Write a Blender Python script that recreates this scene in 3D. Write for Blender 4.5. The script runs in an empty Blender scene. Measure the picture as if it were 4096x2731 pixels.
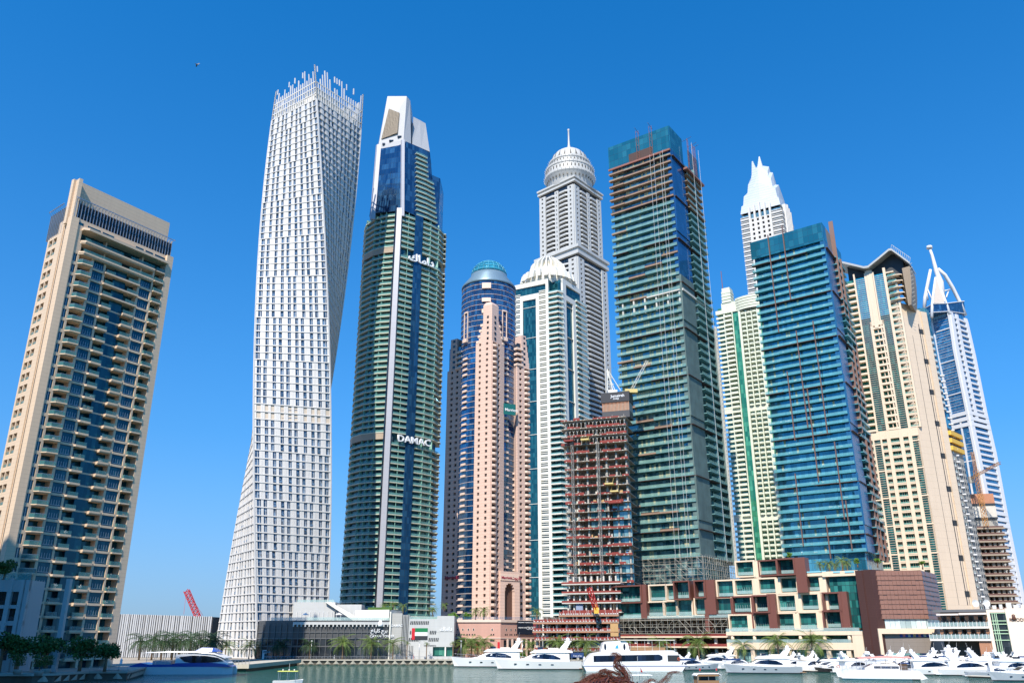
import bpy, math, random
from mathutils import Vector, Matrix
random.seed(7)
S = bpy.context.scene
R = math.radians
# ------------------------------------------------------------------ camera
FPX, CX, CY, HZ, CZ = 3337.0, 2048.0, 1365.5, 2560.0, 9.0
PITCH = math.atan((HZ - CY) / FPX)
cam_d = bpy.data.cameras.new("camera")
cam = bpy.data.objects.new("camera", cam_d)
S.collection.objects.link(cam)
cam.location = (0, 0, CZ)
cam.rotation_euler = (math.pi / 2 + PITCH, 0, 0)
cam_d.sensor_width = 36.0
cam_d.lens = 36.0 * FPX / 4096.0
cam_d.clip_start = 0.1
cam_d.clip_end = 9000
S.camera = cam
# ------------------------------------------------------------------ sky and sun
SUN_EL, SUN_AZ = R(46), R(197)     # azimuth clockwise from +Y
sdir = Vector((math.sin(SUN_AZ) * math.cos(SUN_EL), math.cos(SUN_AZ) * math.cos(SUN_EL), math.sin(SUN_EL)))
W = bpy.data.worlds.new("World")
S.world = W
W.use_nodes = True
wn = W.node_tree
sky = wn.nodes.new("ShaderNodeTexSky")
sky.sky_type = 'NISHITA'
sky.sun_disc = False
sky.sun_elevation = SUN_EL
sky.sun_rotation = SUN_AZ
sky.altitude = 0
sky.air_density = 1.0
sky.dust_density = 0.0
sky.ozone_density = 5.0
tc = wn.nodes.new('ShaderNodeTexCoord'); mpg = wn.nodes.new('ShaderNodeMapping'); mpg.inputs['Location'].default_value = (0, 0, .10)
wn.links.new(tc.outputs['Generated'], mpg.inputs[0]); wn.links.new(mpg.outputs[0], sky.inputs[0])
hs = wn.nodes.new("ShaderNodeHueSaturation")
hs.inputs['Saturation'].default_value = 1.42
hs.inputs['Value'].default_value = 1.4
wn.links.new(sky.outputs[0], hs.inputs['Color'])
# pale dusty air low over the horizon, in the sky itself
sx = wn.nodes.new('ShaderNodeSeparateXYZ'); wn.links.new(tc.outputs['Generated'], sx.inputs[0])
m1 = wn.nodes.new('ShaderNodeMath'); m1.operation = 'MULTIPLY'; m1.inputs[1].default_value = -5.0; wn.links.new(sx.outputs[2], m1.inputs[0])
m2 = wn.nodes.new('ShaderNodeMath'); m2.operation = 'EXPONENT'; wn.links.new(m1.outputs[0], m2.inputs[0])
m3 = wn.nodes.new('ShaderNodeMath'); m3.operation = 'MINIMUM'; m3.inputs[1].default_value = .92; wn.links.new(m2.outputs[0], m3.inputs[0])
mxs = wn.nodes.new('ShaderNodeMix'); mxs.data_type = 'RGBA'; mxs.inputs['B'].default_value = (1.7, 2.45, 3.2, 1); wn.links.new(m3.outputs[0], mxs.inputs['Factor']); wn.links.new(hs.outputs[0], mxs.inputs['A'])
wn.links.new(mxs.outputs['Result'], wn.nodes['Background'].inputs[0])
wn.nodes['Background'].inputs[1].default_value = 0.12
ld = bpy.data.lights.new("sun", 'SUN')
ld.energy = 4.3
ld.angle = R(0.5)
ld.color = (1.0, 0.93, 0.82)
lo = bpy.data.objects.new("sun", ld)
lo.rotation_euler = (-sdir).to_track_quat('-Z', 'Y').to_euler()
S.collection.objects.link(lo)
S.view_settings.view_transform = 'Standard'
S.view_settings.look = 'None'
S.view_settings.exposure = 0.62
S.view_settings.gamma = 1.0
S.cycles.max_bounces = 6
S.cycles.transparent_max_bounces = 8
S.cycles.use_denoising = True
S.cycles.caustics_reflective = False
S.cycles.caustics_refractive = False

# ------------------------------------------------------------------ back-projection helpers (image pixel positions -> metres)
_c, _s = math.cos(PITCH), math.sin(PITCH)
def ray(x, y):
    a = (x - CX) / FPX; b = (CY - y) / FPX
    return a, _c - _s * b, _s + _c * b
def aty(x, y, Y):
    a, b, z = ray(x, y); t = Y / b
    return a * t, Y, CZ + z * t
def atz(x, y, Z):
    a, b, z = ray(x, y); t = (Z - CZ) / z
    return a * t, b * t, Z

# ------------------------------------------------------------------ mesh helpers
class Fr:
    """facade frame: u along the wall (left to right seen from outside), z up, n outward"""
    def __init__(s, A, B):
        s.A = Vector(A[:2]); s.B = Vector(B[:2]); d = s.B - s.A
        s.L = d.length; s.d = d / s.L; s.n = Vector((s.d.y, -s.d.x))
    def p(s, u, z, n=0.0):
        q = s.A + s.d * u + s.n * n
        return (q.x, q.y, z)
    def px(s, x, y, n=0.0):
        a, b, c = ray(x, y)
        o = s.A + s.n * n
        t = s.n.dot(o) / (a * s.n.x + b * s.n.y)
        q = Vector((a * t, b * t))
        return (q - o).dot(s.d), CZ + c * t
    def u(s, x, y=1500, n=0.0): return s.px(x, y, n)[0]

BOXF = ((0, 1, 2, 3), (7, 6, 5, 4), (0, 4, 5, 1), (1, 5, 6, 2), (2, 6, 7, 3), (3, 7, 4, 0))
class MB:
    def __init__(s): s.v = []; s.f = []; s.m = []; s.sm = []
    def add(s, v, f, m=0, smooth=False):
        o = len(s.v); s.v += v; s.f += [tuple(i + o for i in q) for q in f]; s.m += [m] * len(f); s.sm += [smooth] * len(f)
        return s
    def fb(s, fr, u0, u1, z0, z1, n0, n1, m=0):
        P = fr.p
        return s.add([P(u0, z0, n0), P(u1, z0, n0), P(u1, z0, n1), P(u0, z0, n1), P(u0, z1, n0), P(u1, z1, n0), P(u1, z1, n1), P(u0, z1, n1)], BOXF, m)
    def box(s, x0, x1, y0, y1, z0, z1, m=0):
        return s.add([(x0, y0, z0), (x1, y0, z0), (x1, y1, z0), (x0, y1, z0), (x0, y0, z1), (x1, y0, z1), (x1, y1, z1), (x0, y1, z1)],
                     ((3, 2, 1, 0), (4, 5, 6, 7), (0, 1, 5, 4), (1, 2, 6, 5), (2, 3, 7, 6), (3, 0, 4, 7)), m)
    def loft(s, rings, m=0, smooth=False, cap=True, closed=True):
        k = len(rings[0]); v = [tuple(p) for r in rings for p in r]; f = []
        for i in range(len(rings) - 1):
            for j in range(k if closed else k - 1):
                j2 = (j + 1) % k
                f.append((i * k + j, i * k + j2, (i + 1) * k + j2, (i + 1) * k + j))
        s.add(v, f, m, smooth)
        if cap:
            o = len(s.v) - len(v)
            s.f.append(tuple(o + j for j in reversed(range(k)))); s.f.append(tuple(o + (len(rings) - 1) * k + j for j in range(k)))
            s.m += [m, m]; s.sm += [False, False]
        return s
    def prism(s, poly, z0, z1, m=0, smooth=False): return s.loft([[(x, y, z0) for x, y in poly], [(x, y, z1) for x, y in poly]], m, smooth)
    def lathe(s, c, prof, seg=24, m=0, smooth=True):
        return s.loft([[(c[0] + r * math.cos(2 * math.pi * j / seg), c[1] + r * math.sin(2 * math.pi * j / seg), z) for j in range(seg)] for r, z in prof], m, smooth)
    def tube(s, pts, r, seg=6, m=0, smooth=True):
        P = [Vector(p) for p in pts]; rings = []
        rs = r if isinstance(r, (list, tuple)) else [r] * len(P)
        for i, p in enumerate(P):
            t = (P[min(i + 1, len(P) - 1)] - P[max(i - 1, 0)])
            t = t.normalized() if t.length > 1e-9 else Vector((0, 0, 1))
            a = Vector((0, 0, 1)) if abs(t.z) < .9 else Vector((1, 0, 0))
            x = t.cross(a).normalized(); y = t.cross(x)
            rings.append([tuple(p + (x * math.cos(2 * math.pi * j / seg) + y * math.sin(2 * math.pi * j / seg)) * rs[i]) for j in range(seg)])
        return s.loft(rings, m, smooth)
    def bar(s, a, b, w, m=0): return s.tube([a, b], w * .7, 4, m, False)
    def chain(s, pts, n0, n1, z0, z1, m=0):
        """band following a polyline (left to right seen from outside), offset n0..n1 outward"""
        nn = []
        for i in range(len(pts)):
            a = Vector(pts[max(i - 1, 0)]); b = Vector(pts[min(i + 1, len(pts) - 1)]); d = (b - a).normalized(); nn.append(Vector((d.y, -d.x)))
        rings = []
        for p, n in zip(pts, nn):
            i_ = Vector(p) + n * n0; o_ = Vector(p) + n * n1
            rings.append([(i_.x, i_.y, z0), (o_.x, o_.y, z0), (o_.x, o_.y, z1), (i_.x, i_.y, z1)])
        return s.loft(rings, m)
    def join(s, o): return s.add(o.v, o.f, 0) if False else s._join(o)
    def _join(s, o):
        k = len(s.v); s.v += o.v; s.f += [tuple(i + k for i in q) for q in o.f]; s.m += o.m; s.sm += o.sm; return s

def mesh_of(name, mb, mats, off=(0, 0, 0)):
    me = bpy.data.meshes.new(name)
    ox, oy, oz = off
    me.from_pydata([(x - ox, y - oy, z - oz) for x, y, z in mb.v], [], mb.f)
    for m in (mats if isinstance(mats, (list, tuple)) else [mats]): me.materials.append(m)
    me.polygons.foreach_set('material_index', mb.m)
    me.polygons.foreach_set('use_smooth', mb.sm)
    me.update()
    return me
COL = S.collection
def obj(name, data, parent=None):
    o = bpy.data.objects.new(name, data); COL.objects.link(o)
    if parent is not None: o.parent = parent
    return o
def tag(o, label, cat, group=None, kind=None):
    o['label'] = label; o['category'] = cat
    if group: o['group'] = group
    if kind: o['kind'] = kind
    return o
def structure(name, mb, mats, kind='structure'):
    o = obj(name, mesh_of(name, mb, mats)); o['kind'] = kind; return o
class Thing:
    def __init__(s, name, label, cat, loc, group=None):
        s.o = bpy.data.objects.new(name, None); COL.objects.link(s.o); s.o.location = loc; s.loc = Vector(loc); s.o.empty_display_size = .5
        tag(s.o, label, cat, group)
    def part(s, name, mb, mats, parent=None, label=None):
        o = obj(name, mesh_of(name, mb, mats, s.loc), parent or s.o)
        if label: o['label'] = label
        return o
    def units(s, name, lst, mats, cap=100):
        if not lst: return
        key = lambda mb: sum((Vector(mb.v[i]) - Vector((0, 0, CZ))).length for i in (0, len(mb.v) // 2))
        lst = sorted(lst, key=key)
        for mb in lst[:cap]: s.part(name, mb, mats)
        if len(lst) > cap:
            r = MB()
            for mb in lst[cap:]: r._join(mb)
            s.part(name, r, mats)['kind'] = 'stuff'
    def text(s, txt, fr, u0, z0, size, n, mat, ext=.15, name='lettering', shear=0.0, wide=1.0, align='LEFT'):
        cu = bpy.data.curves.new(name, 'FONT'); cu.body = txt; cu.size = size; cu.extrude = ext; cu.resolution_u = 2; cu.shear = shear; cu.align_x = align
        cu.offset = size * .012
        cu.materials.append(mat)
        tmp = bpy.data.objects.new('tmp', cu); COL.objects.link(tmp); bpy.context.view_layer.update()
        me = bpy.data.meshes.new_from_object(tmp.evaluated_get(bpy.context.evaluated_depsgraph_get()))
        bpy.data.objects.remove(tmp); me.name = name
        if not me.materials: me.materials.append(mat)
        o = obj(name, me, s.o)
        d = fr.d; nn = fr.n
        M = Matrix(((d.x * wide, 0, nn.x, 0), (d.y * wide, 0, nn.y, 0), (0, 1, 0, 0), (0, 0, 0, 1)))
        o.matrix_local = Matrix.Translation(Vector(fr.p(u0, z0, n)) - s.loc) @ M
        return o

# ------------------------------------------------------------------ materials
def _base(name):
    m = bpy.data.materials.new(name); m.use_nodes = True; nt = m.node_tree
    return m, nt, nt.nodes['Principled BSDF']
def _spec(b, v): b.inputs['Specular IOR Level'].default_value = v
def N(nt, t, **k):
    n = nt.nodes.new(t)
    for a, v in k.items(): setattr(n, a, v)
    return n
def math_(nt, op, a, b=None, c=None):
    n = N(nt, 'ShaderNodeMath', operation=op)
    for i, v in enumerate((a, b, c)):
        if v is None: continue
        if isinstance(v, (int, float)): n.inputs[i].default_value = v
        else: nt.links.new(v, n.inputs[i])
    return n.outputs[0]
def mat(name, col, rough=.6, metal=0., var=.12, scale=.15, streak=.0, lines=0., vlines=0., lw=.06, ldark=.55, bump=0., spec=.5):
    """weathered solid: large soft blotches, vertical rain streaks, panel joints every `lines` metres of height / `vlines` metres of run"""
    m, nt, b = _base(name)
    g = N(nt, 'ShaderNodeNewGeometry'); pos = g.outputs['Position']
    no = N(nt, 'ShaderNodeTexNoise'); no.inputs['Scale'].default_value = scale; no.inputs['Detail'].default_value = 5
    nt.links.new(pos, no.inputs['Vector'])
    f = math_(nt, 'MULTIPLY_ADD', no.outputs[0], 2 * var, 1 - var)
    if streak:
        mp = N(nt, 'ShaderNodeMapping'); mp.inputs['Scale'].default_value = (1.3, 1.3, .04); nt.links.new(pos, mp.inputs[0])
        n2 = N(nt, 'ShaderNodeTexNoise'); n2.inputs['Scale'].default_value = 1.0; n2.inputs['Detail'].default_value = 3; nt.links.new(mp.outputs[0], n2.inputs['Vector'])
        f = math_(nt, 'MULTIPLY', f, math_(nt, 'MULTIPLY_ADD', n2.outputs[0], 2 * streak, 1 - streak))
    sp = N(nt, 'ShaderNodeSeparateXYZ'); nt.links.new(pos, sp.inputs[0])
    if lines:
        fr_ = math_(nt, 'FRACT', math_(nt, 'DIVIDE', sp.outputs[2], lines))
        l = math_(nt, 'LESS_THAN', fr_, lw / lines)
        f = math_(nt, 'MULTIPLY', f, math_(nt, 'MULTIPLY_ADD', l, ldark - 1, 1.0))
    if vlines:
        cr = N(nt, 'ShaderNodeVectorMath', operation='CROSS_PRODUCT'); nt.links.new(g.outputs['True Normal'], cr.inputs[0]); cr.inputs[1].default_value = (0, 0, 1)
        dt = N(nt, 'ShaderNodeVectorMath', operation='DOT_PRODUCT'); nt.links.new(cr.outputs[0], dt.inputs[0]); nt.links.new(pos, dt.inputs[1])
        fr_ = math_(nt, 'FRACT', math_(nt, 'DIVIDE', dt.outputs['Value'], vlines))
        l = math_(nt, 'LESS_THAN', fr_, lw / vlines)
        f = math_(nt, 'MULTIPLY', f, math_(nt, 'MULTIPLY_ADD', l, ldark - 1, 1.0))
    mx = N(nt, 'ShaderNodeVectorMath', operation='SCALE'); mx.inputs[0].default_value = col[:3]; nt.links.new(f, mx.inputs['Scale'])
    nt.links.new(mx.outputs[0], b.inputs['Base Color'])
    b.inputs['Roughness'].default_value = rough; b.inputs['Metallic'].default_value = metal; _spec(b, spec)
    if bump:
        bp = N(nt, 'ShaderNodeBump'); bp.inputs['Strength'].default_value = bump; bp.inputs['Distance'].default_value = .02
        n3 = N(nt, 'ShaderNodeTexNoise'); n3.inputs['Scale'].default_value = 6; nt.links.new(pos, n3.inputs['Vector'])
        nt.links.new(n3.outputs[0], bp.inputs['Height']); nt.links.new(bp.outputs[0], b.inputs['Normal'])
    return m
def glass(name, dark, light, rough=.07, ior=1.9, cell=(1.5, 3.6), tint=(1, 1, 1), lightp=.25, mull=True, metal=0.0, wav=.02):
    """coated facade glass: every pane has its own blind / room brightness, thin mullions, slightly warped reflection"""
    m, nt, b = _base(name)
    g = N(nt, 'ShaderNodeNewGeometry'); pos = g.outputs['Position']
    cr = N(nt, 'ShaderNodeVectorMath', operation='CROSS_PRODUCT'); nt.links.new(g.outputs['True Normal'], cr.inputs[0]); cr.inputs[1].default_value = (0, 0, 1)
    dt = N(nt, 'ShaderNodeVectorMath', operation='DOT_PRODUCT'); nt.links.new(cr.outputs[0], dt.inputs[0]); nt.links.new(pos, dt.inputs[1])
    sp = N(nt, 'ShaderNodeSeparateXYZ'); nt.links.new(pos, sp.inputs[0])
    uc = math_(nt, 'DIVIDE', dt.outputs['Value'], cell[0]); zc = math_(nt, 'DIVIDE', sp.outputs[2], cell[1])
    cb = N(nt, 'ShaderNodeCombineXYZ'); nt.links.new(math_(nt, 'FLOOR', uc), cb.inputs[0]); nt.links.new(math_(nt, 'FLOOR', zc), cb.inputs[1])
    wn_ = N(nt, 'ShaderNodeTexWhiteNoise', noise_dimensions='2D'); nt.links.new(cb.outputs[0], wn_.inputs['Vector'])
    pw = math_(nt, 'POWER', wn_.outputs['Value'], 1 / max(lightp, .01) * .5)
    mix = N(nt, 'ShaderNodeMix', data_type='RGBA'); mix.inputs['A'].default_value = (*dark, 1); mix.inputs['B'].default_value = (*light, 1)
    nt.links.new(pw, mix.inputs['Factor'])
    out = mix.outputs['Result']
    if mull:
        l = math_(nt, 'MAXIMUM', math_(nt, 'LESS_THAN', math_(nt, 'FRACT', uc), .07 / cell[0]), math_(nt, 'LESS_THAN', math_(nt, 'FRACT', zc), .12 / cell[1]))
        m2 = N(nt, 'ShaderNodeMix', data_type='RGBA'); m2.inputs['B'].default_value = (.03, .04, .05, 1); nt.links.new(l, m2.inputs['Factor']); nt.links.new(out, m2.inputs['A'])
        out = m2.outputs['Result']
    nt.links.new(out, b.inputs['Base Color'])
    b.inputs['Roughness'].default_value = rough; b.inputs['IOR'].default_value = ior; b.inputs['Metallic'].default_value = metal
    b.inputs['Specular Tint'].default_value = (*tint, 1)
    no = N(nt, 'ShaderNodeTexNoise'); no.inputs['Scale'].default_value = .35; no.inputs['Detail'].default_value = 2; nt.links.new(pos, no.inputs['Vector'])
    ad = N(nt, 'ShaderNodeVectorMath', operation='ADD'); nt.links.new(no.outputs['Color'], ad.inputs[0])
    w2 = N(nt, 'ShaderNodeVectorMath', operation='SCALE'); nt.links.new(wn_.outputs['Color'], w2.inputs[0]); w2.inputs['Scale'].default_value = .6; nt.links.new(w2.outputs[0], ad.inputs[1])
    sb = N(nt, 'ShaderNodeVectorMath', operation='SUBTRACT'); nt.links.new(ad.outputs[0], sb.inputs[0]); sb.inputs[1].default_value = (.8, .8, .8)
    sc = N(nt, 'ShaderNodeVectorMath', operation='SCALE'); nt.links.new(sb.outputs[0], sc.inputs[0]); sc.inputs['Scale'].default_value = wav
    a2 = N(nt, 'ShaderNodeVectorMath', operation='ADD'); nt.links.new(g.outputs['Normal'], a2.inputs[0]); nt.links.new(sc.outputs[0], a2.inputs[1])
    nz = N(nt, 'ShaderNodeVectorMath', operation='NORMALIZE'); nt.links.new(a2.outputs[0], nz.inputs[0]); nt.links.new(nz.outputs[0], b.inputs['Normal'])
    return m
def clear(name, col, alpha=.5, rough=.05):
    m, nt, b = _base(name)
    b.inputs['Base Color'].default_value = (*col, 1); b.inputs['Roughness'].default_value = rough; b.inputs['Alpha'].default_value = alpha
    no = N(nt, 'ShaderNodeTexNoise'); no.inputs['Scale'].default_value = .4
    g = N(nt, 'ShaderNodeNewGeometry'); nt.links.new(g.outputs['Position'], no.inputs['Vector'])
    nt.links.new(math_(nt, 'MULTIPLY_ADD', no.outputs[0], .3, alpha - .15), b.inputs['Alpha'])
    return m

m_cream = mat('cream_stone', (.66, .50, .35), .7, var=.06, streak=.07, lines=1.2, vlines=0, ldark=.75, lw=.07)
m_white = mat('white_panel', (.72, .71, .69), .45, var=.05, streak=.06)
m_offw = mat('ivory_render', (.78, .75, .66), .6, var=.06, streak=.08)
m_grey = mat('grey_stone', (.42, .41, .38), .7, var=.1, streak=.12, lines=.9, ldark=.8, lw=.06)
m_pink = mat('pink_granite', (.70, .50, .41), .6, var=.05, streak=.05, lines=1.65, lw=.5, ldark=.9)
m_pink2 = mat('pink_stone', (.55, .31, .24), .7, var=.07, streak=.08, lines=1.2, ldark=.85)
m_conc = mat('concrete', (.36, .34, .30), .85, var=.2, scale=.5, streak=.2)
m_concw = mat('pale_concrete', (.58, .54, .47), .85, var=.16, scale=.4, streak=.15)
m_brown = mat('brown_cladding', (.17, .062, .045), .45, var=.08, streak=.05)
m_peach = mat('peach_render', (.78, .60, .43), .7, var=.06, streak=.08)
m_beige = mat('beige_panel', (.68, .54, .40), .6, var=.05, streak=.06, lines=3.7, ldark=.8, lw=.12)
m_gunit = mat('green_white_render', (.64, .67, .54), .6, var=.06, streak=.1)
m_steel = mat('steel', (.55, .56, .57), .35, .8, var=.1)
m_dark = mat('dark_frame', (.03, .035, .04), .5, var=.2)
m_dgrey = mat('dark_grey_panel', (.085, .085, .085), .35, var=.1, vlines=1.5, lines=1.3, ldark=.5, lw=.07)
m_red = mat('red_safety_mesh', (.24, .04, .03), .8, var=.3, scale=1.2)
m_rust = mat('rust_brown_steel', (.26, .10, .07), .6, var=.2, scale=.8)
m_scaf = mat('scaffold_tube', (.50, .46, .38), .5, .3, var=.3, scale=1.)
m_yel = mat('yellow_formwork', (.75, .45, .06), .6, var=.12, scale=.6)
m_ply = mat('plywood', (.50, .30, .13), .8, var=.2, scale=.8)
m_tealr = mat('teal_floor_edge', (.10, .30, .35), .35, var=.1)
m_blue = mat('blue_panel', (.02, .11, .24), .2, .0, var=.15, lines=3.7, vlines=1.2, ldark=.6, lw=.08)
m_net = mat('dark_netting', (.10, .15, .14), .7, var=.45, scale=.25, streak=.25)
m_textw = mat('white_letters', (.85, .85, .85), .4, var=.02)
m_textr = mat('red_letters', (.32, .02, .05), .4, var=.02)
m_textb = mat('brown_letters', (.12, .05, .03), .4, var=.02)
m_black = mat('black_sheet', (.03, .03, .035), .6, var=.15)
m_blue_rail = mat('blue_railing', (.05, .22, .42), .4, var=.1)

g_teal = glass('teal_window_glass', (.006, .055, .075), (.10, .26, .28), tint=(.55, .95, 1.), cell=(1.6, 3.7))
g_blue = glass('blue_window_glass', (.006, .07, .12), (.08, .30, .42), tint=(.45, .9, 1.), cell=(1.5, 3.7), ior=2.4, wav=.05, lightp=.35)
g_deep = glass('deep_blue_glass', (.006, .025, .07), (.03, .10, .2), tint=(.5, .75, 1.), cell=(1.5, 3.6), ior=2.1)
g_dark = glass('dark_window_glass', (.008, .012, .016), (.06, .07, .08), cell=(1.6, 3.6), ior=1.6)
g_lteal = glass('left_tower_glass', (.004, .04, .065), (.02, .10, .13), tint=(.35, .8, 1.), cell=(1.1, 3.6), ior=1.6, mull=False)
g_green = glass('green_window_glass', (.006, .08, .055), (.08, .28, .2), tint=(.6, 1., .85), cell=(1.5, 3.4), ior=1.8)
g_shop = glass('shop_glass', (.01, .08, .08), (.25, .5, .48), tint=(.7, 1., 1.), cell=(2.2, 4), ior=1.6)
g_sky = glass('sky_blue_glass', (.012, .12, .26), (.06, .35, .55), tint=(.55, .9, 1.), cell=(1.5, 3.7), ior=2.5)
r_teal = clear('teal_balustrade', (.20, .46, .46), .42)
r_cream = clear('sea_green_balustrade', (.10, .27, .27), .42)
r_green = clear('green_balustrade', (.17, .40, .37), .45)
r_clear = clear('clear_balustrade', (.45, .6, .58), .4)
r_blue = clear('blue_balustrade', (.18, .48, .52), .4)
# ================================================================== facade helpers
def fpoly(mb, fr, pts, z0, z1, m=0):
    return mb.loft([[fr.p(u, z0, n) for u, n in pts], [fr.p(u, z1, n) for u, n in pts]], m)
def win_wall(wall, wins, fr, u0, u1, z0, n, fh, opens, d=.35, sill=1.0, head=2.7, back=0., div=0, wm=0):
    """solid wall n = back..d with a window opening per floor in each (a, b) range"""
    ops = sorted(opens); x = u0; z1 = z0 + n * fh
    for a, b in ops:
        if a > x: wall.fb(fr, x, a, z0, z1, back, d)
        for i in range(n):
            z = z0 + i * fh
            wall.fb(fr, a, b, z, z + sill, back, d - .01)
            wall.fb(fr, a, b, z + head, z + fh, back, d - .01)
            w = MB(); w.fb(fr, a + .01, b - .01, z + sill, z + head, back, back + .05, wm)
            for k in range(div):
                c = a + (b - a) * (k + 1) / (div + 1); w.fb(fr, c - .06, c + .06, z + sill, z + head, back + .05, back + .12, wm + 1)
            wins.append(w)
        x = b
    if u1 > x: wall.fb(fr, x, u1, z0, z1, back, d)
def balc(lst, fr, u0, u1, z, p, dep=0., slab=.3, rail=1.1, rm=1, sides=True, post=0.):
    """balcony: slab from n=-dep to p, glass or solid rail on its edge"""
    b = MB(); b.fb(fr, u0, u1, z, z + slab, -dep, p)
    b.fb(fr, u0, u1, z + slab, z + slab + rail, p - .08, p - .02, rm)
    if sides and p > .3:
        b.fb(fr, u0, u0 + .06, z + slab, z + slab + rail, 0, p - .1, rm); b.fb(fr, u1 - .06, u1, z + slab, z + slab + rail, 0, p - .1, rm)
    lst.append(b); return b
def rect(C, L, Rr, inset=0.):
    c, l, r = Vector(C[:2]), Vector(L[:2]), Vector(Rr[:2])
    a, b = (l - c).normalized() * inset, (r - c).normalized() * inset
    P = [c + a + b, r + a - b, l + r - c - a - b, l - a + b]
    return [(p.x, p.y) for p in P]

# ================================================================== cream tower at the left edge
def tower_cream():
    C, Rt, L = (-133.1, 225), (-114.4, 254.8), (-145.5, 234.7)
    T = Thing('apartment_tower', 'cream stone apartment tower with balconies and a dark louvred top, at the left edge', 'building', (-133, 236, 2), 'towers round the marina')
    f = Fr(C, Rt); g = Fr(L, C); fh = 3.6; z0 = 4.0; n = 34
    zt = z0 + n * fh      # 126.4
    core = MB(); core.prism(rect(C, L, Rt, 2.2), 1.8, 133); T.part('glazing', core, g_lteal)
    wall = MB(); wins = []; bal = []; U = lambda x: f.u(x)
    a0, a1, a2 = 0, U(200), U(217); b0, b1 = U(226), U(279)
    c0, c1 = U(290), U(339); d0, d1 = U(341), U(390); e1 = U(444); h1 = U(494); i0, i1 = U(499), U(545); j0, j1 = U(552), U(590)
    # solid corner piers
    wall.fb(f, 0, a1, 1.8, 130, -2.2, 0); wall.fb(f, a2, b0, 1.8, zt - 3.6, -2.2, 0); wall.fb(f, j1, f.L, 1.8, 130, -2.2, .9)
    wall.fb(f, b1, c0, 1.8, zt - 7.2, -2.2, .25); wall.fb(f, c1 - .2, d0 + .35, 1.8, zt - 7.2, -2.2, .1); wall.fb(f, i0 - .7, i0, 1.8, zt - 7.2, -2.2, .2)
    wall.fb(f, i1, j0, 1.8, zt - 3.6, -2.2, .3)
    wall.fb(f, a1, j1, zt + .4, 130, -2.2, -.02); wall.fb(f, a1, a2, zt - 7.2, zt + .4, -2.2, -.02)
    for i in range(n):
        z = z0 + i * fh; top = i >= n - 2
        wall.fb(f, a1, a2, z - .5, z + .5, -2.2, -.03)
        w = MB(); w.fb(f, a1, a2, z + .5, z + fh - .5, -.4, -.3); w.fb(f, (a1 + a2) / 2 - .05, (a1 + a2) / 2 + .05, z + .5, z + fh - .5, -.3, -.2, 1); wins.append(w)
        if not top:
            b = MB(); m_ = (b0 + b1) / 2
            pts = [(b0 - .3, -2.2), (b0 - .3, .1), (b0 + .5, 1.5), (b1 - .3, 2.0), (b1 + .1, .2), (b1 + .1, -2.2)]
            fpoly(b, f, pts, z + .05, z + .35); fpoly(b, f, [(u * .94 + m_ * .06, v * .8 - .2) for u, v in pts], z - .2, z + .05)
            for (p, q) in zip(pts[1:4], pts[2:5]):
                r_ = Fr(f.p(p[0], 0, p[1])[:2], f.p(q[0], 0, q[1])[:2]); b.fb(r_, 0, r_.L, z + .35, z + 1.45, -.14, -.08, 1); b.fb(r_, 0, r_.L, z + 1.45, z + 1.52, -.16, -.06, 2)
            bal.append(b)
            for (p, q) in ((c0, c1), (i0, i1)):
                w = MB(); w.fb(f, p, q, z + .5, z + fh - .1, -.15, -.05)
                for k in range(4): c = p + (q - p) * (k + .9) / 5; w.fb(f, c - .035, c + .035, z + .9, z + 2.3, -.05, .03, 1)
                w.fb(f, p + .3, q - .3, z + .9, z + .97, -.05, .04, 1)
                wins.append(w)
                wall.fb(f, p, q, z - .15, z + .5, -2.2, .35)
            if i in (n - 3, n - 4, n - 5):
                b = balc(bal, f, d0, h1, z, 1.0, 2.2, .5, .0); b.fb(f, d0 + .3, d0 + (d1 - d0) * .9, z + .5, z + 1.5, .85, .92, 1); b.fb(f, h1 - (h1 - e1), h1 - .2, z + .5, z + 1.5, .85, .92, 1)
            else:
                b = MB(); pts = [(d0, -2.2), (d0, .3), (d0 + .5, .8), (d1, .8), (d1, -2.2)]; fpoly(b, f, pts, z - .1, z + .45); fpoly(b, f, [(u, v - .25) for u, v in pts], z - .25, z - .1)
                b.fb(f, d0 + .6, d1, z + .45, z + 1.5, .65, .72, 1); bal.append(b)
                b = MB(); pts = [(e1, -2.2), (e1, .8), (h1 - .6, .8), (h1, .3), (h1, -2.2)]; fpoly(b, f, pts, z - .1, z + .45); fpoly(b, f, [(u, v - .25) for u, v in pts], z - .4, z - .1)
                b.fb(f, e1, h1 - .6, z + .45, z + 1.5, .65, .72, 1); bal.append(b)
                wall.fb(f, d1, e1, z - .1, z + .35, -2.2, -.6)
            w = MB(); w.fb(f, d1, e1, z + .35, z + fh - .1, -.75, -.65); wins.append(w)
        else:
            b = MB(); pts = [(b0 - .5, -2.2), (b0 - .5, .3), (b0 + .4, 1.6), (j0 - .5, 1.2), (j0 - .5, -2.2)]; fpoly(b, f, pts, z - .1, z + .45); fpoly(b, f, [(u, v - .3) for u, v in pts], z - .5, z - .1)
            b.fb(f, b0 + .4, d1 + 1, z + .45, z + 1.5, 1.0, 1.07, 1); b.fb(f, e1 - .5, j0 - .8, z + .45, z + 1.5, 1.0, 1.07, 1); bal.append(b)
            wall.fb(f, d0 - .6, d0 - .2, z, z + fh, -2.2, -.5); wall.fb(f, h1 + .2, h1 + .7, z, z + fh, -2.2, -.5)
        b = balc(bal, f, j0, j1 - .1, z, 1.1, 2.2, .4, 1.05)
    fur = []; rnd = random.Random(6)
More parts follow.
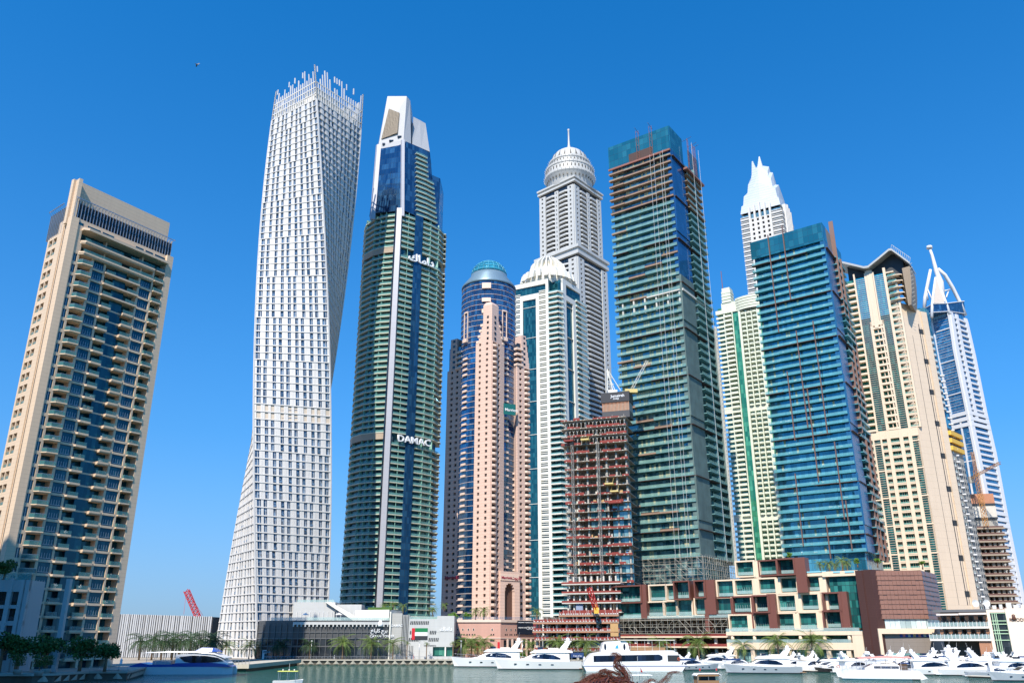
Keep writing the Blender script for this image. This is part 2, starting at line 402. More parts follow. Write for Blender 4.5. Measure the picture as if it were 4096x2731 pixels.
    for k in range(70):
        z = z0 + rnd.randrange(2, n - 3) * fh + .4; a, b_ = rnd.choice(((b0 + .6, b1 - .6), (d0 + .5, d1 - .3), (e1 + .2, h1 - .6), (j0 + .2, j1 - .5))); u = rnd.uniform(a, b_); h = rnd.uniform(.6, 1.4); q = MB(); nn = rnd.uniform(-.6, .3)
        q.fb(f, u, u + .12, z, z + h, nn, nn + .12, 0); q.fb(f, u - .3, u + rnd.uniform(.3, .7), z + h * .45, z + h * .7, nn - .3, nn + .3, rnd.choice((0, 1, 2))); fur.append(q)
    T.units('balcony_furniture', fur, [m_white, m_dark, m_ply])
    # roof canopy
    can = MB(); fpoly(can, f, [(b0 - .8, -2.2), (b0 - .8, 1.2), (b0 + .5, 2.2), (j1 + .3, 1.9), (j1 + .3, -2.2)], zt + .1, zt + .9); T.part('canopy', can, m_cream)
    for a, b_ in ((0.03, .11), (.15, .27), (.29, .4), (.62, .7), (.72, .8), (.82, .93)):
        w = MB(); w.fb(f, a * f.L, b_ * f.L, zt + 1.7, zt + 2.5, -.1, .02); wins.append(w)
    # left flank
    fl = g.L
    wall.fb(g, 0, .10 * fl, 1.8, 118, -2.2, -.6); wall.fb(g, .10 * fl, .16 * fl, 1.8, 126, -2.2, 0)
    wall.fb(g, .50 * fl, .70 * fl, 1.8, 130, -2.2, 0); wall.fb(g, .92 * fl, fl - .01, 1.8, 130, -2.2, -.02); wall.fb(g, .70 * fl, .92 * fl, 1.8, 130, -2.2, -.3)
    grv = MB()
    for k in range(3): c = (.745 + k * .06) * fl; grv.fb(g, c - .12, c + .12, 1.8, 130, -.3, -.22)
    T.part('groove', grv, m_dark)
    for i in range(n):
        z = z0 + i * fh
        wall.fb(g, .16 * fl, .50 * fl, z + 2.5, z + fh, -2.2, -.05)
        for a, b_ in ((.31, .34),): wall.fb(g, a * fl, b_ * fl, z, z + 2.5, -2.2, -.04)
        b = MB(); b.fb(g, .16 * fl, .50 * fl, z, z + .3, -2.2, -.1); b.fb(g, .16 * fl, .50 * fl, z + .3, z + 1.2, -.3, -.25, 1); bal.append(b)
    T.part('wall', wall, m_cream)
    T.units('window', wins, [g_lteal, m_steel]); T.units('balcony', bal, [m_cream, r_cream, m_steel])
    # louvre storey and the tall parapet wall behind it
    lv = MB(); lf = Fr(f.p(0.3, 0, 0)[:2], f.p(f.L, 0, 0)[:2])
    lv.fb(f, .5, f.L - .3, 130, 135.6, -1.6, -1.2)
    back = T.part('louvre_screen', lv, g_dark)
    lst = []
    for k in range(34):
        u = .6 + (f.L - 1.2) * k / 33; b = MB(); b.fb(f, u - .07, u + .07, 130, 136.2, -1.1, -.2); b.bar(f.p(u, 135.6, -.2), f.p(u, 136.4, .8), .09); lst.append(b)
    for k in range(9):
        u = .2 + fl * .6 * k / 8; b = MB(); b.fb(g, u - .07, u + .07, 126, 135, -.5, .1); b.bar(g.p(u, 134.8, 0), g.p(u, 136, .9), .09); lst.append(b)
    T.units('louvre_fin', lst, m_steel)
    rl = MB(); rl.fb(f, 0, f.L, 136.1, 136.3, .5, .7); rl.fb(g, 0, fl * .62, 135.8, 136.0, .6, .8); T.part('rail', rl, m_steel)
    sl = MB(); sl.fb(f, -.4, f.L - 1.2, 128, 143.2, -3.6, -2.3); sl.fb(g, .66 * fl, fl - .3, 128, 143.1, -1.2, -.1); T.part('parapet_wall', sl, m_cream)
tower_cream()

# ================================================================== twisted white tower
def tower_twist():
    T = Thing('twisted_tower', 'white twisted skyscraper turning a quarter turn, with an open lattice crown', 'building', (-105, 387, 2), 'towers round the marina')
    cx, cy = -105.0, 387.0; r = 24.6; z0 = 2.0; n = 75; fh = 3.60; zt = z0 + n * fh
    def ang(z):
        t = min(1, max(0, (z - 2) / 296)); return R(-90 - 14 + 8) - R(82) * (t ** 1.05) if False else R(-86 - 92 * t)
    # corner A angle runs from about -86 deg (towards the viewer) at the base to -178 deg at the top
    def corner(k, z):
        a = ang(z) + k * math.pi / 2; rr = r * (1.0, .97, .92, .97)[k % 4]; return (cx + rr * math.cos(a), cy + rr * math.sin(a))
    def fr(k, z): return Fr(corner(k, z), corner(k + 1, z))       # left to right seen from outside is counter-clockwise from above
    core = MB()
    rings = []
    for i in range(n + 1):
        z = z0 + i * fh; a = [Vector(corner(k, z)) for k in range(4)]; c = Vector((cx, cy)); rings.append([(*(c + (p - c) * .975), z) for p in a])
    core.loft(rings); T.part('glazing', core, g_tw)
    wall = MB(); wins = []; shade = []
    rnd = random.Random(3)
    NC = 10
    for i in range(n):
        z = z0 + i * fh; zz = z + fh
        for k in (0, 1, 3):
            fa, fb_ = fr(k, z), fr(k, zz); L = fa.L
            def P(u, t, nn): 
                p, q = Vector(fa.p(u * L, z, nn)), Vector(fb_.p(u * fb_.L, zz, nn)); v = p.lerp(q, t); return tuple(v)
            def B(mb, u0, u1, t0, t1, n0, n1, m=0):
                mb.add([P(u0, t0, n0), P(u1, t0, n0), P(u1, t0, n1), P(u0, t0, n1), P(u0, t1, n0), P(u1, t1, n0), P(u1, t1, n1), P(u0, t1, n1)], BOXF, m)
            B(wall, 0, 1, 0, .13, -.5, .1); B(wall, -.003, 1.003, .0, .06, .1, .3)
            mech = i in (27, 28, 29) and i < 30 and i > 27
            for c in range(NC):
                u0, u1 = c / NC, (c + 1) / NC; ww = .44 if c not in (0, NC - 1) else .55
                if mech: pass
                wu = u0 + (1 - ww) / NC * (.75 if (c * 7 + i // 6) % 3 else .35); we = wu + ww / NC
                B(wall, u0, wu, .13, 1, -.5, .05); B(wall, we, u1, .13, 1, -.5, .05)
                w = MB(); dk = 1 if rnd.random() < .26 and 1 < c < NC - 1 else 0
                if mech: dk = 3
                B(w, wu, we, .13, 1, -.32 if not dk == 1 else -.45, -.28 if not dk == 1 else -.4, dk)
                if not dk: B(w, wu + ww / NC * .58, wu + ww / NC * .66, .13, 1, -.28, -.18, 2)
                B(wall, u0 + (.06 if wu - u0 > .03 else .9) / NC, u0 + (.10 if wu - u0 > .03 else .94) / NC, .13, 1, .05, .14)
                if dk == 1: B(w, wu, we, .22, .45, -.1, -.04, 0); B(w, wu, we, .95, 1, -.3, 0, 2)
                wins.append(w)
        # corner posts
        for k in (0, 1, 2):
            p, q = corner(k, z), corner(k, zz); wall.bar((*p, z), (*q, zz), .62)
    T.part('wall', wall, m_tw)
    T.units('window', wins, [g_tw, m_dark, m_white, m_plyc])
    # lattice crown
    cr = MB(); gl = MB()
    for j in range(6):
        z = zt + j * 3.5
        for k in (0, 1, 2, 3):
            fa = fr(k, z); fb_ = fr(k, z + 3.5)
            if j < 4: cr.fb(fa, 0, fa.L, z, z + .5, -.3, .15)
            for c in range(NC * 2 + 1):
                u = c / (NC * 2)
                on = j < 3 or (j == 3 and rnd.random() < .9) or (j > 3 and rnd.random() < (.55, .38, .18)[j - 4]) or c in (0, NC * 2)
                if on: cr.bar(fa.p(u * fa.L, z), fb_.p(u * fb_.L, z + 3.5), .5 if c % 2 == 0 else .4)
            if j < 2:
                for c in range(NC):
                    if rnd.random() < .6: gl.fb(fa, (c + .15) / NC * fa.L, (c + .9) / NC * fa.L, z + .5, z + 3.6, -.9, -.8)
    core2 = MB(); core2.loft([[(cx + (x - cx) * .72, cy + (y - cy) * .72, z) for x, y, z in rings[-1]], [(cx + (x - cx) * .72, cy + (y - cy) * .72, z + 9) for x, y, z in rings[-1]]])
    T.part('plant_room', core2, m_offw); T.part('crown_lattice', cr, m_tw); T.part('crown_panel', gl, m_offw)
m_tw = mat('white_twist_panel', (.65, .62, .58), .5, var=.08, streak=.12)
m_plyc = mat('tan_panel', (.55, .46, .36), .6)
g_tw = glass('twist_glass', (.015, .03, .055), (.14, .22, .32), tint=(.8, .9, 1.), cell=(1.2, 3.62), ior=1.7, lightp=.4)
tower_twist()

# ================================================================== slender tower with curved green balconies
def tower_sail():
    T = Thing('residential_skyscraper', 'tapering skyscraper with white crown and curved green balconies, right beside the twisted tower', 'building', (-64, 445, 2), 'towers round the marina')
    PL = [(-87, 456), (-88.2, 446), (-85.5, 437.5), (-79.5, 430.8), (-72.5, 427.0), (-65.6, 425.4)]
    PR = [(-62.8, 425.6), (-55, 431.6), (-47.5, 438.2), (-42.6, 444.8), (-40.4, 452), (-41, 462)]
    F = (-64.2, 424.6)
    fh = 3.25; z0 = 20.0; n = 68   # to 241
    zt = z0 + n * fh
    c0 = Vector((-64, 447))
    ins = lambda P, k: [tuple(c0 + (Vector(p) - c0) * k) for p in P]
    core = MB(); core.prism(ins(PL + PR, .92) + [(-46, 468), (-80, 468)], 10, zt); T.part('glazing', core, g_sail)
    bal = []; rnd = random.Random(5)
    div = MB()
    for i in range(n):
        z = z0 + i * fh
        if i in (27, 60):
            b = MB(); b.chain(PL, -1.9, -.1, z - .1, z + fh); T.part('plant_band', b, m_plyc2); continue
        b = MB(); b.chain(PL, -1.9, 0.1, z, z + .5, 0); b.chain(PL, -.1, 0.0, z + .45, z + 1.55, 1); bal.append(b)
        b = MB(); b.chain(PR[:3], -1.9, .1, z, z + .42, 0); f = Fr(PR[0], PR[2])
        seg = [(-62.8, 425.6), (-59.3, 428.3), (-56.0, 430.9)]
        b = MB(); b.chain(seg, -1.9, .3, z, z + .45, 0); b.chain(seg, .1, .2, z + .45, z + 1.55, 1); bal.append(b)
        seg = [(-52.0, 434.0), (-47.5, 438.2), (-42.6, 444.8), (-40.4, 452), (-41, 462)]
        if i < n - 4 or True:
            b = MB(); b.chain(seg, -1.9, .3, z, z + .45, 0); b.chain(seg, .1, .2, z + .45, z + 1.55, 1)
            q = seg[3]; b.box(q[0] - .4, q[0] + .9, q[1] - 3, q[1] + 2, z + .0, z + .35); bal.append(b)
    f1, f2 = Fr(PL[2], PL[3]), Fr(PL[3], PL[4])
    for p in (PL[1], PL[2], PL[3], (-76, 428.7), PL[4]):
        d = (c0 - Vector(p)).normalized(); a = Vector(p) + d * .3; b = Vector(p) + d * 2.6; div.bar((*a, 0), (*b, 0), .1) if False else div._join(MB().fb(Fr(a, b), 0, (b - a).length, z0, zt, -.12, .12))
    for p in ((-59.3, 428.3), (-47.5, 438.2), (-43.4, 443.7)):
        d = (c0 - Vector(p)).normalized(); a = Vector(p) + d * -.15; b = Vector(p) + d * 2.6; div._join(MB().fb(Fr(a, b), 0, (b - a).length, z0, zt, -.12, .12))
    T.part('balcony_divider', div, r_greens)
    T.units('balcony', bal, [m_sailslab, r_green], 100)
    # corner fin and central glass strip
    fin = MB(); fin.prism([(-66.3, 425.9), (-65.8, 424.0), (-63.0, 424.0), (-62.8, 426.4), (-64, 430)], 12, zt + 1); T.part('corner_fin', fin, m_fin)
    fd = MB(); fd.box(-66.9, -66.3, 424.6, 425.9, 12, zt); T.part('fin_groove', fd, g_dark)
    st = MB(); sp = [(-56.0, 430.6), (-54.0, 432.1), (-52.0, 433.8)]; st.chain(sp, -3, .5, 10, zt + 2); T.part('glass_strip', st, g_strip)
    # stepped blue glass storeys above the balconies
    B1 = [(-62.4, 424.9), (-56, 431.2), (-50, 436), (-44.9, 442), (-45.5, 462), (-84, 462), (-82.9, 432), (-80, 428.8)]
    T1 = [(-64.6, 426.5), (-58, 432.0), (-53.5, 436), (-50.0, 440), (-50.5, 458), (-80, 458), (-80.9, 436), (-79.6, 431.5)]
    z1 = 288.5
    gl = MB(); gl.loft([[(*p, zt) for p in B1], [(*p, z1) for p in T1]]); T.part('upper_glazing', gl, g_deep)
    rb = MB()
    def lerp2(a, b, t): return tuple(Vector(a).lerp(Vector(b), t))
    for a, b, w in ((B1[0], T1[0], 1.5), (B1[7], T1[7], 2.0)):
        rb.loft([[(a[0] - w, a[1] + .2, zt - 4), (a[0] - w * .5, a[1] - .9, zt - 4), (a[0] + w * .6, a[1] - .6, zt - 4), (a[0] + w * .6, a[1] + 1, zt - 4)], [(b[0] - w, b[1] + .2, z1), (b[0] - w * .5, b[1] - .9, z1), (b[0] + w * .6, b[1] - .6, z1), (b[0] + w * .6, b[1] + 1, z1)]])
    T.part('edge_rib', rb, m_fin)
    ub = []
    for i in range(14):      # balconies on the right of the upper storeys
        z = zt + i * fh * .98; t = (z - zt) / (z1 - zt)
        a, b = lerp2(B1[1], T1[1], t), lerp2(B1[2], T1[2], t); e = lerp2(B1[3], T1[3], t); e = tuple(Vector(b).lerp(Vector(e), 1.0 if i < 9 else .35))
        q = MB(); q.chain([a, b, e], -1, 1.1, z, z + .45, 0); q.chain([a, b, e], .95, 1.05, z + .45, z + 1.5, 1); ub.append(q)
    T.units('balcony', ub, [m_sailslab, r_green])
    sd = MB(); sd.prism([(-48, 440), (-43.6, 444), (-43, 462), (-50, 462)], zt - 6, 273); T.part('side_glazing', sd, g_deep)
    # white crown, two blades
    cr = MB()
    b1 = [(-64.4, 426.3), (-60.5, 430.8), (-60.8, 452), (-80, 452), (-80.9, 434), (-79.8, 431.2)]
    t1 = [(-64.2, 428.5), (-62.4, 431.5), (-62.6, 445), (-75.5, 445), (-76.6, 434.5), (-76.3, 430.6)]
    h1 = [321, 320, 320, 322, 322.5, 322.5]
    cr.loft([[(*p, z1 - 3) for p in b1], [(*p, z1) for p in b1], [(p[0], p[1], h) for p, h in zip(t1, h1)]])
    b2 = [(-60, 432), (-55, 436.2), (-50.2, 440.4), (-50.5, 456), (-60, 456)]
    t2 = [(-60.6, 436), (-57, 439.6), (-53.8, 443), (-54, 452), (-60.6, 452)]
    cr.loft([[(*p, z1 + 1) for p in b2], [(*p, 311.5) for p in t2]])
    T.part('crown', cr, m_crownw)
    gr = MB(); Fb = [Vector((-78.2, 431.2, 292)), Vector((-68.2, 427.6, 294)), Vector((-67.8, 429.0, 309)), Vector((-74.6, 430.5, 313))]
    cp = lambda q: tuple(q + Vector((-.25, -.8, 0)))
    gr.add([cp(q) for q in Fb] + [tuple(q + Vector((0, 3, 0))) for q in Fb], ((0, 1, 2, 3), (7, 6, 5, 4), (0, 4, 5, 1), (1, 5, 6, 2), (2, 6, 7, 3), (3, 7, 4, 0)))
    T.part('crown_grille', gr, m_grille)
    sl = MB()
    for u, z, w, h in ((.15, 287.5, 1.6, 1.2), (.42, 289, 2.6, 1.0), (.75, 290.8, 2.4, 1.0)):
        p = Vector(b1[5][:2]).lerp(Vector(b1[0][:2]), u); sl.box(p.x, p.x + w, p.y - .9, p.y + 1, z, z + h)
    sl.box(-61.2, -60.1, 433.0, 436, 292, 305); T.part('crown_opening', sl, g_dark)
    # sign letters
    f = Fr((-61.5, 426.2), (-43, 441.6))
    T.text('DAMAC', f, 1.2, 106.6, 5.0, 1.2, m_textw, .5, wide=1.18)
    T.text('\uFED9\uFE8E\uFEE3\uFE8D\uFEA9', f, 3.0, 211.0, 6.6, 1.2, m_textw, .5, wide=1.1)
m_plyc2 = mat('tan_louvre_band', (.42, .33, .24), .7, vlines=.8, ldark=.5)
m_sailslab = mat('pale_green_slab_edge', (.52, .54, .43), .6, var=.1)
m_crownw = mat('crown_white_metal', (.47, .465, .46), .45, var=.05, lines=3.2, ldark=.8)
m_fin = mat('light_metal_fin', (.40, .40, .43), .4, .2, var=.06, lines=3.3, ldark=.7)
m_grille = mat('tan_grille', (.34, .27, .19), .7, lines=.9, vlines=.9, lw=.25, ldark=.3)
r_greens = mat('green_divider', (.22, .42, .33), .4)
g_strip = glass('strip_glass', (.005, .035, .09), (.02, .08, .16), tint=(.45, .75, 1.), cell=(1.2, 3.25), ior=1.8)
g_sail = glass('sail_window_glass', (.006, .045, .07), (.08, .17, .18), tint=(.6, .9, 1.), cell=(1.7, 3.25), ior=1.7)
tower_sail()
# ================================================================== pink hotel with the blue drum
def tower_pink():
    T = Thing('hotel_tower', 'pink granite hotel tower with a blue glass drum and turquoise dome', 'building', (-14, 484, 2), 'towers round the marina')
    fh = 3.35; z0 = 16.0
    wall = MB(); wins = []; bal = []
    dr = MB(); C = (-14.6, 484.5); r = 16.9
    dr.lathe(C, [(r, 10), (r, 216)], 40); T.part('glass_drum', dr, g_drum)
    rg = MB()
    for i in range(60):
        z = z0 + i * fh
        if z < 214: rg.lathe(C, [(r + .02, z), (r + .16, z), (r + .16, z + .16), (r + .02, z + .16)], 40, 0, False)
    T.part('drum_band', rg, m_pinkl)
    for i in range(52):
        z = z0 + i * fh
        for a0, a1 in ((R(212), R(226)), (R(300), R(316))):
            if z < 168 and i % 6 != 5:
                b = MB(); P = [(C[0] + (r) * math.cos(a0 + (a1 - a0) * k / 5), C[1] + (r) * math.sin(a0 + (a1 - a0) * k / 5)) for k in range(6)]
                b.chain(P, .1, .8, z, z + 1.2); bal.append(b)
    cap = MB(); cap.lathe(C, [(r + .3, 216), (r + .2, 217.5), (11.6, 224.5), (11.4, 226)], 40); T.part('drum_cornice', cap, m_capg)
    dm = MB(); dm.lathe(C, [(10.8 * math.cos(R(a)), 226 + 9.5 * math.sin(R(a))) for a in range(0, 91, 10)], 32); T.part('dome', dm, g_dome)
    rb = MB()
    for k in range(20):
        a = 2 * math.pi * k / 20; rb.tube([(C[0] + 11.3 * math.cos(a) * math.cos(R(t)), C[1] + 11.3 * math.sin(a) * math.cos(R(t)), 226 + 10 * math.sin(R(t))) for t in range(0, 76, 15)], .18, 4)
    for t in (8, 22, 36, 50, 64):
        rr = 11.3 * math.cos(R(t)); zz = 226 + 10 * math.sin(R(t)); rb.tube([(C[0] + rr * math.cos(2 * math.pi * k / 24), C[1] + rr * math.sin(2 * math.pi * k / 24), zz) for k in range(25)], .2, 4)
    T.part('dome_rib', rb, m_domerib)
    # front block
    cn, l, rt = (-11.6, 457.5), (-21.0, 463.2), (-4.9, 466.5)
    fl, fr = Fr(l, cn), Fr(cn, rt); nn = 47; zt = z0 + nn * fh     # 173
    core = MB(); core.prism([fl.p(.5, 0, -.5)[:2], fl.p(fl.L - .5, 0, -.5)[:2], fr.p(fr.L - .5, 0, -.5)[:2], fr.p(fr.L - .5, 0, -16)[:2], fl.p(.5, 0, -16)[:2]], 8, zt - 1); T.part('glazing', core, g_dark)
    L = fl.L
    win_wall(wall, wins, fl, 0, L - .01, z0, nn, fh, [(.20 * L, .33 * L), (.64 * L, .78 * L)], .4, 1.1, 2.7, -.5, 1)
    wall.fb(fl, 0, L - .01, 2, z0, -.5, .4); L2 = fr.L
    wall.fb(Fr(fl.p(0, 0, -12)[:2], l), 0, 12, 2, zt, -.4, .35); wall.fb(Fr(rt, fr.p(L2, 0, -12)[:2]), 0, 12, 2, zt, -.4, .35)
    # right face: balcony column then window column
    for i in range(nn):
        z = z0 + i * fh
        b = MB(); fpoly(b, fr, [(.4, -.4), (.4, .7), (1.6, 1.5), (3.0, 1.5), (4.2, .7), (4.2, -.4)], z, z + 1.25); bal.append(b)
        wall.fb(fr, .4, 4.2, z + 2.75, z + fh, -.5, .3)
    wall.fb(fr, 0.01, .4, 2, zt, -.5, .4)
    win_wall(wall, wins, fr, 4.2, L2, z0, nn, fh, [(5.4, 7.2)], .4, 1.1, 2.7, -.5, 1)
    wall.fb(fr, 0.4, L2, 2, z0, -.5, .39)
    # stepped top of the front block
    for j, (w0, w1, wr, h) in enumerate(((.18, 1, .82, 3.35), (.28, 1, .74, 3.35), (.36, 1, .66, 3.35), (.44, 1, .56, 3.35), (.44, 1, .5, 9.5))):
        zz = zt + j * 3.35
        P = [fl.p(w0 * L, 0, .3)[:2], fl.p(L, 0, .3)[:2], fr.p(wr * L2, 0, .3)[:2], fr.p(wr * L2, 0, -14)[:2], fl.p(w0 * L, 0, -14)[:2]]
        wall.prism(P, zz, zz + h + (0 if j < 4 else 0))
        for ff, a, b_ in ((fl, w0 * L + 1.6, w0 * L + 3.0),):
            w = MB(); w.fb(ff, .68 * L, .8 * L, zz + .9, zz + 2.5, .31, .36); wins.append(w)
            w = MB(); w.fb(fr, .15 * L2, .3 * L2, zz + .9, zz + 2.5, .31, .36); wins.append(w)
        if j < 4:
            b = MB(); b.fb(fl, (w0 - .16) * L, w0 * L, zz - .2, zz + 1.3, -4, .6); b.fb(fr, wr * L2, (wr + .16) * L2, zz - .2, zz + 1.3, -4, .6); bal.append(b)
    zz = zt + 4 * 3.35 + 9.5
    P = [fl.p(.44 * L, 0, .3)[:2], fl.p(L, 0, .3)[:2], fr.p(.5 * L2, 0, .3)[:2], fr.p(.5 * L2, 0, -12)[:2], fl.p(.44 * L, 0, -12)[:2]]
    cxy = Vector((-14, 468)); wall.loft([[(*p, zz) for p in P], [(*(cxy + (Vector(p) - cxy) * .55), zz + 3.2) for p in P]])
    for k in range(3):
        b = MB(); P = [(C[0] + r * math.cos(R(a)), C[1] + r * math.sin(R(a))) for a in (258, 264, 270, 276)]; b.chain(P, .1, .9, 194.5 + k * 7.3 + (1.5 if k == 2 else 0), 197 + k * 7.3 + (2.6 if k == 2 else 0)); bal.append(b)
    # ornamental square frames on the drum
    fr_ = MB()
    for a0, a1 in ((214, 226), (300, 311)):
        P = [(C[0] + r * math.cos(R(a)), C[1] + r * math.sin(R(a))) for a in (a0, (a0 + a1) / 2, a1)]
        fr_.chain(P, .2, .9, 196.5, 197.4); fr_.chain([P[0], tuple(Vector(P[0]).lerp(Vector(P[1]), .2))], .2, .9, 180, 197); fr_.chain([tuple(Vector(P[1]).lerp(Vector(P[2]), .8)), P[2]], .2, .9, 180, 197); fr_.chain(P, .2, 1.6, 177.5, 179.8)
        T.part('ornament', fr_, m_pinkl); fr_ = MB()
    # side wings
    wl = [(-39.2, 486.5), (-28.8, 479.0), (-20, 492), (-30, 500)]
    fw = Fr(wl[0], wl[1]); Lw = fw.L; core = MB(); core.prism([fw.p(.4, 0, -.6)[:2], fw.p(Lw - .3, 0, -.6)[:2], wl[2], wl[3]], 8, 178); T.part('glazing', core, g_sky)
    win_wall(wall, wins, fw, 0, Lw, z0, 44, fh, [(.22 * Lw, .36 * Lw), (.54 * Lw, .68 * Lw)], .4, 1.1, 2.7, -.6)
    wall.fb(fw, 0, Lw, 2, z0, -.6, .4)
    for j in range(6):
        z = z0 + (44 + j) * fh; wall.fb(fw, .12 * Lw + j * .12, .55 * Lw, z, z + fh, -8, .3)
        w = MB(); w.fb(fw, .3 * Lw, .45 * Lw, z + 1, z + 2.6, .31, .36); wins.append(w)
        if j < 4: b = MB(); b.fb(fw, .5 * Lw, .98 * Lw, z, z + 1.3, -2, 1.0); bal.append(b)
    e = Fr(wl[3], wl[0]); wall.fb(e, 0, e.L, 2, z0 + 44 * fh, -.5, .3)
    wr_ = [(1.2, 478.5), (2.8, 473.8), (10.6, 480.4), (5, 497)]
    f1, f2 = Fr(wr_[0], wr_[1]), Fr(wr_[1], wr_[2]); core = MB(); core.prism([(1.6, 479), (3.2, 474.8), (9.7, 480.6), (5, 496)], 8, 178); T.part('glazing', core, g_dark)
    wall.fb(f1, 0, f1.L, 2, z0 + 44 * fh, -.4, .3)
    nw = 44; L3 = f2.L
    win_wall(wall, wins, f2, 0, .56 * L3, z0, nw, fh, [(.16 * L3, .36 * L3)], .4, 1.1, 2.7, -.5, 1)
    wall.fb(f2, 0, L3, 2, z0, -.5, .39)
    for i in range(nw):
        z = z0 + i * fh
        b = MB(); a, b_ = .56 * L3, .98 * L3; fpoly(b, f2, [(a, -.4), (a, .5), (a + 1, 1.3), (b_ - 1, 1.3), (b_, .5), (b_, -.4)], z, z + 1.25); bal.append(b)
        wall.fb(f2, a, b_, z + 2.75, z + fh, -.5, .3)
    for j in range(6):
        z = z0 + (nw + j) * fh; wall.fb(f2, .35 * L3, (.95 - j * .05) * L3, z, z + fh, -8, .3)
        w = MB(); w.fb(f2, .5 * L3, .65 * L3, z + 1, z + 2.6, .31, .36); wins.append(w)
        if j < 4: b = MB(); b.fb(f2, -.05 * L3, .4 * L3, z, z + 1.3, -2, 1.0); bal.append(b)
    # loggia strip low on the drum between block and right wing
    lg = Fr((-5.2, 475.0), (1.4, 477.6))
    for i in range(34):
        z = z0 + 9 + i * fh
        if i > 22: break
        b = MB(); b.fb(lg, 0, lg.L, z, z + 1.1, -1, .6); b.fb(lg, lg.L * .48, lg.L * .55, z, z + fh, -1, .55); b.fb(lg, 0, .3, z, z + fh, -1, .55); bal.append(b)
    # entrance arch
    ar = MB(); lw = Fr((-6.2, 462.5), (4.2, 470.5))
    wall.fb(lg, -1.0, lg.L + 2, 4, 26, -.5, 1.4) if False else None
    wall.fb(lw, 0, 3.0, 3, 44, -3, 0); wall.fb(lw, 9.6, lw.L, 3, 44, -3, 0); 
    for k in range(8):
        a = math.pi * k / 8; a2 = math.pi * (k + 1) / 8; u0, u1 = 6.3 - 3.3 * math.cos(a), 6.3 - 3.3 * math.cos(a2); zz = 33 + 5 * math.sin((a + a2) / 2); wall.fb(lw, u0, u1, zz, 44, -3, -.01)
    ar.fb(lw, 3, 9.6, 3, 38, -2.6, -2.2); T.part('entrance_arch', ar, m_brownd)
    ga = MB(); ga.fb(lw, 3.2, 3.8, 14, 32, -1.6, -.8); T.part('arch_banner', ga, m_greenp)
    T.part('wall', wall, m_pink)
    T.units('window', wins, [g_dark, m_pinkl, g_sky]); T.units('balcony', bal, m_pinkl)
    sg = MB(); sf = Fr((-5.4, 466.6), (2.3, 470.2)); sg.fb(sf, .1, 7.9, 131.5, 138, .4, .9); T.part('sign_board', sg, m_signteal)
    T.text('Marriott', sf, 1.0, 133.6, 2.4, .95, m_textw, .1)
    T.text('Marriott', Fr((-38, 484.9), (-22, 472.6)), 1.5, 41.0, 2.7, 1.2, m_textr, .2); T.text('\uFE95\uFEEE\uFEF3\uFEAD\uFE8E\uFEE3', Fr((-38, 484.9), (-22, 472.6)), 11.5, 41.0, 3.0, 1.2, m_textr, .2)
    s2 = MB(); s2.fb(lw, -.2, 12.6, 39.3, 42.6, .05, .35); T.part('sign_board', s2, m_pinkl)
    T.text('Marriott', lw, .4, 40.1, 2.0, .4, m_textr, .1); T.text('\uFE95\uFEEE\uFEF3\uFEAD\uFE8E\uFEE3', lw, 7.2, 40.1, 2.3, .4, m_textr, .1)
m_pinkl = mat('pale_pink_stone', (.76, .58, .47), .6, var=.05, streak=.05)
m_capg = mat('blue_grey_metal', (.20, .30, .37), .35, .3, var=.1, vlines=1.0, ldark=.7)
m_domerib = mat('turquoise_rib', (.10, .42, .55), .4, var=.05)
m_brownd = mat('dark_brown_vault', (.10, .05, .035), .7, var=.2)
m_greenp = mat('green_cloth', (.01, .12, .06), .7, var=.1)
m_signteal = mat('teal_sign_panel', (.015, .14, .13), .4, var=.05)
g_drum = glass('drum_glass', (.004, .03, .11), (.02, .11, .28), tint=(.4, .75, 1.), cell=(1.7, 3.35), ior=2.4, wav=.012)
g_dome = glass('dome_glass', (.02, .22, .36), (.05, .38, .52), tint=(.6, .9, 1.), cell=(1.5, 1.5), ior=1.8)
tower_pink()

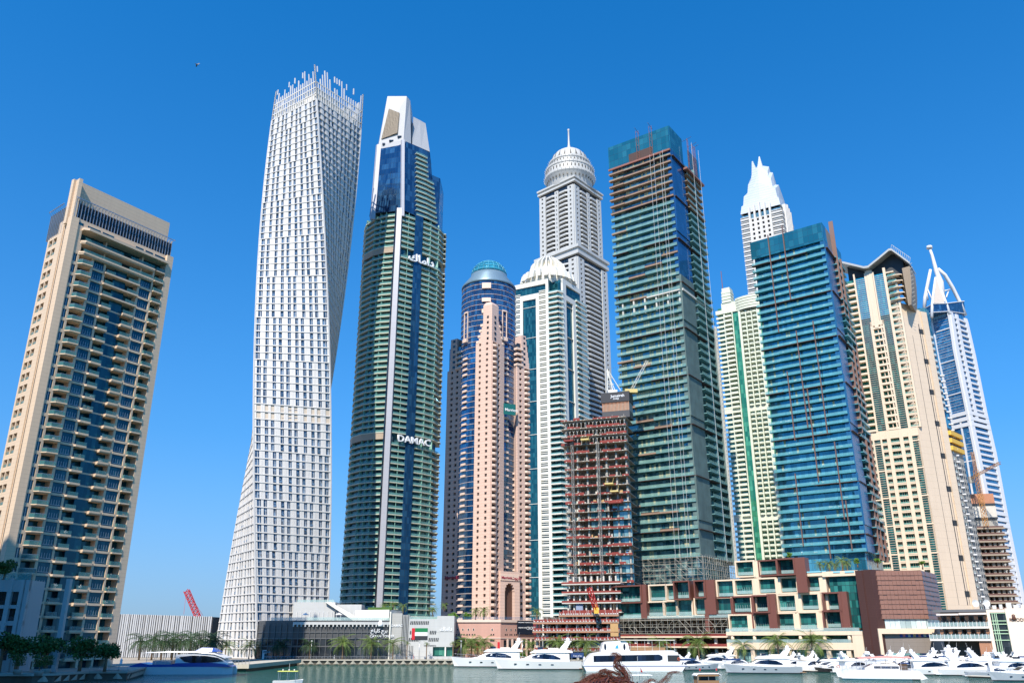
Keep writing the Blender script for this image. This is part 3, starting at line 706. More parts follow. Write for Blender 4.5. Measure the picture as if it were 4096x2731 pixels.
# ================================================================== ivory tower with the scalloped crown
def tower_ivory():
    T = Thing('residential_skyscraper', 'ivory white tower with a scalloped crown, dark glass strips and stacked corner balconies', 'building', (32, 570, 2), 'towers round the marina')
    z0 = 12.0; fh = 4.0; n = 60; zt = z0 + n * fh   # 252
    C, L, Rr = (34.6, 560.0), (1.6, 577.5), (51.6, 585.5)
    cc, ll, rr = map(Vector, (C, L, Rr)); dl = (ll - cc).normalized(); drr = (rr - cc).normalized()
    f0, f1 = Fr(L, C), Fr(C, Rr); ua = f0.u(2207, 2000); a = Vector(f0.p(ua, 0)[:2]); b = Vector(f1.p(f1.u(2254, 1400), 0)[:2])
    core = MB(); core.prism([tuple(a + drr * 1.0), tuple(a + drr * 6), tuple(b + dl * 4 + drr * 1), tuple(b + dl * 1.4 + drr * 1), tuple(rr), tuple(rr + dl * (ll - cc).length), tuple(ll)], 2, zt + 7.5); T.part('glazing', core, g_iv)
    W_ = MB(); bal = []; wins = []
    LV = [f0.u(x, 2000) for x in (2085, 2096, 2153, 2166, 2196)]; fl = f0; fr = Fr(tuple(b), Rr); LR = fr.L; RV = [fr.u(x, 1400) for x in (2254, 2267, 2294, 2305, 2346)]
    for s0, s1, zz in ((-.2, .6, zt + 5), (LV[0], LV[1], zt - 2), (LV[2], LV[3], zt - 2), (LV[4], ua, zt + 8)): W_.fb(fl, s0, s1, 2, zz, -1, .6)
    W_.fb(fl, LV[0], LV[3], zt - 6, zt - 1.9, -1, .61); W_.fb(fl, 0, ua, zt + 4.5, zt + 8, -1, .62)
    for s0, s1, zz in ((RV[0], RV[1], zt + 7), (RV[2], RV[3], zt - 4), (RV[4], LR, zt - 4)): W_.fb(fr, s0, s1, 2, zz, -1, .6)
    W_.fb(fr, RV[1], RV[3], zt - 8, zt - 3.9, -1, .61); W_.fb(fr, 0, LR, zt + 4.5, zt + 8, -1, .62)
    for i in range(n):
        z = z0 + i * fh
        for s0, s1 in ((.6, LV[0]), (LV[3], LV[4])):
            W_.fb(fl, s0, s1, z, z + 1.1, -1, .3); W_.fb(fl, s0, s1, z + 2.0, z + 2.5, -1, .25); W_.fb(fl, s0, s1, z + 3.3, z + 3.8, -1, .3)
        q = MB(); P0, P1, P2 = tuple(a - drr * .2), tuple(cc + dl * 1.0 - drr * .4), tuple(b - dl * .7)
        for u_, v_ in ((P0, P1), (P1, P2)): q.chain([u_, v_], -2, .6, z, z + .8, 0); q.chain([u_, v_], .45, .55, z + .8, z + 1.7, 1)
        bal.append(q); balc(bal, fr, RV[3], RV[4], z, 1.6, 1, .8, 1.0, 1)
        if i % 6 == 3: W_.fb(fl, LV[1], LV[2], z, z + .3, -1, .1); W_.fb(fr, RV[1], RV[2], z, z + .3, -1, .1)
    T.part('wall', W_, m_ivory); T.units('balcony', bal, [m_ivory, r_teal])
    # scalloped crown: two tiers of fins round an octagonal cap
    cx, cy = 27.5, 585.0; K = 24; tier = []
    cap = MB(); cap.lathe((cx, cy), [(17, zt + 7), (18.0, zt + 10), (17.6, zt + 13), (14, zt + 21), (11, zt + 23), (6, zt + 28), (5.5, zt + 30)], 24, 0, False); T.part('crown', cap, m_ivory)
    for k in range(K):
        a_ = 2 * math.pi * (k + .5) / K; d = Vector((math.cos(a_), math.sin(a_))); t = Vector((-d.y, d.x)); c = Vector((cx, cy))
        def pt(r_, s_, z_): q = c + d * r_ + t * s_; return (q.x, q.y, z_)
        m = MB(); w0, w1 = 1.65, 1.5
        m.loft([[pt(19.0, -w0, zt + 12), pt(21.8, -w0, zt + 11), pt(21.8, w0, zt + 11), pt(19.0, w0, zt + 12)], [pt(17.5, -w0 * .92, zt + 17.4), pt(20.3, -w0 * .9, zt + 17.2), pt(20.3, w0 * .9, zt + 17.2), pt(17.5, w0 * .92, zt + 17.4)]]); tier.append(m)
        m = MB(); m.loft([[pt(6.5, -.5, zt + 27), pt(14.8, -.6, zt + 20), pt(14.8, .6, zt + 20), pt(6.5, .5, zt + 27)], [pt(6.3, -.4, zt + 33.5), pt(13.0, -.5, zt + 27), pt(13.0, .5, zt + 27), pt(6.3, .4, zt + 33.5)]]); tier.append(m)
    T.units('crown_fin', tier, m_ivory)
    T.o.scale = (1.3,) * 3; T.o.location = (41.6, 741.0, -.1)  # whole tower scaled up about the camera, same outline in the image
m_ivory = mat('ivory_panel', (.70, .68, .60), .5, var=.05, streak=.07)
g_iv = glass('ivory_tower_glass', (.003, .035, .045), (.02, .11, .13), tint=(.35, .9, 1.), cell=(1.7, 4), ior=1.7, lightp=.3)
tower_ivory()

# ================================================================== domed grey tower behind
def tower_domed():
    T = Thing('supertall_tower', 'grey white supertall tower with a ribbed dome and needle spire behind the ivory tower', 'building', (52, 640, 2), 'towers round the marina')
    fh = 4.1; wall = MB(); wins = []; bal = []
    def body(C, L, Rr, z0, zt, tag_):
        n = int((zt - z0) / fh); core = MB(); core.prism(rect(C, L, Rr, .6), z0, zt); T.part('glazing', core, g_dark)
        for f in (Fr(L, C), Fr(C, Rr)):
            LL = f.L
            for a, b in ((0, .2), (.8, 1.0)) if tag_ else ((0, .18), (.46, .56), (.84, 1.0)):
                win_wall(wall, wins, f, a * LL, b * LL, z0, n, fh, [((a + (b - a) * .36) * LL, (a + (b - a) * .64) * LL)], .9, 1.2, 3.0, -.5)
            for i in range(n):
                z = z0 + i * fh
                for a, b in (((.2, .8),) if tag_ else ((.18, .46), (.56, .84))):
                    q = MB(); m = (a + b) / 2 * LL
                    fpoly(q, f, [(a * LL, -.5), (a * LL, .2), (a * LL * .6 + m * .4, 1.5), (b * LL * .6 + m * .4, 1.5), (b * LL, .2), (b * LL, -.5)], z, z + 1.5); bal.append(q)
    body((53.5, 621), (22.0, 650.5), (81.0, 655), 2, 308, True)
    body((52.2, 622), (24.6, 648), (77.8, 652.5), 316, 376, False)
    for P, z, h in ((rect((54.2, 618.5), (19.5, 650.5), (83.5, 655.5)), 308, 8), (rect((53, 619.6), (22.4, 648.5), (80.5, 653)), 376, 5), ):
        wall.prism(P, z, z + h * .35); c = Vector((51.5, 652)); wall.prism([tuple(c + (Vector(p) - c) * .95) for p in P], z + h * .35, z + h * .7); wall.prism([tuple(c + (Vector(p) - c) * 1.02) for p in P], z + h * .7, z + h)
    T.part('wall', wall, m_pgrey); T.units('window', wins, g_dark); T.units('balcony', bal, m_pgrey)
    c = (51.0, 645.0); d = MB()
    d.lathe(c, [(17.5, 379), (19, 384), (21.3, 388), (22.3, 389.5), (22.3, 391.5), (21.2, 392), (20.8, 397), (21.4, 397.6), (21.4, 399.5), (17.8, 400), (17.8, 404.5), (18.4, 405), (18.4, 406.5), (16.6, 407), (16.2, 409.5), (14.8, 413), (12, 416.6), (8.5, 419.2), (4.2, 421), (2.5, 421.6)], 40, 0, False)
    T.part('dome', d, m_pwhite)
    w = []
    for ring, (r_, z_, h_, wd, K, dt) in enumerate(((20.95, 393, 2.6, .5, 40, 0), (17.9, 401, 2.6, .42, 36, 0), (16.9, 407.4, 4, .95, 20, 1), (20.2, 385.2, 2.2, .5, 36, 0))):
        for k in range(K):
            a = 2 * math.pi * k / K
            if math.sin(a) > .25: continue
            q = MB(); t = Vector((-math.sin(a), math.cos(a))); o = Vector(c) + Vector((math.cos(a), math.sin(a))) * r_
            A, B = o - t * wd, o + t * wd; f = Fr(A, B)
            if dt: tip = Vector(c) + Vector((math.cos(a), math.sin(a))) * 14.6; q.add([(A.x, A.y, z_), (B.x, B.y, z_), (tip.x, tip.y, z_ + 7), (c[0] + math.cos(a) * 13, c[1] + math.sin(a) * 13, z_ + 2)], ((0, 1, 2), (0, 2, 3), (1, 3, 2), (0, 3, 1)))
            else: q.fb(f, 0, f.L, z_, z_ + h_, -.6, .35)
            w.append(q)
    T.units('dome_window', w, m_dgr2)
    fn = []
    for r_, z_, K in ((22, 390, 40), (18.2, 405.3, 36), (21.2, 398, 40)):
        for k in range(K):
            a = 2 * math.pi * (k + .5) / K
            if math.sin(a) > .3: continue
            q = MB(); o = Vector(c) + Vector((math.cos(a), math.sin(a))) * r_; e = o + Vector((math.cos(a), math.sin(a))) * 1.1
            q.bar((o.x, o.y, z_ - 1.2), (e.x, e.y, z_ + .9), .26); fn.append(q)
    T.units('dome_fin', fn, m_pwhite)
    sp = MB(); sp.lathe(c, [(2.6, 421), (1.5, 424), (1.0, 427), (.75, 433), (.75, 441.5), (1.0, 442), (1.0, 443), (.1, 443.3)], 10); T.part('spire', sp, m_pwhite)
    T.o.scale = (1.32,) * 3; T.o.location = (68.64, 844.8, -.24)  # enlarged about the camera position: stands deeper, looks unchanged from the camera
m_pgrey = mat('grey_white_facade', (.50, .50, .48), .6, var=.05, streak=.07)
m_pwhite = mat('white_dome_metal', (.52, .51, .48), .45, var=.05)
m_dgr2 = mat('bronze_grey', (.12, .11, .09), .5, var=.1)
tower_domed()

# ================================================================== the two glass towers with fins
def tower_glass(name, label, C, L, Rr, z0, zt, fh, par, st):
    T = Thing(name, label, 'building', (*C, 2), 'towers round the marina')
    core = MB(); core.prism(rect(C, L, Rr, 1.15), 2, zt - par + 1); T.part('glazing', core, st['glass'])
    # slab corner column so the two faces meet
    fl, fr = Fr(L, C), Fr(C, Rr); LL, LR = fl.L, fr.L; n = int((zt - par - z0) / fh); z0 = zt - par - n * fh
    bal = []; rnd = random.Random(st['seed']); pan = MB(); wall = MB(); fins = []; nets = MB(); cur = []
    for i in range(n):
        z = z0 + i * fh; stage = (n - 1 - i) // st['step']
        hi = (z - 38) / (zt - 38)
        cuts = [0, .24, .5, .76, 1.0]
        for a, b in zip(cuts, cuts[1:]):
            off = .35 if (stage + int(a * 8)) % 3 == 0 else 0.0
            q = MB(); bare = st['raw'] and (hi > .80 or rnd.random() < .08)
            q.fb(fl, a * LL + .03, b * LL - .03, z, z + (.7 if bare else .36), -1.15, .5 + off, 2 if bare else 0)
            q.fb(fl, a * LL + .03, b * LL - .03, z + .36, z + (1.0 if bare else 1.45), .40 + off, .44 + off, 3 if (bare and rnd.random() < .5) else 1)
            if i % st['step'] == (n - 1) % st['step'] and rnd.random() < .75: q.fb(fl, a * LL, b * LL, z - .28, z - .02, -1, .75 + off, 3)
            bal.append(q)
            for k in range(8):
                if rnd.random() < st['cur'] * (2.2 if .35 < hi < .62 else .8):
                    u = (a + (b - a) * (k + .5) / 8) * LL; w = MB(); w.fb(fl, u - .45, u + .45, z + .4, z + 3.3, -1.12, -1.08); cur.append(w)
        # right face: glass or netted panel then deep balconies
        q = MB(); q.fb(fr, st['pw'] * LR, .97 * LR, z, z + .38, -1.9, 1.5 + .5 * ((stage) % 2), 2 if st['raw'] and (hi > .8) else 0)
        q.fb(fr, st['pw'] * LR, .97 * LR, z + .38, z + 1.45, 1.36 + .5 * (stage % 2), 1.42 + .5 * (stage % 2), 1)
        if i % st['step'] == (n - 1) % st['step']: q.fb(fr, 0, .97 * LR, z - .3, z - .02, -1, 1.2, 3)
        bal.append(q)
        w = MB(); w.fb(fr, (st['pw'] + .28) * LR, (st['pw'] + .34) * LR, z + .45, z + fh, -1.9, 1.2); bal.append(w)
    npan = n // st['step'] + 1
    for k in range(npan):
        za = max(z0, zt - par - (k + 1) * st['step'] * fh); zb = zt - par - k * st['step'] * fh - .1
        p = MB(); p.fb(fr, 0.02, st['pw'] * LR, za, zb, -1.9, .25 + .35 * (k % 2)); T.part('side_panel', p, st['pmat'] if not st['raw'] or k > 2 else g_bpan)
    if par:
        p = MB(); p.fb(fl, 0, LL - .4, zt - par, zt, -.2, .2); p.fb(fr, 0, .42 * LR, zt - par, zt, -.2, .2); p.fb(fr, .62 * LR, .98 * LR, zt - par, zt - 2.5, -.2, .2); T.part('parapet_glazing', p, st['parg'])
    T.units('curtain', cur, m_curtain)
    T.units('balcony', bal, [st['edge'], st['rail'], m_rawslab, m_rustf])
    return T, fl, fr, n, z0
m_rawslab = mat('raw_brown_slab', (.30, .20, .14), .8, var=.3, scale=.8)
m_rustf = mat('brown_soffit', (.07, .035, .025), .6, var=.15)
m_curtain = mat('beige_sheeting', (.50, .42, .23), .8, var=.3, scale=1.5)
g_bpan = glass('blue_side_glass', (.01, .05, .14), (.02, .08, .2), tint=(.5, .75, 1.), cell=(1.8, 3.7), ior=2.0, wav=.01)
g_par = glass('parapet_glass', (.010, .09, .13), (.025, .15, .20), tint=(.55, .9, 1.), cell=(2.4, 3.4), ior=1.9)
def tower_site():
    T, fl, fr, n, z0 = tower_glass('residential_skyscraper', 'unfinished teal glass tower wrapped in netting and hoist masts, scaffold round its foot', (76.9, 350), (49.4, 369.8), (96.9, 378.4), 40, 246.7, 3.7, 13,
        dict(glass=g_teal2, step=6, seed=4, raw=True, cur=.22, pw=.42, pmat=m_net, parg=g_par, edge=m_edgeg, rail=r_tealg))
    LL, LR = fl.L, fr.L
    # raw concrete transfer frame two thirds up
    w = MB(); zc = 155
    for k in range(6): u = LL * (.12 + .86 * k / 5); w.fb(fl, u - .35, u + .35, zc - 3, zc + 4.4, -1.8, .3)
    w.fb(fl, .5 * LL, LL - .1, zc + 4, zc + 4.6, -1.8, .8)
    for k in range(5): u = LR * (.05 + .9 * k / 4); w.fb(fr, u - .5, u + .5, zc - 6, zc + 4, -1.8, .5)
    w.fb(fr, .1, LR * .97, zc + 4, zc + 5, -1.8, 1.2)
    T.part('transfer_frame', w, m_concw)
    # open roof void
    v = MB(); v.fb(fl, .34 * LL, .72 * LL, 233.8, 238.4, -.1, .32); T.part('roof_opening', v, m_rustf)
    hd = MB(); hd.fb(fl, 0, LL, 232.6, 233.5, .2, 1.0); hd.fb(fr, .36 * LR, .98 * LR, 228, 229, .6, 2.8); T.part('red_edge_guard', hd, m_rust)
    # hoist ropes and masts
    rp = []
    for u, zt_ in ((.70, 233), (.76, 233), (.90, 233), (.86, 232)):
        q = MB(); q.bar(fl.p(u * LL, 40, 1.9), fl.p(u * LL, zt_, 1.9), .07); rp.append(q)
    for u in (.55, .80):
        q = MB(); q.bar(fr.p(u * LR, 40, 3.8), fr.p(u * LR, 246, 3.4), .08); rp.append(q)
    T.units('hoist_rope', rp, m_ropew)
    cr = []
    for f, u in ((fl, .5), (fl, .715), (fr, .60), (fr, .78), (fr, .86)):
        q = MB()
        for s in (-.7, .7): q.bar(f.p(u * f.L + s, 233, .7), f.p(u * f.L + s, 250, .7), .12)
        for k in range(9): q.bar(f.p(u * f.L + (-.7 if k % 2 else .7), 233 + k * 1.9, .7), f.p(u * f.L + (.7 if k % 2 else -.7), 234.9 + k * 1.9, .7), .08)
        q.bar(f.p(u * f.L, 249.5, -2), f.p(u * f.L, 250.5, 3), .15); cr.append(q)
    T.units('davit_mast', cr, m_rust)
    nt = MB(); nt.fb(fr, .93 * LR, 1.02 * LR, 40, 150, -2, 2.2); T.part('netting', nt, m_net)
    ms = MB(); ms.bar(fr.p(.86 * LR, 40, 3.4), fr.p(.86 * LR, 150, 3.4), .4); ms.bar(fr.p(.9 * LR, 40, 3.4), fr.p(.9 * LR, 150, 3.4), .4)
    for k in range(60): ms.bar(fr.p(.86 * LR, 40 + k * 1.83, 3.4), fr.p(.9 * LR, 41.8 + k * 1.83, 3.4), .15)
    T.part('hoist_mast', ms, m_concw)
    # scaffold at the foot, running round both faces
    scaffold('building_scaffold', 'pale tube scaffold wrapped round the foot of the unfinished teal tower', fl, -1, LL + 1.6, 29.5, 41, 2.1, 1.1, 2.2)
    scaffold('building_scaffold', 'scaffold of crossed tubes on the shaded side of the unfinished teal tower', fr, -.5, LR + 2, 29.5, 41, 2.1, 1.1, 2.2)
def scaffold(name, label, fr, u0, u1, z0, z1, dz, n0, n1, du=2.4, group=None, plank=True):
    T = Thing(name, label, 'scaffold', fr.p((u0 + u1) / 2, z0, n0), group); rnd = random.Random(int(u1 * 10 + z0))
    a = MB(); b = MB(); c = MB(); k = max(1, round((u1 - u0) / du)); st = (u1 - u0) / k; m = max(1, round((z1 - z0) / dz)); sz = (z1 - z0) / m
    for i in range(k + 1):
        u = u0 + st * i
        for n in (n0, n1): a.bar(fr.p(u, z0, n), fr.p(u, z1 + .6, n), .09)
    for j in range(m + 1):
        z = z0 + sz * j
        for n in (n0, n1): b.bar(fr.p(u0, z, n), fr.p(u1, z, n), .09)
        b.bar(fr.p(u0, z + .9, n1), fr.p(u1, z + .9, n1), .06)
        if plank:
            for i in range(k):
                if rnd.random() < .6: c.fb(fr, u0 + st * i, u0 + st * (i + 1), z + .02, z + .1, n0 + .05, n1 - .05)
    for j in range(m):
        for i in range(k):
            if rnd.random() < .55: s = rnd.random() < .5; b.bar(fr.p(u0 + st * (i + s), z0 + sz * j, n1 + .06), fr.p(u0 + st * (i + 1 - s), z0 + sz * (j + 1), n1 + .06), .07)
    T.part('standard', a, m_scaf); T.part('ledger', b, m_scaf)
    if c.v: T.part('deck_board', c, m_scaf)
    return T
m_ropew = mat('pale_rope', (.75, .75, .72), .6, var=.1)
m_edgeg = mat('dusty_teal_edge', (.13, .27, .27), .5, var=.2)
r_tealg = clear('dusty_teal_balustrade', (.24, .42, .37), .42)
g_teal2 = glass('site_glass', (.006, .07, .09), (.25, .38, .36), tint=(.55, .9, 1.), cell=(1.5, 3.7), ior=2.3, lightp=.35, wav=.05)
tower_site()
def tower_blue():
    T, fl, fr, n, z0 = tower_glass('residential_skyscraper', 'finished blue glass tower with brown fins and a plain blue side face', (149.4, 360), (120.9, 382.2), (169.2, 389.2), 42, 198.8, 3.72, 9.5,
        dict(glass=g_blue, step=6, seed=8, raw=False, cur=.05, pw=.40, pmat=m_blue, parg=g_par, edge=m_bluee, rail=r_blue))
    LL, LR = fl.L, fr.L; fins = []
    for u, a, b in ((.27, 148, 200), (.48, 163, 203), (.5, 100, 147), (.73, 96, 150), (.98, 0, 0), (.32, 95, 128), (.55, 75, 118), (.8, 58, 92), (.27, 48, 80), (.58, 42, 60), (.84, 45, 66)):
        if b: q = MB(); q.fb(fl, u * LL - .16, u * LL + .16, a, b, .3, 1.2); fins.append(q)
    for u, a, b in ((.45, 155, 206), (.66, 150, 188), (.66, 112, 140), (.88, 106, 150), (.45, 98, 132), (.62, 60, 96), (.9, 70, 100), (.66, 42, 62), (.9, 42, 60), (.48, 42, 70)):
        q = MB(); q.fb(fr, u * LR - .2, u * LR + .2, a, b, 0, 2.1); fins.append(q)
    T.units('vertical_fin', fins, m_finb)
    # furniture and plants showing on the balconies
    rnd = random.Random(11); lst = []
    for k in range(120):
        i = rnd.randrange(n - 2); u = rnd.uniform(.02, .96) * LL; z = z0 + i * 3.72 + .5; q = MB(); h = rnd.uniform(.5, 1.2); q.fb(fl, u, u + .15, z, z + h, -.9, -.8); q.fb(fl, u, u + rnd.uniform(.6, 1.6), z + h * .5, z + h * .75, -1.2, -.5); lst.append(q)
    T.units('balcony_furniture', lst, m_white)
m_finb = mat('brown_fin', (.20, .11, .085), .5, var=.1)
m_bluee = mat('blue_teal_edge', (.08, .29, .34), .35, var=.1)
tower_blue()
# ================================================================== concrete frame under construction (red edge mesh)
def tower_frame():
    T = Thing('construction_tower', 'half-built concrete tower with red safety mesh on every floor, left of the netted tower', 'building', (40, 352, 2))
    C, L, Rr = (48.5, 344.5), (22.6, 353.5), (56, 366); fl = Fr(L, C); LL = fl.L
    fh = 3.55; z0 = 20.0; n = 22; zt = z0 + n * fh   # 98
    core = MB(); core.prism(rect(C, L, Rr, 6), 2, zt - 3); T.part('core_wall', core, m_conc)
    slabs = []; rnd = random.Random(2); gl = []
    for i in range(n + 1):
        z = z0 + i * fh; q = MB(); ex = 0.0 if i < n - 3 else 1.2
        q.fb(fl, -ex, LL, z, z + .35, -14, .3 + ex * .6)
        q.fb(fl, -ex, LL, z + .02, z + .33, .32 + ex * .6, .36 + ex * .6, 0)
        for k in range(10):
            if rnd.random() < .72: q.fb(fl, -ex + (LL + ex) * k / 10, -ex + (LL + ex) * (k + 1) / 10, z + rnd.uniform(.05, .35), z + rnd.uniform(.7, 1.35), .37 + ex * .6, .43 + ex * .6, 1)
        for k in range(12):
            u = LL * (k + rnd.random() * .6) / 12; q.fb(fl, u, u + .5, z + .05, z + .35, .45 + ex * .6, .5 + ex * .6, 2)
            if rnd.random() < .5: q.fb(fl, u + .8, u + .9, z + .3, z + 1.6, .0, .1, 2)
            if i < 14 and rnd.random() < .45: q.fb(fl, u, u + rnd.uniform(.4, 1.4), z + .35, z + rnd.uniform(1, 2.2), -2.5, -1.5, rnd.choice((2, 3)))
        slabs.append(q)
        if i < 12 and True:
            for a, b in ((.38, .62), (.72, 1.0)):
                if rnd.random() < .75: w = MB(); w.fb(fl, a * LL, b * LL, z + .4, z + fh - .1, -1.4, -1.3); gl.append(w)
    T.units('floor_slab', slabs, [m_concf, m_red, m_concw, m_ply])
    T.units('window', gl, g_teal2)
    cols = []
    for k in range(7):
        for d in (-1.0, -5.0):
            q = MB(); u = LL * (.04 + .92 * k / 6); q.fb(fl, u - .35, u + .35, 2, zt, d - .7, d); cols.append(q)
    T.units('column', cols, m_conc)
    # formwork props with fan heads at the top storeys
    pr = []
    for i in range(n - 3, n):
        z = z0 + i * fh
        for k in range(16):
            q = MB(); u = LL * (k + .5) / 16; p = fl.p(u, z + .4, .2); q.bar(p, fl.p(u, z + 2.2, .2), .12)
            for s in (-.8, -.4, .4, .8): q.bar(fl.p(u, z + 2.2, .2), fl.p(u + s, z + 3.4, .2), .09)
            pr.append(q)
    T.units('formwork_prop', pr, m_concw)
    # climbing core box and its hoarding
    fb_ = Fr(fl.p(.60 * LL, 0, -3)[:2], fl.p(LL + 1, 0, -3)[:2])
    q = MB(); q.fb(fb_, 0, fb_.L, zt + 1, zt + 4.0, -8, 0); T.part('core_base', q, m_dgrey2)
    q = []
    for k in range(20): w = MB(); u = fb_.L * (k + .5) / 20; w.fb(fb_, u - .14, u + .14, zt + 4, zt + 8.0, -.3, .1); q.append(w)
    T.units('formwork_rail', q, m_orange)
    q = MB(); q.fb(fb_, .1, fb_.L - .1, zt + 4, zt + 8, -8, -.4); T.part('core_panel', q, m_conc)
    q = MB(); q.fb(fb_, -.3, fb_.L + .2, zt + 8, zt + 12.4, -8.2, .3); T.part('hoarding', q, m_black)
    T.text('Jumeirah', fb_, 4.1, zt + 10.1, 1.7, .35, m_textw, .05); T.text('Living', fb_, 5.0, zt + 9.1, 1.1, .35, m_textw, .05, shear=.3)
    # yellow loading platforms and red screens
    for name, px, py, w_, m_ in (('loading_platform', 2330, 1765, 3.5, m_yel2), ('loading_platform', 2425, 1940, 3.6, m_yel2), ('loading_platform', 2447, 1970, 3.4, m_yel2), ('red_net_platform', 2262, 1770, 4.2, m_red), ('red_net_platform', 2440, 2015, 5.5, m_red)):
        u, z = fl.px(px, py); q = MB(); q.fb(fl, u, u + w_, z - .15, z + .45, 0, 3.2); q.bar(fl.p(u + .3, z + .3, 3), fl.p(u + .3, z + 3, 0), .08); q.bar(fl.p(u + w_ - .3, z + .3, 3), fl.p(u + w_ - .3, z + 3, 0), .08); T.part(name, q, m_)
    # external hoist masts
    for px in (2295, 2398):
        u = fl.u(px, 1900); q = MB(); zt2 = zt - 6 if px < 2300 else zt - 10
        for s in (-.45, .45):
            for d in (1.0, 1.9): q.bar(fl.p(u + s, 16, d), fl.p(u + s, zt2, d), .1)
        for k in range(int((zt2 - 16) / 1.3)): q.bar(fl.p(u + (-.45 if k % 2 else .45), 16 + k * 1.3, 1.95), fl.p(u + (.45 if k % 2 else -.45), 17.3 + k * 1.3, 1.95), .09); q.bar(fl.p(u - .45, 16 + k * 1.3, 1.95), fl.p(u + .45, 16 + k * 1.3, 1.95), .07)
        T.part('hoist_mast', q, m_conc)
    u, z = fl.px(2327, 2430); q = MB(); q.fb(fl, u - 1.4, u + 1.4, z - 1.2, z + 1.4, 2, 3.8); T.part('hoist_cage', q, m_bluegrey)
    # crane jib on the core
    K = Thing('tower_crane', 'white luffing tower crane on top of the half-built red-mesh tower', 'crane', fb_.p(4, zt + 12.4, -4))
    q = MB(); b = fb_.p(4, 0, -4); z = zt + 12.4
    q.prism([(b[0] - 2, b[1] - 1.5), (b[0] + 2, b[1] - 1.5), (b[0] + 2, b[1] + 1.5), (b[0] - 2, b[1] + 1.5)], z, z + 2.0); K.part('slewing_platform', q, m_offw)
    q = MB(); top = (b[0] - 1.8, b[1], z + 12)
    for s in (-1.2, 1.2):
        q.bar((b[0] + s - 1, b[1], z + 2), top, .3); q.bar((b[0] + s + 2.5, b[1], z + 2), (b[0] - 1.8 + s * .4, b[1], z + 11), .25)
    for t in (.3, .6): q.bar((b[0] - 2.2 + 1.2 * t * .3, b[1], z + 2 + 10 * t), (b[0] + 1.6 - 2.6 * t, b[1], z + 2 + 10 * t), .2)
    K.part('a_frame', q, m_offw)
    q = MB(); j0, j1 = Vector(fb_.p(11, zt + 12, -5)), Vector(fb_.p(20, zt + 27, -5))
    lattice(q, j0, j1, .9, 10, .07); K.part('jib', q, m_offw)
    q = MB(); q.bar(tuple(j1), top, .06); K.part('jib_rope', q, m_steel)
    q = MB(); e = fb_.p(12.5, 0, -4); q.prism([(e[0] - 3, e[1] - 1.5), (e[0] + 2.4, e[1] - 1.5), (e[0] + 2.4, e[1] + 1.5), (e[0] - 3, e[1] + 1.5)], zt + 12.4, zt + 14); K.part('machinery_deck', q, m_yel2)
def lattice(mb, a, b, w, n, t):
    d = (b - a); ax = d.normalized(); s = ax.cross(Vector((0, 0, 1))); s = (s if s.length > .1 else ax.cross(Vector((1, 0, 0)))).normalized(); u = ax.cross(s)
    cs = [(s * i + u * j) * (w / 2) for i, j in ((-1, -1), (1, -1), (1, 1), (-1, 1))]
    for c in cs: mb.bar(tuple(a + c), tuple(b + c), t)
    for k in range(n):
        p, q = a + d * (k / n), a + d * ((k + 1) / n)
        for i in range(4): mb.bar(tuple(p + cs[i]), tuple((q + cs[(i + 1) % 4]) if k % 2 else (q + cs[i - 1])), t * .7)
m_concf = mat('site_concrete', (.30, .24, .19), .85, var=.2, scale=.6)
m_dgrey2 = mat('charcoal_sheet', (.06, .06, .065), .6, var=.1)
m_orange = mat('orange_formwork', (.45, .20, .11), .7, var=.2, scale=.8)
m_yel2 = mat('yellow_platform', (.62, .48, .18), .6, var=.15)
m_bluegrey = mat('blue_grey_cage', (.25, .30, .42), .6, var=.15)
tower_frame()

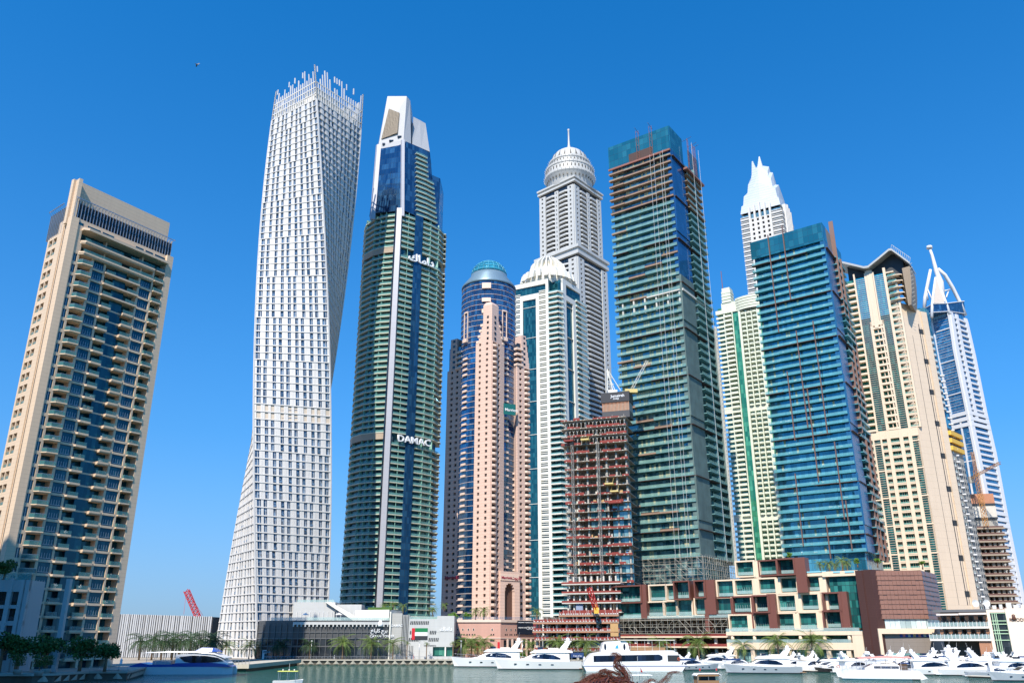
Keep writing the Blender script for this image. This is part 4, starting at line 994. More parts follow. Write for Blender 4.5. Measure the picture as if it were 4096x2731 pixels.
# ================================================================== white tower with the pointed crown, far behind
def tower_pointed():
    T = Thing('residential_skyscraper', 'distant white tower with a stepped pointed crown behind the blue glass tower', 'building', (202, 575, 2), 'towers round the marina')
    C, L, Rr = (203.5, 560), (177.0, 576.5), (221.0, 587); fl, fr = Fr(L, C), Fr(C, Rr); LL, LR = fl.L, fr.L
    core = MB(); core.prism(rect(C, L, Rr, .6), 2, 318); T.part('glazing', core, g_pale)
    W_ = MB(); wins = []; fh = 3.8; n = 83
    for i in range(n):
        z = 2 + i * fh
        for f, a, b in ((fl, 0, .24), (fl, .74, 1.0), (fr, 0, .25), (fr, .75, 1)):
            W_.fb(f, a * f.L, b * f.L, z, z + 1.25, -1, .5); W_.fb(f, a * f.L, b * f.L, z + 2.2, z + 2.6, -1, .4)
    for f in (fl, fr):
        LL_ = f.L; win_wall(W_, wins, f, .24 * LL_, .74 * LL_, 226, 23, fh, [((.24 + .5 * (k + .3) / 4) * LL_, (.24 + .5 * (k + .72) / 4) * LL_) for k in range(4)], 1.2, .9, 3.1, -.5)
        W_.fb(f, .24 * LL_, .74 * LL_, 2, 226, -.5, 1.2)
        for k in range(5): W_.fb(f, (.24 + .5 * k / 4) * LL_ - .7, (.24 + .5 * k / 4) * LL_ + .7, 226, 326 - abs(k - 2) * 1.5, -.5, 1.7)
    T.part('wall', W_, m_wm); T.units('window', wins, g_dark)
    # crown: tiers of leaning blades stepping up to two points
    c = Vector((198.5, 580)); ps = [Vector(p) for p in rect(C, L, Rr, .3)]
    def tier(name, s0, s1, zt, ap, cc=None, z0=320):
        q = MB(); k = c if cc is None else Vector(cc)
        sc = lambda t, o: [(*(o + (p - c) * t), 0) for p in ps]
        r0, r1 = [Vector(v) for v in sc(s0, c)], [Vector(v) for v in sc(s1, k)]
        top = []
        for i, v in enumerate(r1): w = r1[(i + 1) % 4]; m = (v + w) / 2; top += [(v.x, v.y, zt - ap), (m.x, m.y, zt)]
        bot = []
        for i, v in enumerate(r0): w = r0[(i + 1) % 4]; m = (v + w) / 2; bot += [(v.x, v.y, z0), (m.x, m.y, z0)]
        q.loft([bot, top]); T.part(name, q, m_crownl)
    tier('crown_blade', 1.0, .93, 331, 4); tier('crown_blade', .92, .80, 345, 9); tier('crown_blade', .80, .58, 357, 10); tier('crown_blade', .66, .42, 363, 8)
    tier('crown_blade', .60, .03, 372, 1, (197.2, 577)); tier('crown_blade', .58, .03, 367, 1, (191.0, 576))
m_wm = mat('white_concrete', (.60, .58, .55), .55, var=.05, streak=.05)
m_crownl = mat('crown_cladding', (.50, .55, .60), .45, var=.04, lines=2.2, ldark=.8, lw=.5)
g_pale = glass('pale_glass', (.05, .14, .2), (.2, .35, .45), tint=(.8, .95, 1.), cell=(1.5, 3.8), ior=2.0)
tower_pointed()

# ================================================================== green and cream tower
def tower_green():
    T = Thing('residential_skyscraper', 'cream tower with green glass strips and a curved parapet, between the two glass towers', 'building', (140, 485, 2), 'towers round the marina')
    C, L = (160.5, 466), (128.0, 487.0); fl = Fr(L, C); LL = fl.L; Rr = fl.p(LL, 0, -26)[:2]
    core = MB(); core.prism(rect(C, L, Rr, .9), 2, 205); T.part('glazing', core, g_green)
    W_ = MB(); wins = []; bal = []; fh = 2.9; z0 = 12; n = 65; zt = z0 + n * fh  # 200
    U = lambda x: fl.u(x, 1450) if False else x * LL
    # fractions along the front
    for i in range(n):
        z = z0 + i * fh; mech = i % 22 == 21
        W_.fb(fl, 0, .14 * LL, z, z + 1.25, -1, .3)
        W_.fb(fl, .14 * LL, .26 * LL, z - .1, z + .5, -1, 1.6)
        if mech: W_.fb(fl, 0, .26 * LL, z, z + fh, -1, .2); W_.fb(fl, .37 * LL, .70 * LL, z, z + fh, -1, .25); continue
        b = MB(); b.fb(fl, .155 * LL, .255 * LL, z + .5, z + 1.2, 1.3, 1.5); bal.append(b)
        for k in range(3):
            a, c_ = (.40 + .09 * k) * LL, (.40 + .09 * k + .075) * LL; b = MB(); fpoly(b, fl, [(a, -.6), (a, .6), (a + .7, 1.5), (c_ - .7, 1.5), (c_, .6), (c_, -.6)], z, z + 1.05); bal.append(b)
        W_.fb(fl, .37 * LL, .70 * LL, z + 2.5, z + fh, -1, .4)
        b = MB(); b.fb(fl, .83 * LL, .95 * LL, z, z + 1.1, -.6, 1.3); bal.append(b)
    for a, b in ((.275, .365), (.70, .83)): q = MB(); q.fb(fl, a * LL, b * LL, 2, zt, -.9, -.1); T.part('glass_strip', q, g_gstrip)
    for a, b in ((.26, .275), (.365, .40), (.475, .49), (.565, .58), (.655, .70)): W_.fb(fl, a * LL, b * LL, 2, zt, -1, .8)
    W_.fb(fl, .12 * LL, .145 * LL, 2, zt, -1, .4); W_.fb(fl, .95 * LL, LL, 2, zt, -1, .5)
    W_.fb(fl, 0, LL, 2, z0, -1, 1.5)
    P = [fl.p(u * LL, 0, v)[:2] for u, v in ((.34, .3), (.40, 1.4), (.48, 2.2), (.56, 2.4), (.64, 2.2), (.74, 1.2), (.86, .5), (1, .3))]
    for k in range(5): W_.chain(P, -4, 0 + k * .12, zt + k * 1.7, zt + k * 1.7 + 1.35)
    W_.chain(P, -4, -.3, zt, zt + 8)
    W_.fb(fl, 0, .34 * LL, zt, zt + 2.5, -6, .8); W_.fb(fl, .10 * LL, .34 * LL, zt + 2.5, zt + 7, -6, .3)
    for k in range(4): W_.fb(fl, .12 * LL, .27 * LL, zt + 7 + k * 2.1, zt + 8.5 + k * 2.1, -6, .8 - k * .1)
    W_.fb(fl, .13 * LL, .26 * LL, zt + 7, zt + 17, -6, .3)
    T.part('wall', W_, m_gunit); T.units('balcony', bal, m_gunit)
    ms = MB(); ms.bar(fl.p(.13 * LL, zt + 16, -2), fl.p(.13 * LL, zt + 30, -2), .3); T.part('mast', ms, m_rust)
g_gstrip = glass('green_strip_glass', (.01, .12, .06), (.08, .34, .2), tint=(.5, 1., .8), cell=(1.4, 2.9), ior=1.9, lightp=.4, wav=.05)
tower_green()

# ================================================================== beige tower with the winged roof
def tower_beige():
    T = Thing('residential_skyscraper', 'beige tower with teal glass strips and an upswept wing roof, right of the blue tower', 'building', (225, 455, 2), 'towers round the marina')
    C = (224.0, 440); L = (196, 459); fl = Fr(L, C); LL = fl.L
    Rr = (233.5, 453.0); fr = Fr(C, Rr); LR = fr.L; fh = 3.7; z0 = 22; n = 51; zt = z0 + n * fh   # 210.7
    core = MB(); core.prism([fl.p(.85 * LL, 0, -1.2)[:2], fl.p(.85 * LL, 0, -24)[:2], fl.p(0, 0, -24)[:2], fl.p(0, 0, -1.2)[:2]], 2, zt); T.part('glazing', core, g_green)
    W_ = MB(); bal = []; wins = []; bays = []; rnd = random.Random(9); zb = 118.0; zc = 182.0
    # left face piers (fractions of the face)
    for a, b, za, zz in ((.17, .195, 2, zb), (.29, .315, 2, zb), (.39, .445, 2, zb), (.58, .635, 2, zb), (.715, .768, 2, zb), (.25, .275, zb, zt + 3), (.45, .56, zc - 2, zt + 3.4), (.43, .45, zb, zt + 2), (.565, .585, zb, zt + 2), (.735, .775, zb, zt + 3), (.90, .93, zb, zt - 6)):
        W_.fb(fl, a * LL, b * LL, za, zz, -1.2, .6)
    W_.fb(fl, .475 * LL, .535 * LL, zc - 4, zt + 3.5, -1.2, .9); W_.fb(fl, .405 * LL, .43 * LL, zb, zc, -1.2, .7); W_.fb(fl, .60 * LL, .625 * LL, zb, zc, -1.2, .7); W_.fb(fl, .405 * LL, .625 * LL, zc - 2.5, zc, -1.2, .7)
    W_.fb(fl, 0, LL * .87, zb - 4.5, zb, -1.2, .5)
    for i in range(n):
        z = z0 + i * fh
        lowr = z < zb - 5
        if lowr:
            for a, b in ((.195, .29), (.315, .39), (.445, .58), (.635, .715)) if False else ((.315, .39), (.445, .58), (.635, .715), (.03, .17)):
                q = MB(); q.fb(fl, a * LL, b * LL, z, z + .5, -1.2, .45); q.fb(fl, a * LL, b * LL, z + .5, z + 1.3, .0, .06, 1)
                for k in range(3): u = (a + (b - a) * (.3 + .25 * k)) * LL; q.fb(fl, u - .08, u + .08, z + .5, z + 2.8, -1.1, -.9)
                q.fb(fl, a * LL, b * LL, z + 2.9, z + fh, -1.2, .3); bal.append(q)
            for a, b in ((.195, .29), (.768, .86)):
                g_ = MB(); g_.fb(fl, a * LL, b * LL, z, z + fh - .02, -.25, -.1); bays.append(g_)
                for k in range(3): W_.fb(fl, a * LL, b * LL, z + k * 1.23, z + k * 1.23 + .16, -.1, .08)
            if i % 4 == 0: W_.fb(fl, .18 * LL, .30 * LL, z - .2, z + .5, -1.2, .4); W_.fb(fl, .76 * LL, .87 * LL, z - .2, z + .5, -1.2, .4)
        elif z > zb:
            for a, b in ((.275, .43), (.585, .735)):
                g_ = MB(); g_.fb(fl, a * LL, b * LL, z, z + fh - .02, -.25, -.1, 0 if z < zc else 1); bays.append(g_)
                for k in range(3): W_.fb(fl, a * LL, b * LL, z + k * 1.23, z + k * 1.23 + .16, -.1, .1)
            if z < zc - 2:
                q = MB(); q.fb(fl, .43 * LL, .60 * LL, z, z + 1.2, -1.2, .7); q.fb(fl, .51 * LL, .52 * LL, z + 1.2, z + fh, -1.2, .1); bal.append(q)
            q = MB(); q.fb(fl, .0 * LL, .25 * LL, z, z + 1.1, -1.2, 1.3); bal.append(q)
            q = MB(); q.fb(fl, .775 * LL, .90 * LL, z, z + .5, -1.2, .5); q.fb(fl, .775 * LL, .90 * LL, z + .5, z + 1.4, .2, .27, 1); q.fb(fl, .775 * LL, .90 * LL, z + 3.0, z + fh, -1.2, .4); bal.append(q)
            if z > 190:
                q = MB(); fpoly(q, fl, [(.78 * LL, -1), (.78 * LL, .8), (.93 * LL, 2.2), (1.02 * LL, 1.0), (1.0 * LL, -3)], z, z + .5); q.fb(fl, .80 * LL, .93 * LL, z + .5, z + 1.4, 1.8, 1.9, 1)
                fpoly(q, fr, [(-.3, -1), (-.3, .8), (LR * .5, 2.2), (LR * 1.0, 2.2), (LR * 1.0, -1)], z, z + .5); q.fb(fr, .2, LR, z + .5, z + 1.4, 2.0, 2.1, 1); bal.append(q)
    T.units('balcony', bal, [m_beigel, r_green]); T.units('glass_bay', bays, [g_dteal, g_skyb])
    T.part('wall', W_, m_beigel)
    # plain stone right-hand side with vertical slots
    S_ = MB(); e0 = Vector(fl.p(.862 * LL, 0, 0)[:2]); e1 = Vector(aty(3824, 1944, 451)[:2]); f2 = Fr(e0, e1); q2 = f2.L
    S_.fb(f2, -.2, q2 * .62, 2, 191, -4, .6); S_.fb(f2, q2 * .62, q2 * .80, 2, 189, -4, .2); S_.fb(f2, q2 * .80, q2, 2, 188, -4, 1.0); f3 = Fr(e1, (e1.x + 3, e1.y + 16)); S_.fb(f3, 0, f3.L, 2, 186, -4, .3)
    T.part('stone_flank', S_, m_beige)
    sl = MB()
    for u, w, za in ((.36, .2, 172), (.66, .55, 180), (.74, .25, 178)): sl.fb(f2, u * q2, u * q2 + w, 26, za, .2 if u > .6 else .6, (.2 if u > .6 else .6) + .04)
    for k in range(9): sl.fb(f2, .63 * q2, .80 * q2, 30 + k * 18, 33 + k * 18, .2, .24)
    T.part('slot', sl, m_dark)
    base = MB(); base.fb(fl, .1, .86 * LL, 2, z0, -3, .8); T.part('base', base, m_beigel)
    # winged roof
    rf = MB(); Z = zt
    pts = [(-.10, 15), (.156, 10.9), (.46, 5.2), (.53, 5.0), (.72, 8.8), (.90, 12.6), (.94, 12.4), (1.06, 7.2), (1.18, 1.8)]
    rf.loft([[fl.p(u * LL, Z + h - 1.3, 4.0), fl.p(u * LL, Z + h, 4.0), fl.p(u * LL, Z + h + 1, -18), fl.p(u * LL, Z + h - .4, -18)] for u, h in pts]); T.part('roof', rf, m_roofg)
    uf = MB(); uf.loft([[fl.p(u * LL, Z - 3, -3), fl.p(u * LL, Z + h - .9, -3), fl.p(u * LL, Z + h - .8, -16), fl.p(u * LL, Z - 3, -16)] for u, h in pts[1:8]]); T.part('roof_room', uf, m_dark)
    rl = MB()
    for k in range(11):
        t = k / 10; u = (.93 + .25 * t) * LL; z = Z + 12.4 - 10.6 * t; rl.bar(fl.p(u, z - 1, 3.5), fl.p(u + 1.0, z + 1.9, 4.6), .16)
        rl.bar(fl.p((1.18 - .006 * k) * LL, Z - k * 2.4, 4 - k * .2), fl.p((1.18 - .006 * k) * LL + 1.4, Z + .6 - k * 2.4, 4 - k * .2), .16)
    rl.bar(fl.p(.93 * LL + 1.0, Z + 14.3, 4.6), fl.p(1.18 * LL + 1, Z + 3.7, 4.6), .14); T.part('roof_rail', rl, m_offw)
    sd = MB(); sd.loft([[fl.p(1.05 * LL, z_, 2.6), fl.p(u_ * LL, z_, 3.4), fl.p(u_ * LL, z_, -14), fl.p(1.05 * LL, z_, -14)] for z_, u_ in ((187, 1.10), (195, 1.14), (203, 1.165), (210, 1.175))]); T.part('side_screen', sd, m_tan)
g_dteal = glass('dark_teal_bay_glass', (.004, .05, .06), (.02, .15, .15), tint=(.4, .9, .95), cell=(1.2, 3.7), ior=1.7)
g_skyb = glass('sky_teal_bay_glass', (.01, .18, .30), (.04, .32, .42), tint=(.5, .9, 1.), cell=(1.2, 3.7), ior=2.1)
m_beigel = mat('pale_beige_panel', (.72, .58, .43), .6, var=.05, streak=.06)
m_roofg = mat('grey_roof_metal', (.42, .42, .40), .4, .2, var=.06)
m_tan = mat('tan_screen', (.34, .26, .18), .6, var=.1, vlines=.8, ldark=.6)
tower_beige()

# ================================================================== right-hand cluster
def towers_right():
    # slim white tower with rounded balconies
    T = Thing('apartment_tower', 'slim white tower with stacked rounded balconies just right of the beige tower', 'building', (268, 505, 2), 'towers round the marina')
    a = aty(3677, 1336, 500); b = aty(3702, 1345, 497); c_ = aty(3745, 1375, 510); ztop = a[2]
    f1 = Fr(a[:2], b[:2]); f2 = Fr(b[:2], c_[:2]); W_ = MB(); bal = []; wins = []
    W_.prism([a[:2], b[:2], (b[0] + 4, b[1] + 9), (a[0] + 4, a[1] + 14)], 2, ztop); 
    n = 48; fh = (ztop - 6) / n
    for i in range(n):
        z = 6 + i * fh
        w = MB(); w.fb(f1, .2, .9, z + 1.2, z + 2.5, .02, .06); wins.append(w)
        if 30 < i < 35: continue
        q = MB(); P = [(b[0] - .3, b[1] - .1), (b[0] + 2.2, b[1] - 1.6), (b[0] + 4.6, b[1] - .4), (b[0] + 6.4, b[1] + 3)]
        q.chain(P, -3, 0, z, z + .5); q.chain(P, -.15, -.05, z + .5, z + 1.5, 1); bal.append(q)
    T.part('wall', W_, m_wm2); T.units('window', wins, g_dark); T.units('balcony', bal, [m_wm2, r_clear])
    g = MB(); g.prism([(b[0] + .5, b[1] + .6), (b[0] + 4.5, b[1] + 3.2), (b[0] + 7.0, b[1] + 2.8), (b[0] + 6.5, b[1] + 16), (b[0], b[1] + 14)], 2, ztop - 2); T.part('glazing', g, g_bluep)
    bb = []
    for i in range(n - 6):
        z = 5 + i * fh; q = MB(); q.chain([(b[0] + 5.8, b[1] + 2.0), (b[0] + 8.4, b[1] + 1.6), (b[0] + 9.2, b[1] + 4)], -2.5, 0, z, z + .7); bb.append(q)
    T.units('balcony', bb, m_wm2)
    t = aty(3659, 1234, 512); g = MB(); g.prism([t[:2], (t[0] + 6, t[1] - 1.5), (t[0] + 10, t[1] + 2), (t[0] + 8, t[1] + 14), (t[0] + 2, t[1] + 14)], 2, t[2]); T.part('rear_glazing', g, g_teal)
    # grey tower topped by yellow formwork
    T = Thing('construction_tower', 'raw grey concrete tower with yellow formwork bands at its top', 'building', (268, 500, 2))
    a = aty(3797, 1840, 496); b = aty(3811, 1840, 494.5); c_ = aty(3862, 1880, 508); zz = aty(3806, 1800, 495)[2]; P = [a[:2], b[:2], c_[:2], (c_[0] - 4, c_[1] + 18), (a[0], a[1] + 20)]
    W_ = MB(); W_.prism(P, 2, zz); T.part('wall', W_, m_conc); f = Fr(b[:2], c_[:2]); wins = []
    for i in range(int(zz / 3.6) - 2):
        for k in range(6): w = MB(); u = f.L * (k + .35) / 6; w.fb(f, u, u + f.L * .08, 4 + i * 3.6, 5.6 + i * 3.6, .02, .08); wins.append(w)
    T.units('window_opening', wins, m_dark)
    for k in range(3):
        q = MB(); z = zz + k * 4.6; q.chain([a[:2], b[:2], c_[:2]], -4, 1.5 + k * .2, z, z + 2.6); T.part('formwork_band', q, m_yel)
        q = MB(); q.chain([a[:2], b[:2], c_[:2]], -4, .2, z + 2.6, z + 4.6); T.part('formwork_gap', q, m_dark)
    # concrete frame with the orange crane
    T = Thing('construction_tower', 'dark open concrete frame of a tower with an orange crane above it', 'building', (330, 560, 2))
    a = aty(3905, 2111, 540); b = aty(3991, 2105, 540); f = Fr(a[:2], (b[0], b[1] - 3)); zt = a[2]; n = int((zt - 4) / 4.1); W_ = []
    for i in range(n + 1):
        z = zt - i * 4.1; q = MB(); q.fb(f, 0, f.L + 2.2, z - .8, z, -14, 1.2); q.fb(f, .2, f.L + 1.5, z, z + 1.0, .6, .75, 1); W_.append(q)
    T.units('floor_slab', W_, [m_concs, m_rustd]); cols = []
    for k in range(6):
        u = f.L * k / 5; q = MB(); q.fb(f, u, u + (1.6 if k in (2, 3) else .7), 2, zt, -2.5, -.6); cols.append(q)
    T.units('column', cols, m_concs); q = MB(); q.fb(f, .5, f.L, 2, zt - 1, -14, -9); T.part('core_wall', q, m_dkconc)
    ft = Fr(aty(3879, 1976, 556)[:2], (aty(3962, 1990, 556)[0], 553)); z1 = aty(3879, 1976, 556)[2]
    q = MB(); q.fb(ft, 0, ft.L, 2, z1 - 16, -12, 0); T.part('lift_core', q, m_conc)
    q = MB(); q.fb(ft, -.2, ft.L + .3, z1 - 6.5, z1, -12, .5); T.part('core_formwork', q, m_orange)
    q = MB(); q.fb(ft, -.2, ft.L + .3, z1 - 15.5, z1 - 7.5, -12, .4); T.part('core_formwork', q, m_concw)
    q = MB(); q.fb(ft, -.2, ft.L + .3, z1 - 7.6, z1 - 6.4, -12, .9); q.fb(ft, -.2, ft.L + .3, z1 - 16.6, z1 - 15.4, -12, .9); T.part('work_deck', q, m_dark)
    K = Thing('tower_crane', 'orange lattice tower crane beside the dark concrete frame at right', 'crane', aty(3945, 2105, 536))
    base = Vector(aty(3945, 2105, 536)); top = Vector(aty(3909, 1880, 536)); top.x = base.x; top.y = base.y; q = MB(); lattice(q, base, top, 2.2, 30, .22); K.part('mast', q, m_crane)
    q = MB(); e1 = Vector(aty(4000, 1850, 520)); e0 = Vector(aty(3883, 1912, 548)); lattice(q, e0, e1, 1.3, 18, .18); K.part('jib', q, m_crane)
    q = MB(); q.box(e0.x - 1.5, e0.x + 1.5, e0.y - 1, e0.y + 1, e0.z - 3, e0.z + 1); K.part('counterweight', q, m_conc)
    q = MB(); lattice(q, top, top + Vector((0, 0, 12)), 1.4, 6, .18); K.part('tower_head', q, m_crane)
    # white tower with the curved mast crown
    T = Thing('residential_skyscraper', 'white tower with blue glass and a tall curved pointed mast, farthest right', 'building', (312, 575, 2), 'towers round the marina')
    Yf = 560
    # outline of the three visible verticals, with height: (z, left, corner, right)
    rows = [(2606, 3925, 4040, 4130), (2397, 3905, 4006, 4094), (2088, 3860, 3962, 4031), (1800, 3825, 3904, 3978), (1625, 3798, 3868, 3938), (1400, 3747, 3822, 3893), (1257, 3722, 3801, 3861), (1205, 3737, 3780, 3842)]
    lf, cn, rt = [], [], []
    zs = []
    for y, l, m, r_ in rows:
        z = aty(m, y, Yf)[2]; zs.append(z); lf.append(aty(l, y, Yf + 12)[:2]); cn.append(aty(m, y, Yf)[:2]); rt.append(aty(r_, y, Yf + 14)[:2])
    ctr = Vector((312, 582)); rings = []
    for i, z in enumerate(zs):
        rings.append([(*lf[i], z), (*cn[i], z), (*rt[i], z), (rt[i][0] - 3, rt[i][1] + 20, z), (lf[i][0] + 2, lf[i][1] + 20, z)])
    core = MB(); core.loft(rings); T.part('glazing', core, g_sky2)
    W_ = MB(); bal = []
    def at(zq):
        for i in range(len(zs) - 1):
            if zs[i] <= zq <= zs[i + 1] + 1e-6:
                t = (zq - zs[i]) / (zs[i + 1] - zs[i]); return [Vector(s[i]).lerp(Vector(s[i + 1]), t) for s in (lf, cn, rt)]
        return [Vector(s[-1]) for s in (lf, cn, rt)]
    z = 4.0; i = 0; fh = 4.0; ztop = zs[-2]
    while z < ztop - 2:
        l, c_, r_ = at(z); f1, f2 = Fr(l, c_), Fr(c_, r_); u1, u2 = f1.L, f2.L
        l2, c2, r2 = at(z + fh); g1, g2 = Fr(l2, c2), Fr(c2, r2)
        big = i % 6 == 0
        W_.fb(f1, .05 * u1, .95 * u1, z, z + (.7 if big else .2), -.3, .4 if big else .12)
        if not big: W_.fb(f1, .05 * u1, .95 * u1, z + 1.75, z + 1.88, -.1, .08)
        def post(f, g, a, b, n1, mb=W_):
            mb.add([f.p(a * f.L, z, -.6), f.p(b * f.L, z, -.6), f.p(b * f.L, z, n1), f.p(a * f.L, z, n1), g.p(a * g.L, z + fh, -.6), g.p(b * g.L, z + fh, -.6), g.p(b * g.L, z + fh, n1), g.p(a * g.L, z + fh, n1)], BOXF)
        post(f1, g1, -.02, .06, .9); post(f1, g1, .90, 1.02, .9); post(f2, g2, -.02, .14, .9); post(f2, g2, .86, 1.02, .9)
        if z < 152: post(f1, g1, .46, .54, .8)
        q = MB(); q.fb(f2, .12 * u2, .9 * u2, z, z + (1.5 if z < 150 else 1.3), -.6, .8); bal.append(q)
        if z > 150: W_.fb(f2, .30 * u2, .44 * u2, z, z + fh, -.6, .85)
        if z < 60: W_.fb(f2, .2 * u2, .4 * u2, z, z + fh, -.6, .6); W_.fb(f2, .55 * u2, .8 * u2, z, z + fh, -.6, .6)
        if 146 < z < 158 or 78 < z < 90: W_.fb(f1, 0, u1, z, z + 2.6, -.6, 1.0); W_.fb(f2, 0, u2, z, z + 2.6, -.6, 1.0)
        z += fh; i += 1
    T.part('wall', W_, m_wm2); T.units('balcony', bal, m_wm2)
    # crown ribs meeting at the mast
    tip = aty(3717, 995, Yf + 6); 
    def rib(name, pts, r, m_=m_wm2): q = MB(); q.tube([aty(*p) for p in pts], r, 8); T.part(name, q, m_)
    rib('mast', [(3776, 1200, 566), (3762, 1130, 566), (3744, 1080, 566), (3728, 1020, 566), (3718, 992, 566)], [1.2, 2.2, 1.5, 1.1, .9])
    rib('mast_cap', [(3718, 994, 566), (3717, 985, 566)], [2.2, 2.0])
    rib('crown_rib', [(3697, 1240, 572), (3700, 1190, 571), (3712, 1130, 570), (3722, 1078, 568)], [1.3, 1.3, 1.3, 1.0])
    rib('crown_rib', [(3862, 1262, 574), (3838, 1205, 573), (3810, 1150, 571), (3780, 1100, 569), (3752, 1074, 568)], [1.3, 1.35, 1.4, 1.3, 1.0])
    rib('crown_rib', [(3727, 1270, 560), (3729, 1215, 561), (3734, 1170, 562), (3742, 1110, 564)], [1.1, 1.0, .95, .8])
    rib('crown_rib', [(3800, 1258, 560), (3785, 1215, 561), (3765, 1160, 562), (3748, 1110, 564)], [1.1, 1.0, .95, .8])
    for p, q_ in (((3707, 1150, 570), (3727, 1195, 565)), ((3712, 1200, 570), (3704, 1150, 570)), ((3770, 1165, 565), (3800, 1158, 571)), ((3795, 1160, 571), (3785, 1190, 566)), ((3752, 1110, 566), (3775, 1125, 570))): rib('crown_strut', [p, q_], .5)
    q = MB(); P = [aty(3732, 1212, 560.5), aty(3783, 1212, 560.5), aty(3757, 1120, 563), aty(3741, 1120, 563)]; q.add([P[0], P[1], P[2], P[3]] + [(x + .5, y + 3, z_) for x, y, z_ in P], ((0, 1, 2, 3), (7, 6, 5, 4), (0, 4, 5, 1), (1, 5, 6, 2), (2, 6, 7, 3), (3, 7, 4, 0))); T.part('crown_screen', q, m_tanp)
    q = MB(); A = [aty(3697, 1235, 572), aty(3730, 1216, 560), aty(3786, 1214, 560), aty(3856, 1205, 574)]; B_ = [aty(3700, 1262, 572), aty(3729, 1250, 560), aty(3797, 1246, 560), aty(3862, 1255, 574)]
    q.loft([[b, a, (a[0], a[1] + 12, a[2]), (b[0], b[1] + 12, b[2])] for a, b in zip(A, B_)]); T.part('crown_glazing', q, g_deep)
    q = MB()
    for A_ in (A, B_):
        for a, b in zip(A_, A_[1:]): q.bar((a[0], a[1] - .3, a[2]), (b[0], b[1] - .3, b[2]), .5)
    T.part('crown_band', q, m_wm2)
m_wm2 = mat('bright_white_panel', (.68, .68, .69), .5, var=.04, streak=.05)
m_concs = mat('tan_concrete', (.36, .29, .22), .85, var=.2, scale=.5)
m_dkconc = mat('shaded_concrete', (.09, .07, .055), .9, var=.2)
m_rustd = mat('dark_rust_rail', (.12, .06, .05), .8, var=.3, scale=1.)
m_crane = mat('orange_crane_paint', (.50, .24, .06), .5, var=.15)
m_tanp = mat('pale_tan_louvre', (.55, .47, .40), .6, var=.05, lines=1.6, ldark=.8)
g_bluep = glass('plain_blue_glass', (.03, .14, .26), (.04, .18, .30), tint=(.6, .9, 1.), cell=(1.6, 3.6), ior=1.9, mull=False)
g_sky2 = glass('white_tower_glass', (.01, .09, .24), (.04, .2, .4), tint=(.55, .85, 1.), cell=(1.5, 2.0), ior=2.2)
towers_right()
# ================================================================== ground, water, quays
m_water, nt, b = _base('marina_water')
g = N(nt, 'ShaderNodeNewGeometry')
mp = N(nt, 'ShaderNodeMapping'); mp.inputs['Scale'].default_value = (.5, 1.1, 1); nt.links.new(g.outputs['Position'], mp.inputs[0])
n1 = N(nt, 'ShaderNodeTexNoise'); n1.inputs['Scale'].default_value = .7; n1.inputs['Detail'].default_value = 5; n1.inputs['Roughness'].default_value = .6; nt.links.new(mp.outputs[0], n1.inputs['Vector'])
n2 = N(nt, 'ShaderNodeTexNoise'); n2.inputs['Scale'].default_value = .12; n2.inputs['Detail'].default_value = 3; nt.links.new(mp.outputs[0], n2.inputs['Vector'])
bp = N(nt, 'ShaderNodeBump'); bp.inputs['Strength'].default_value = 1.0; bp.inputs['Distance'].default_value = .7
nt.links.new(math_(nt, 'ADD', n1.outputs[0], math_(nt, 'MULTIPLY', n2.outputs[0], 1.5)), bp.inputs['Height']); nt.links.new(bp.outputs[0], b.inputs['Normal'])
b.inputs['Base Color'].default_value = (.006, .085, .07, 1); b.inputs['Roughness'].default_value = .06; b.inputs['IOR'].default_value = 1.18
mb = MB(); mb.add([(-900, -60, 0), (900, -60, 0), (900, 420, 0), (-900, 420, 0)], ((0, 1, 2, 3),)); structure('water', mb, m_water)
m_ground = mat('pale_paving', (.42, .38, .31), .8, var=.15, scale=.3)
m_sand = mat('city_ground', (.36, .31, .24), .9, var=.2, scale=.02)
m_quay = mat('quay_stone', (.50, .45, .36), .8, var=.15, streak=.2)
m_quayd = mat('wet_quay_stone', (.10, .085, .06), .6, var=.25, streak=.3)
# land as one sheet beyond the waterline: it reaches the horizon
QL = [(-400, 199), (-107, 200), (-103, 203), (-102, 216), (-93, 217), (-94, 222), (-106, 262), (-108, 300), (-104, 335), (-97, 349), (-54, 350), (-18, 349), (30, 346), (60, 335), (78, 322), (84, 309), (119, 283), (150, 270), (190, 262), (900, 200)]
mb = MB(); v = [(x, y, 1.9) for x, y in QL] + [(6000, 199, 1.9), (6000, 7500, 1.9), (-6000, 7500, 1.9), (-6000, 199, 1.9)]
mb.add(v, (tuple(range(len(v))),)); structure('ground', mb, m_sand)
mb = MB(); mb.chain(QL, -9, .15, 1.55, 2.02); structure('quay_pavement', mb, m_ground)
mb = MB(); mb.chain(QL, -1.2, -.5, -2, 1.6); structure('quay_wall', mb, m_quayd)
arc = MB()
for (a, b_) in zip(QL[1:], QL[2:]):
    f = Fr(a, b_); k = int(f.L / 3.2)
    for i in range(k):
        u = f.L * (i + .5) / k; arc.add([f.p(u - 1.3, .25, -.52), f.p(u + 1.3, .25, -.52), f.p(u + .2, 1.5, .1), f.p(u - .2, 1.5, .1), f.p(u, .3, -.1)], ((0, 4, 3), (4, 1, 2), (4, 2, 3), (0, 3, 2, 1)))
structure('quay_bracket', arc, m_quay)
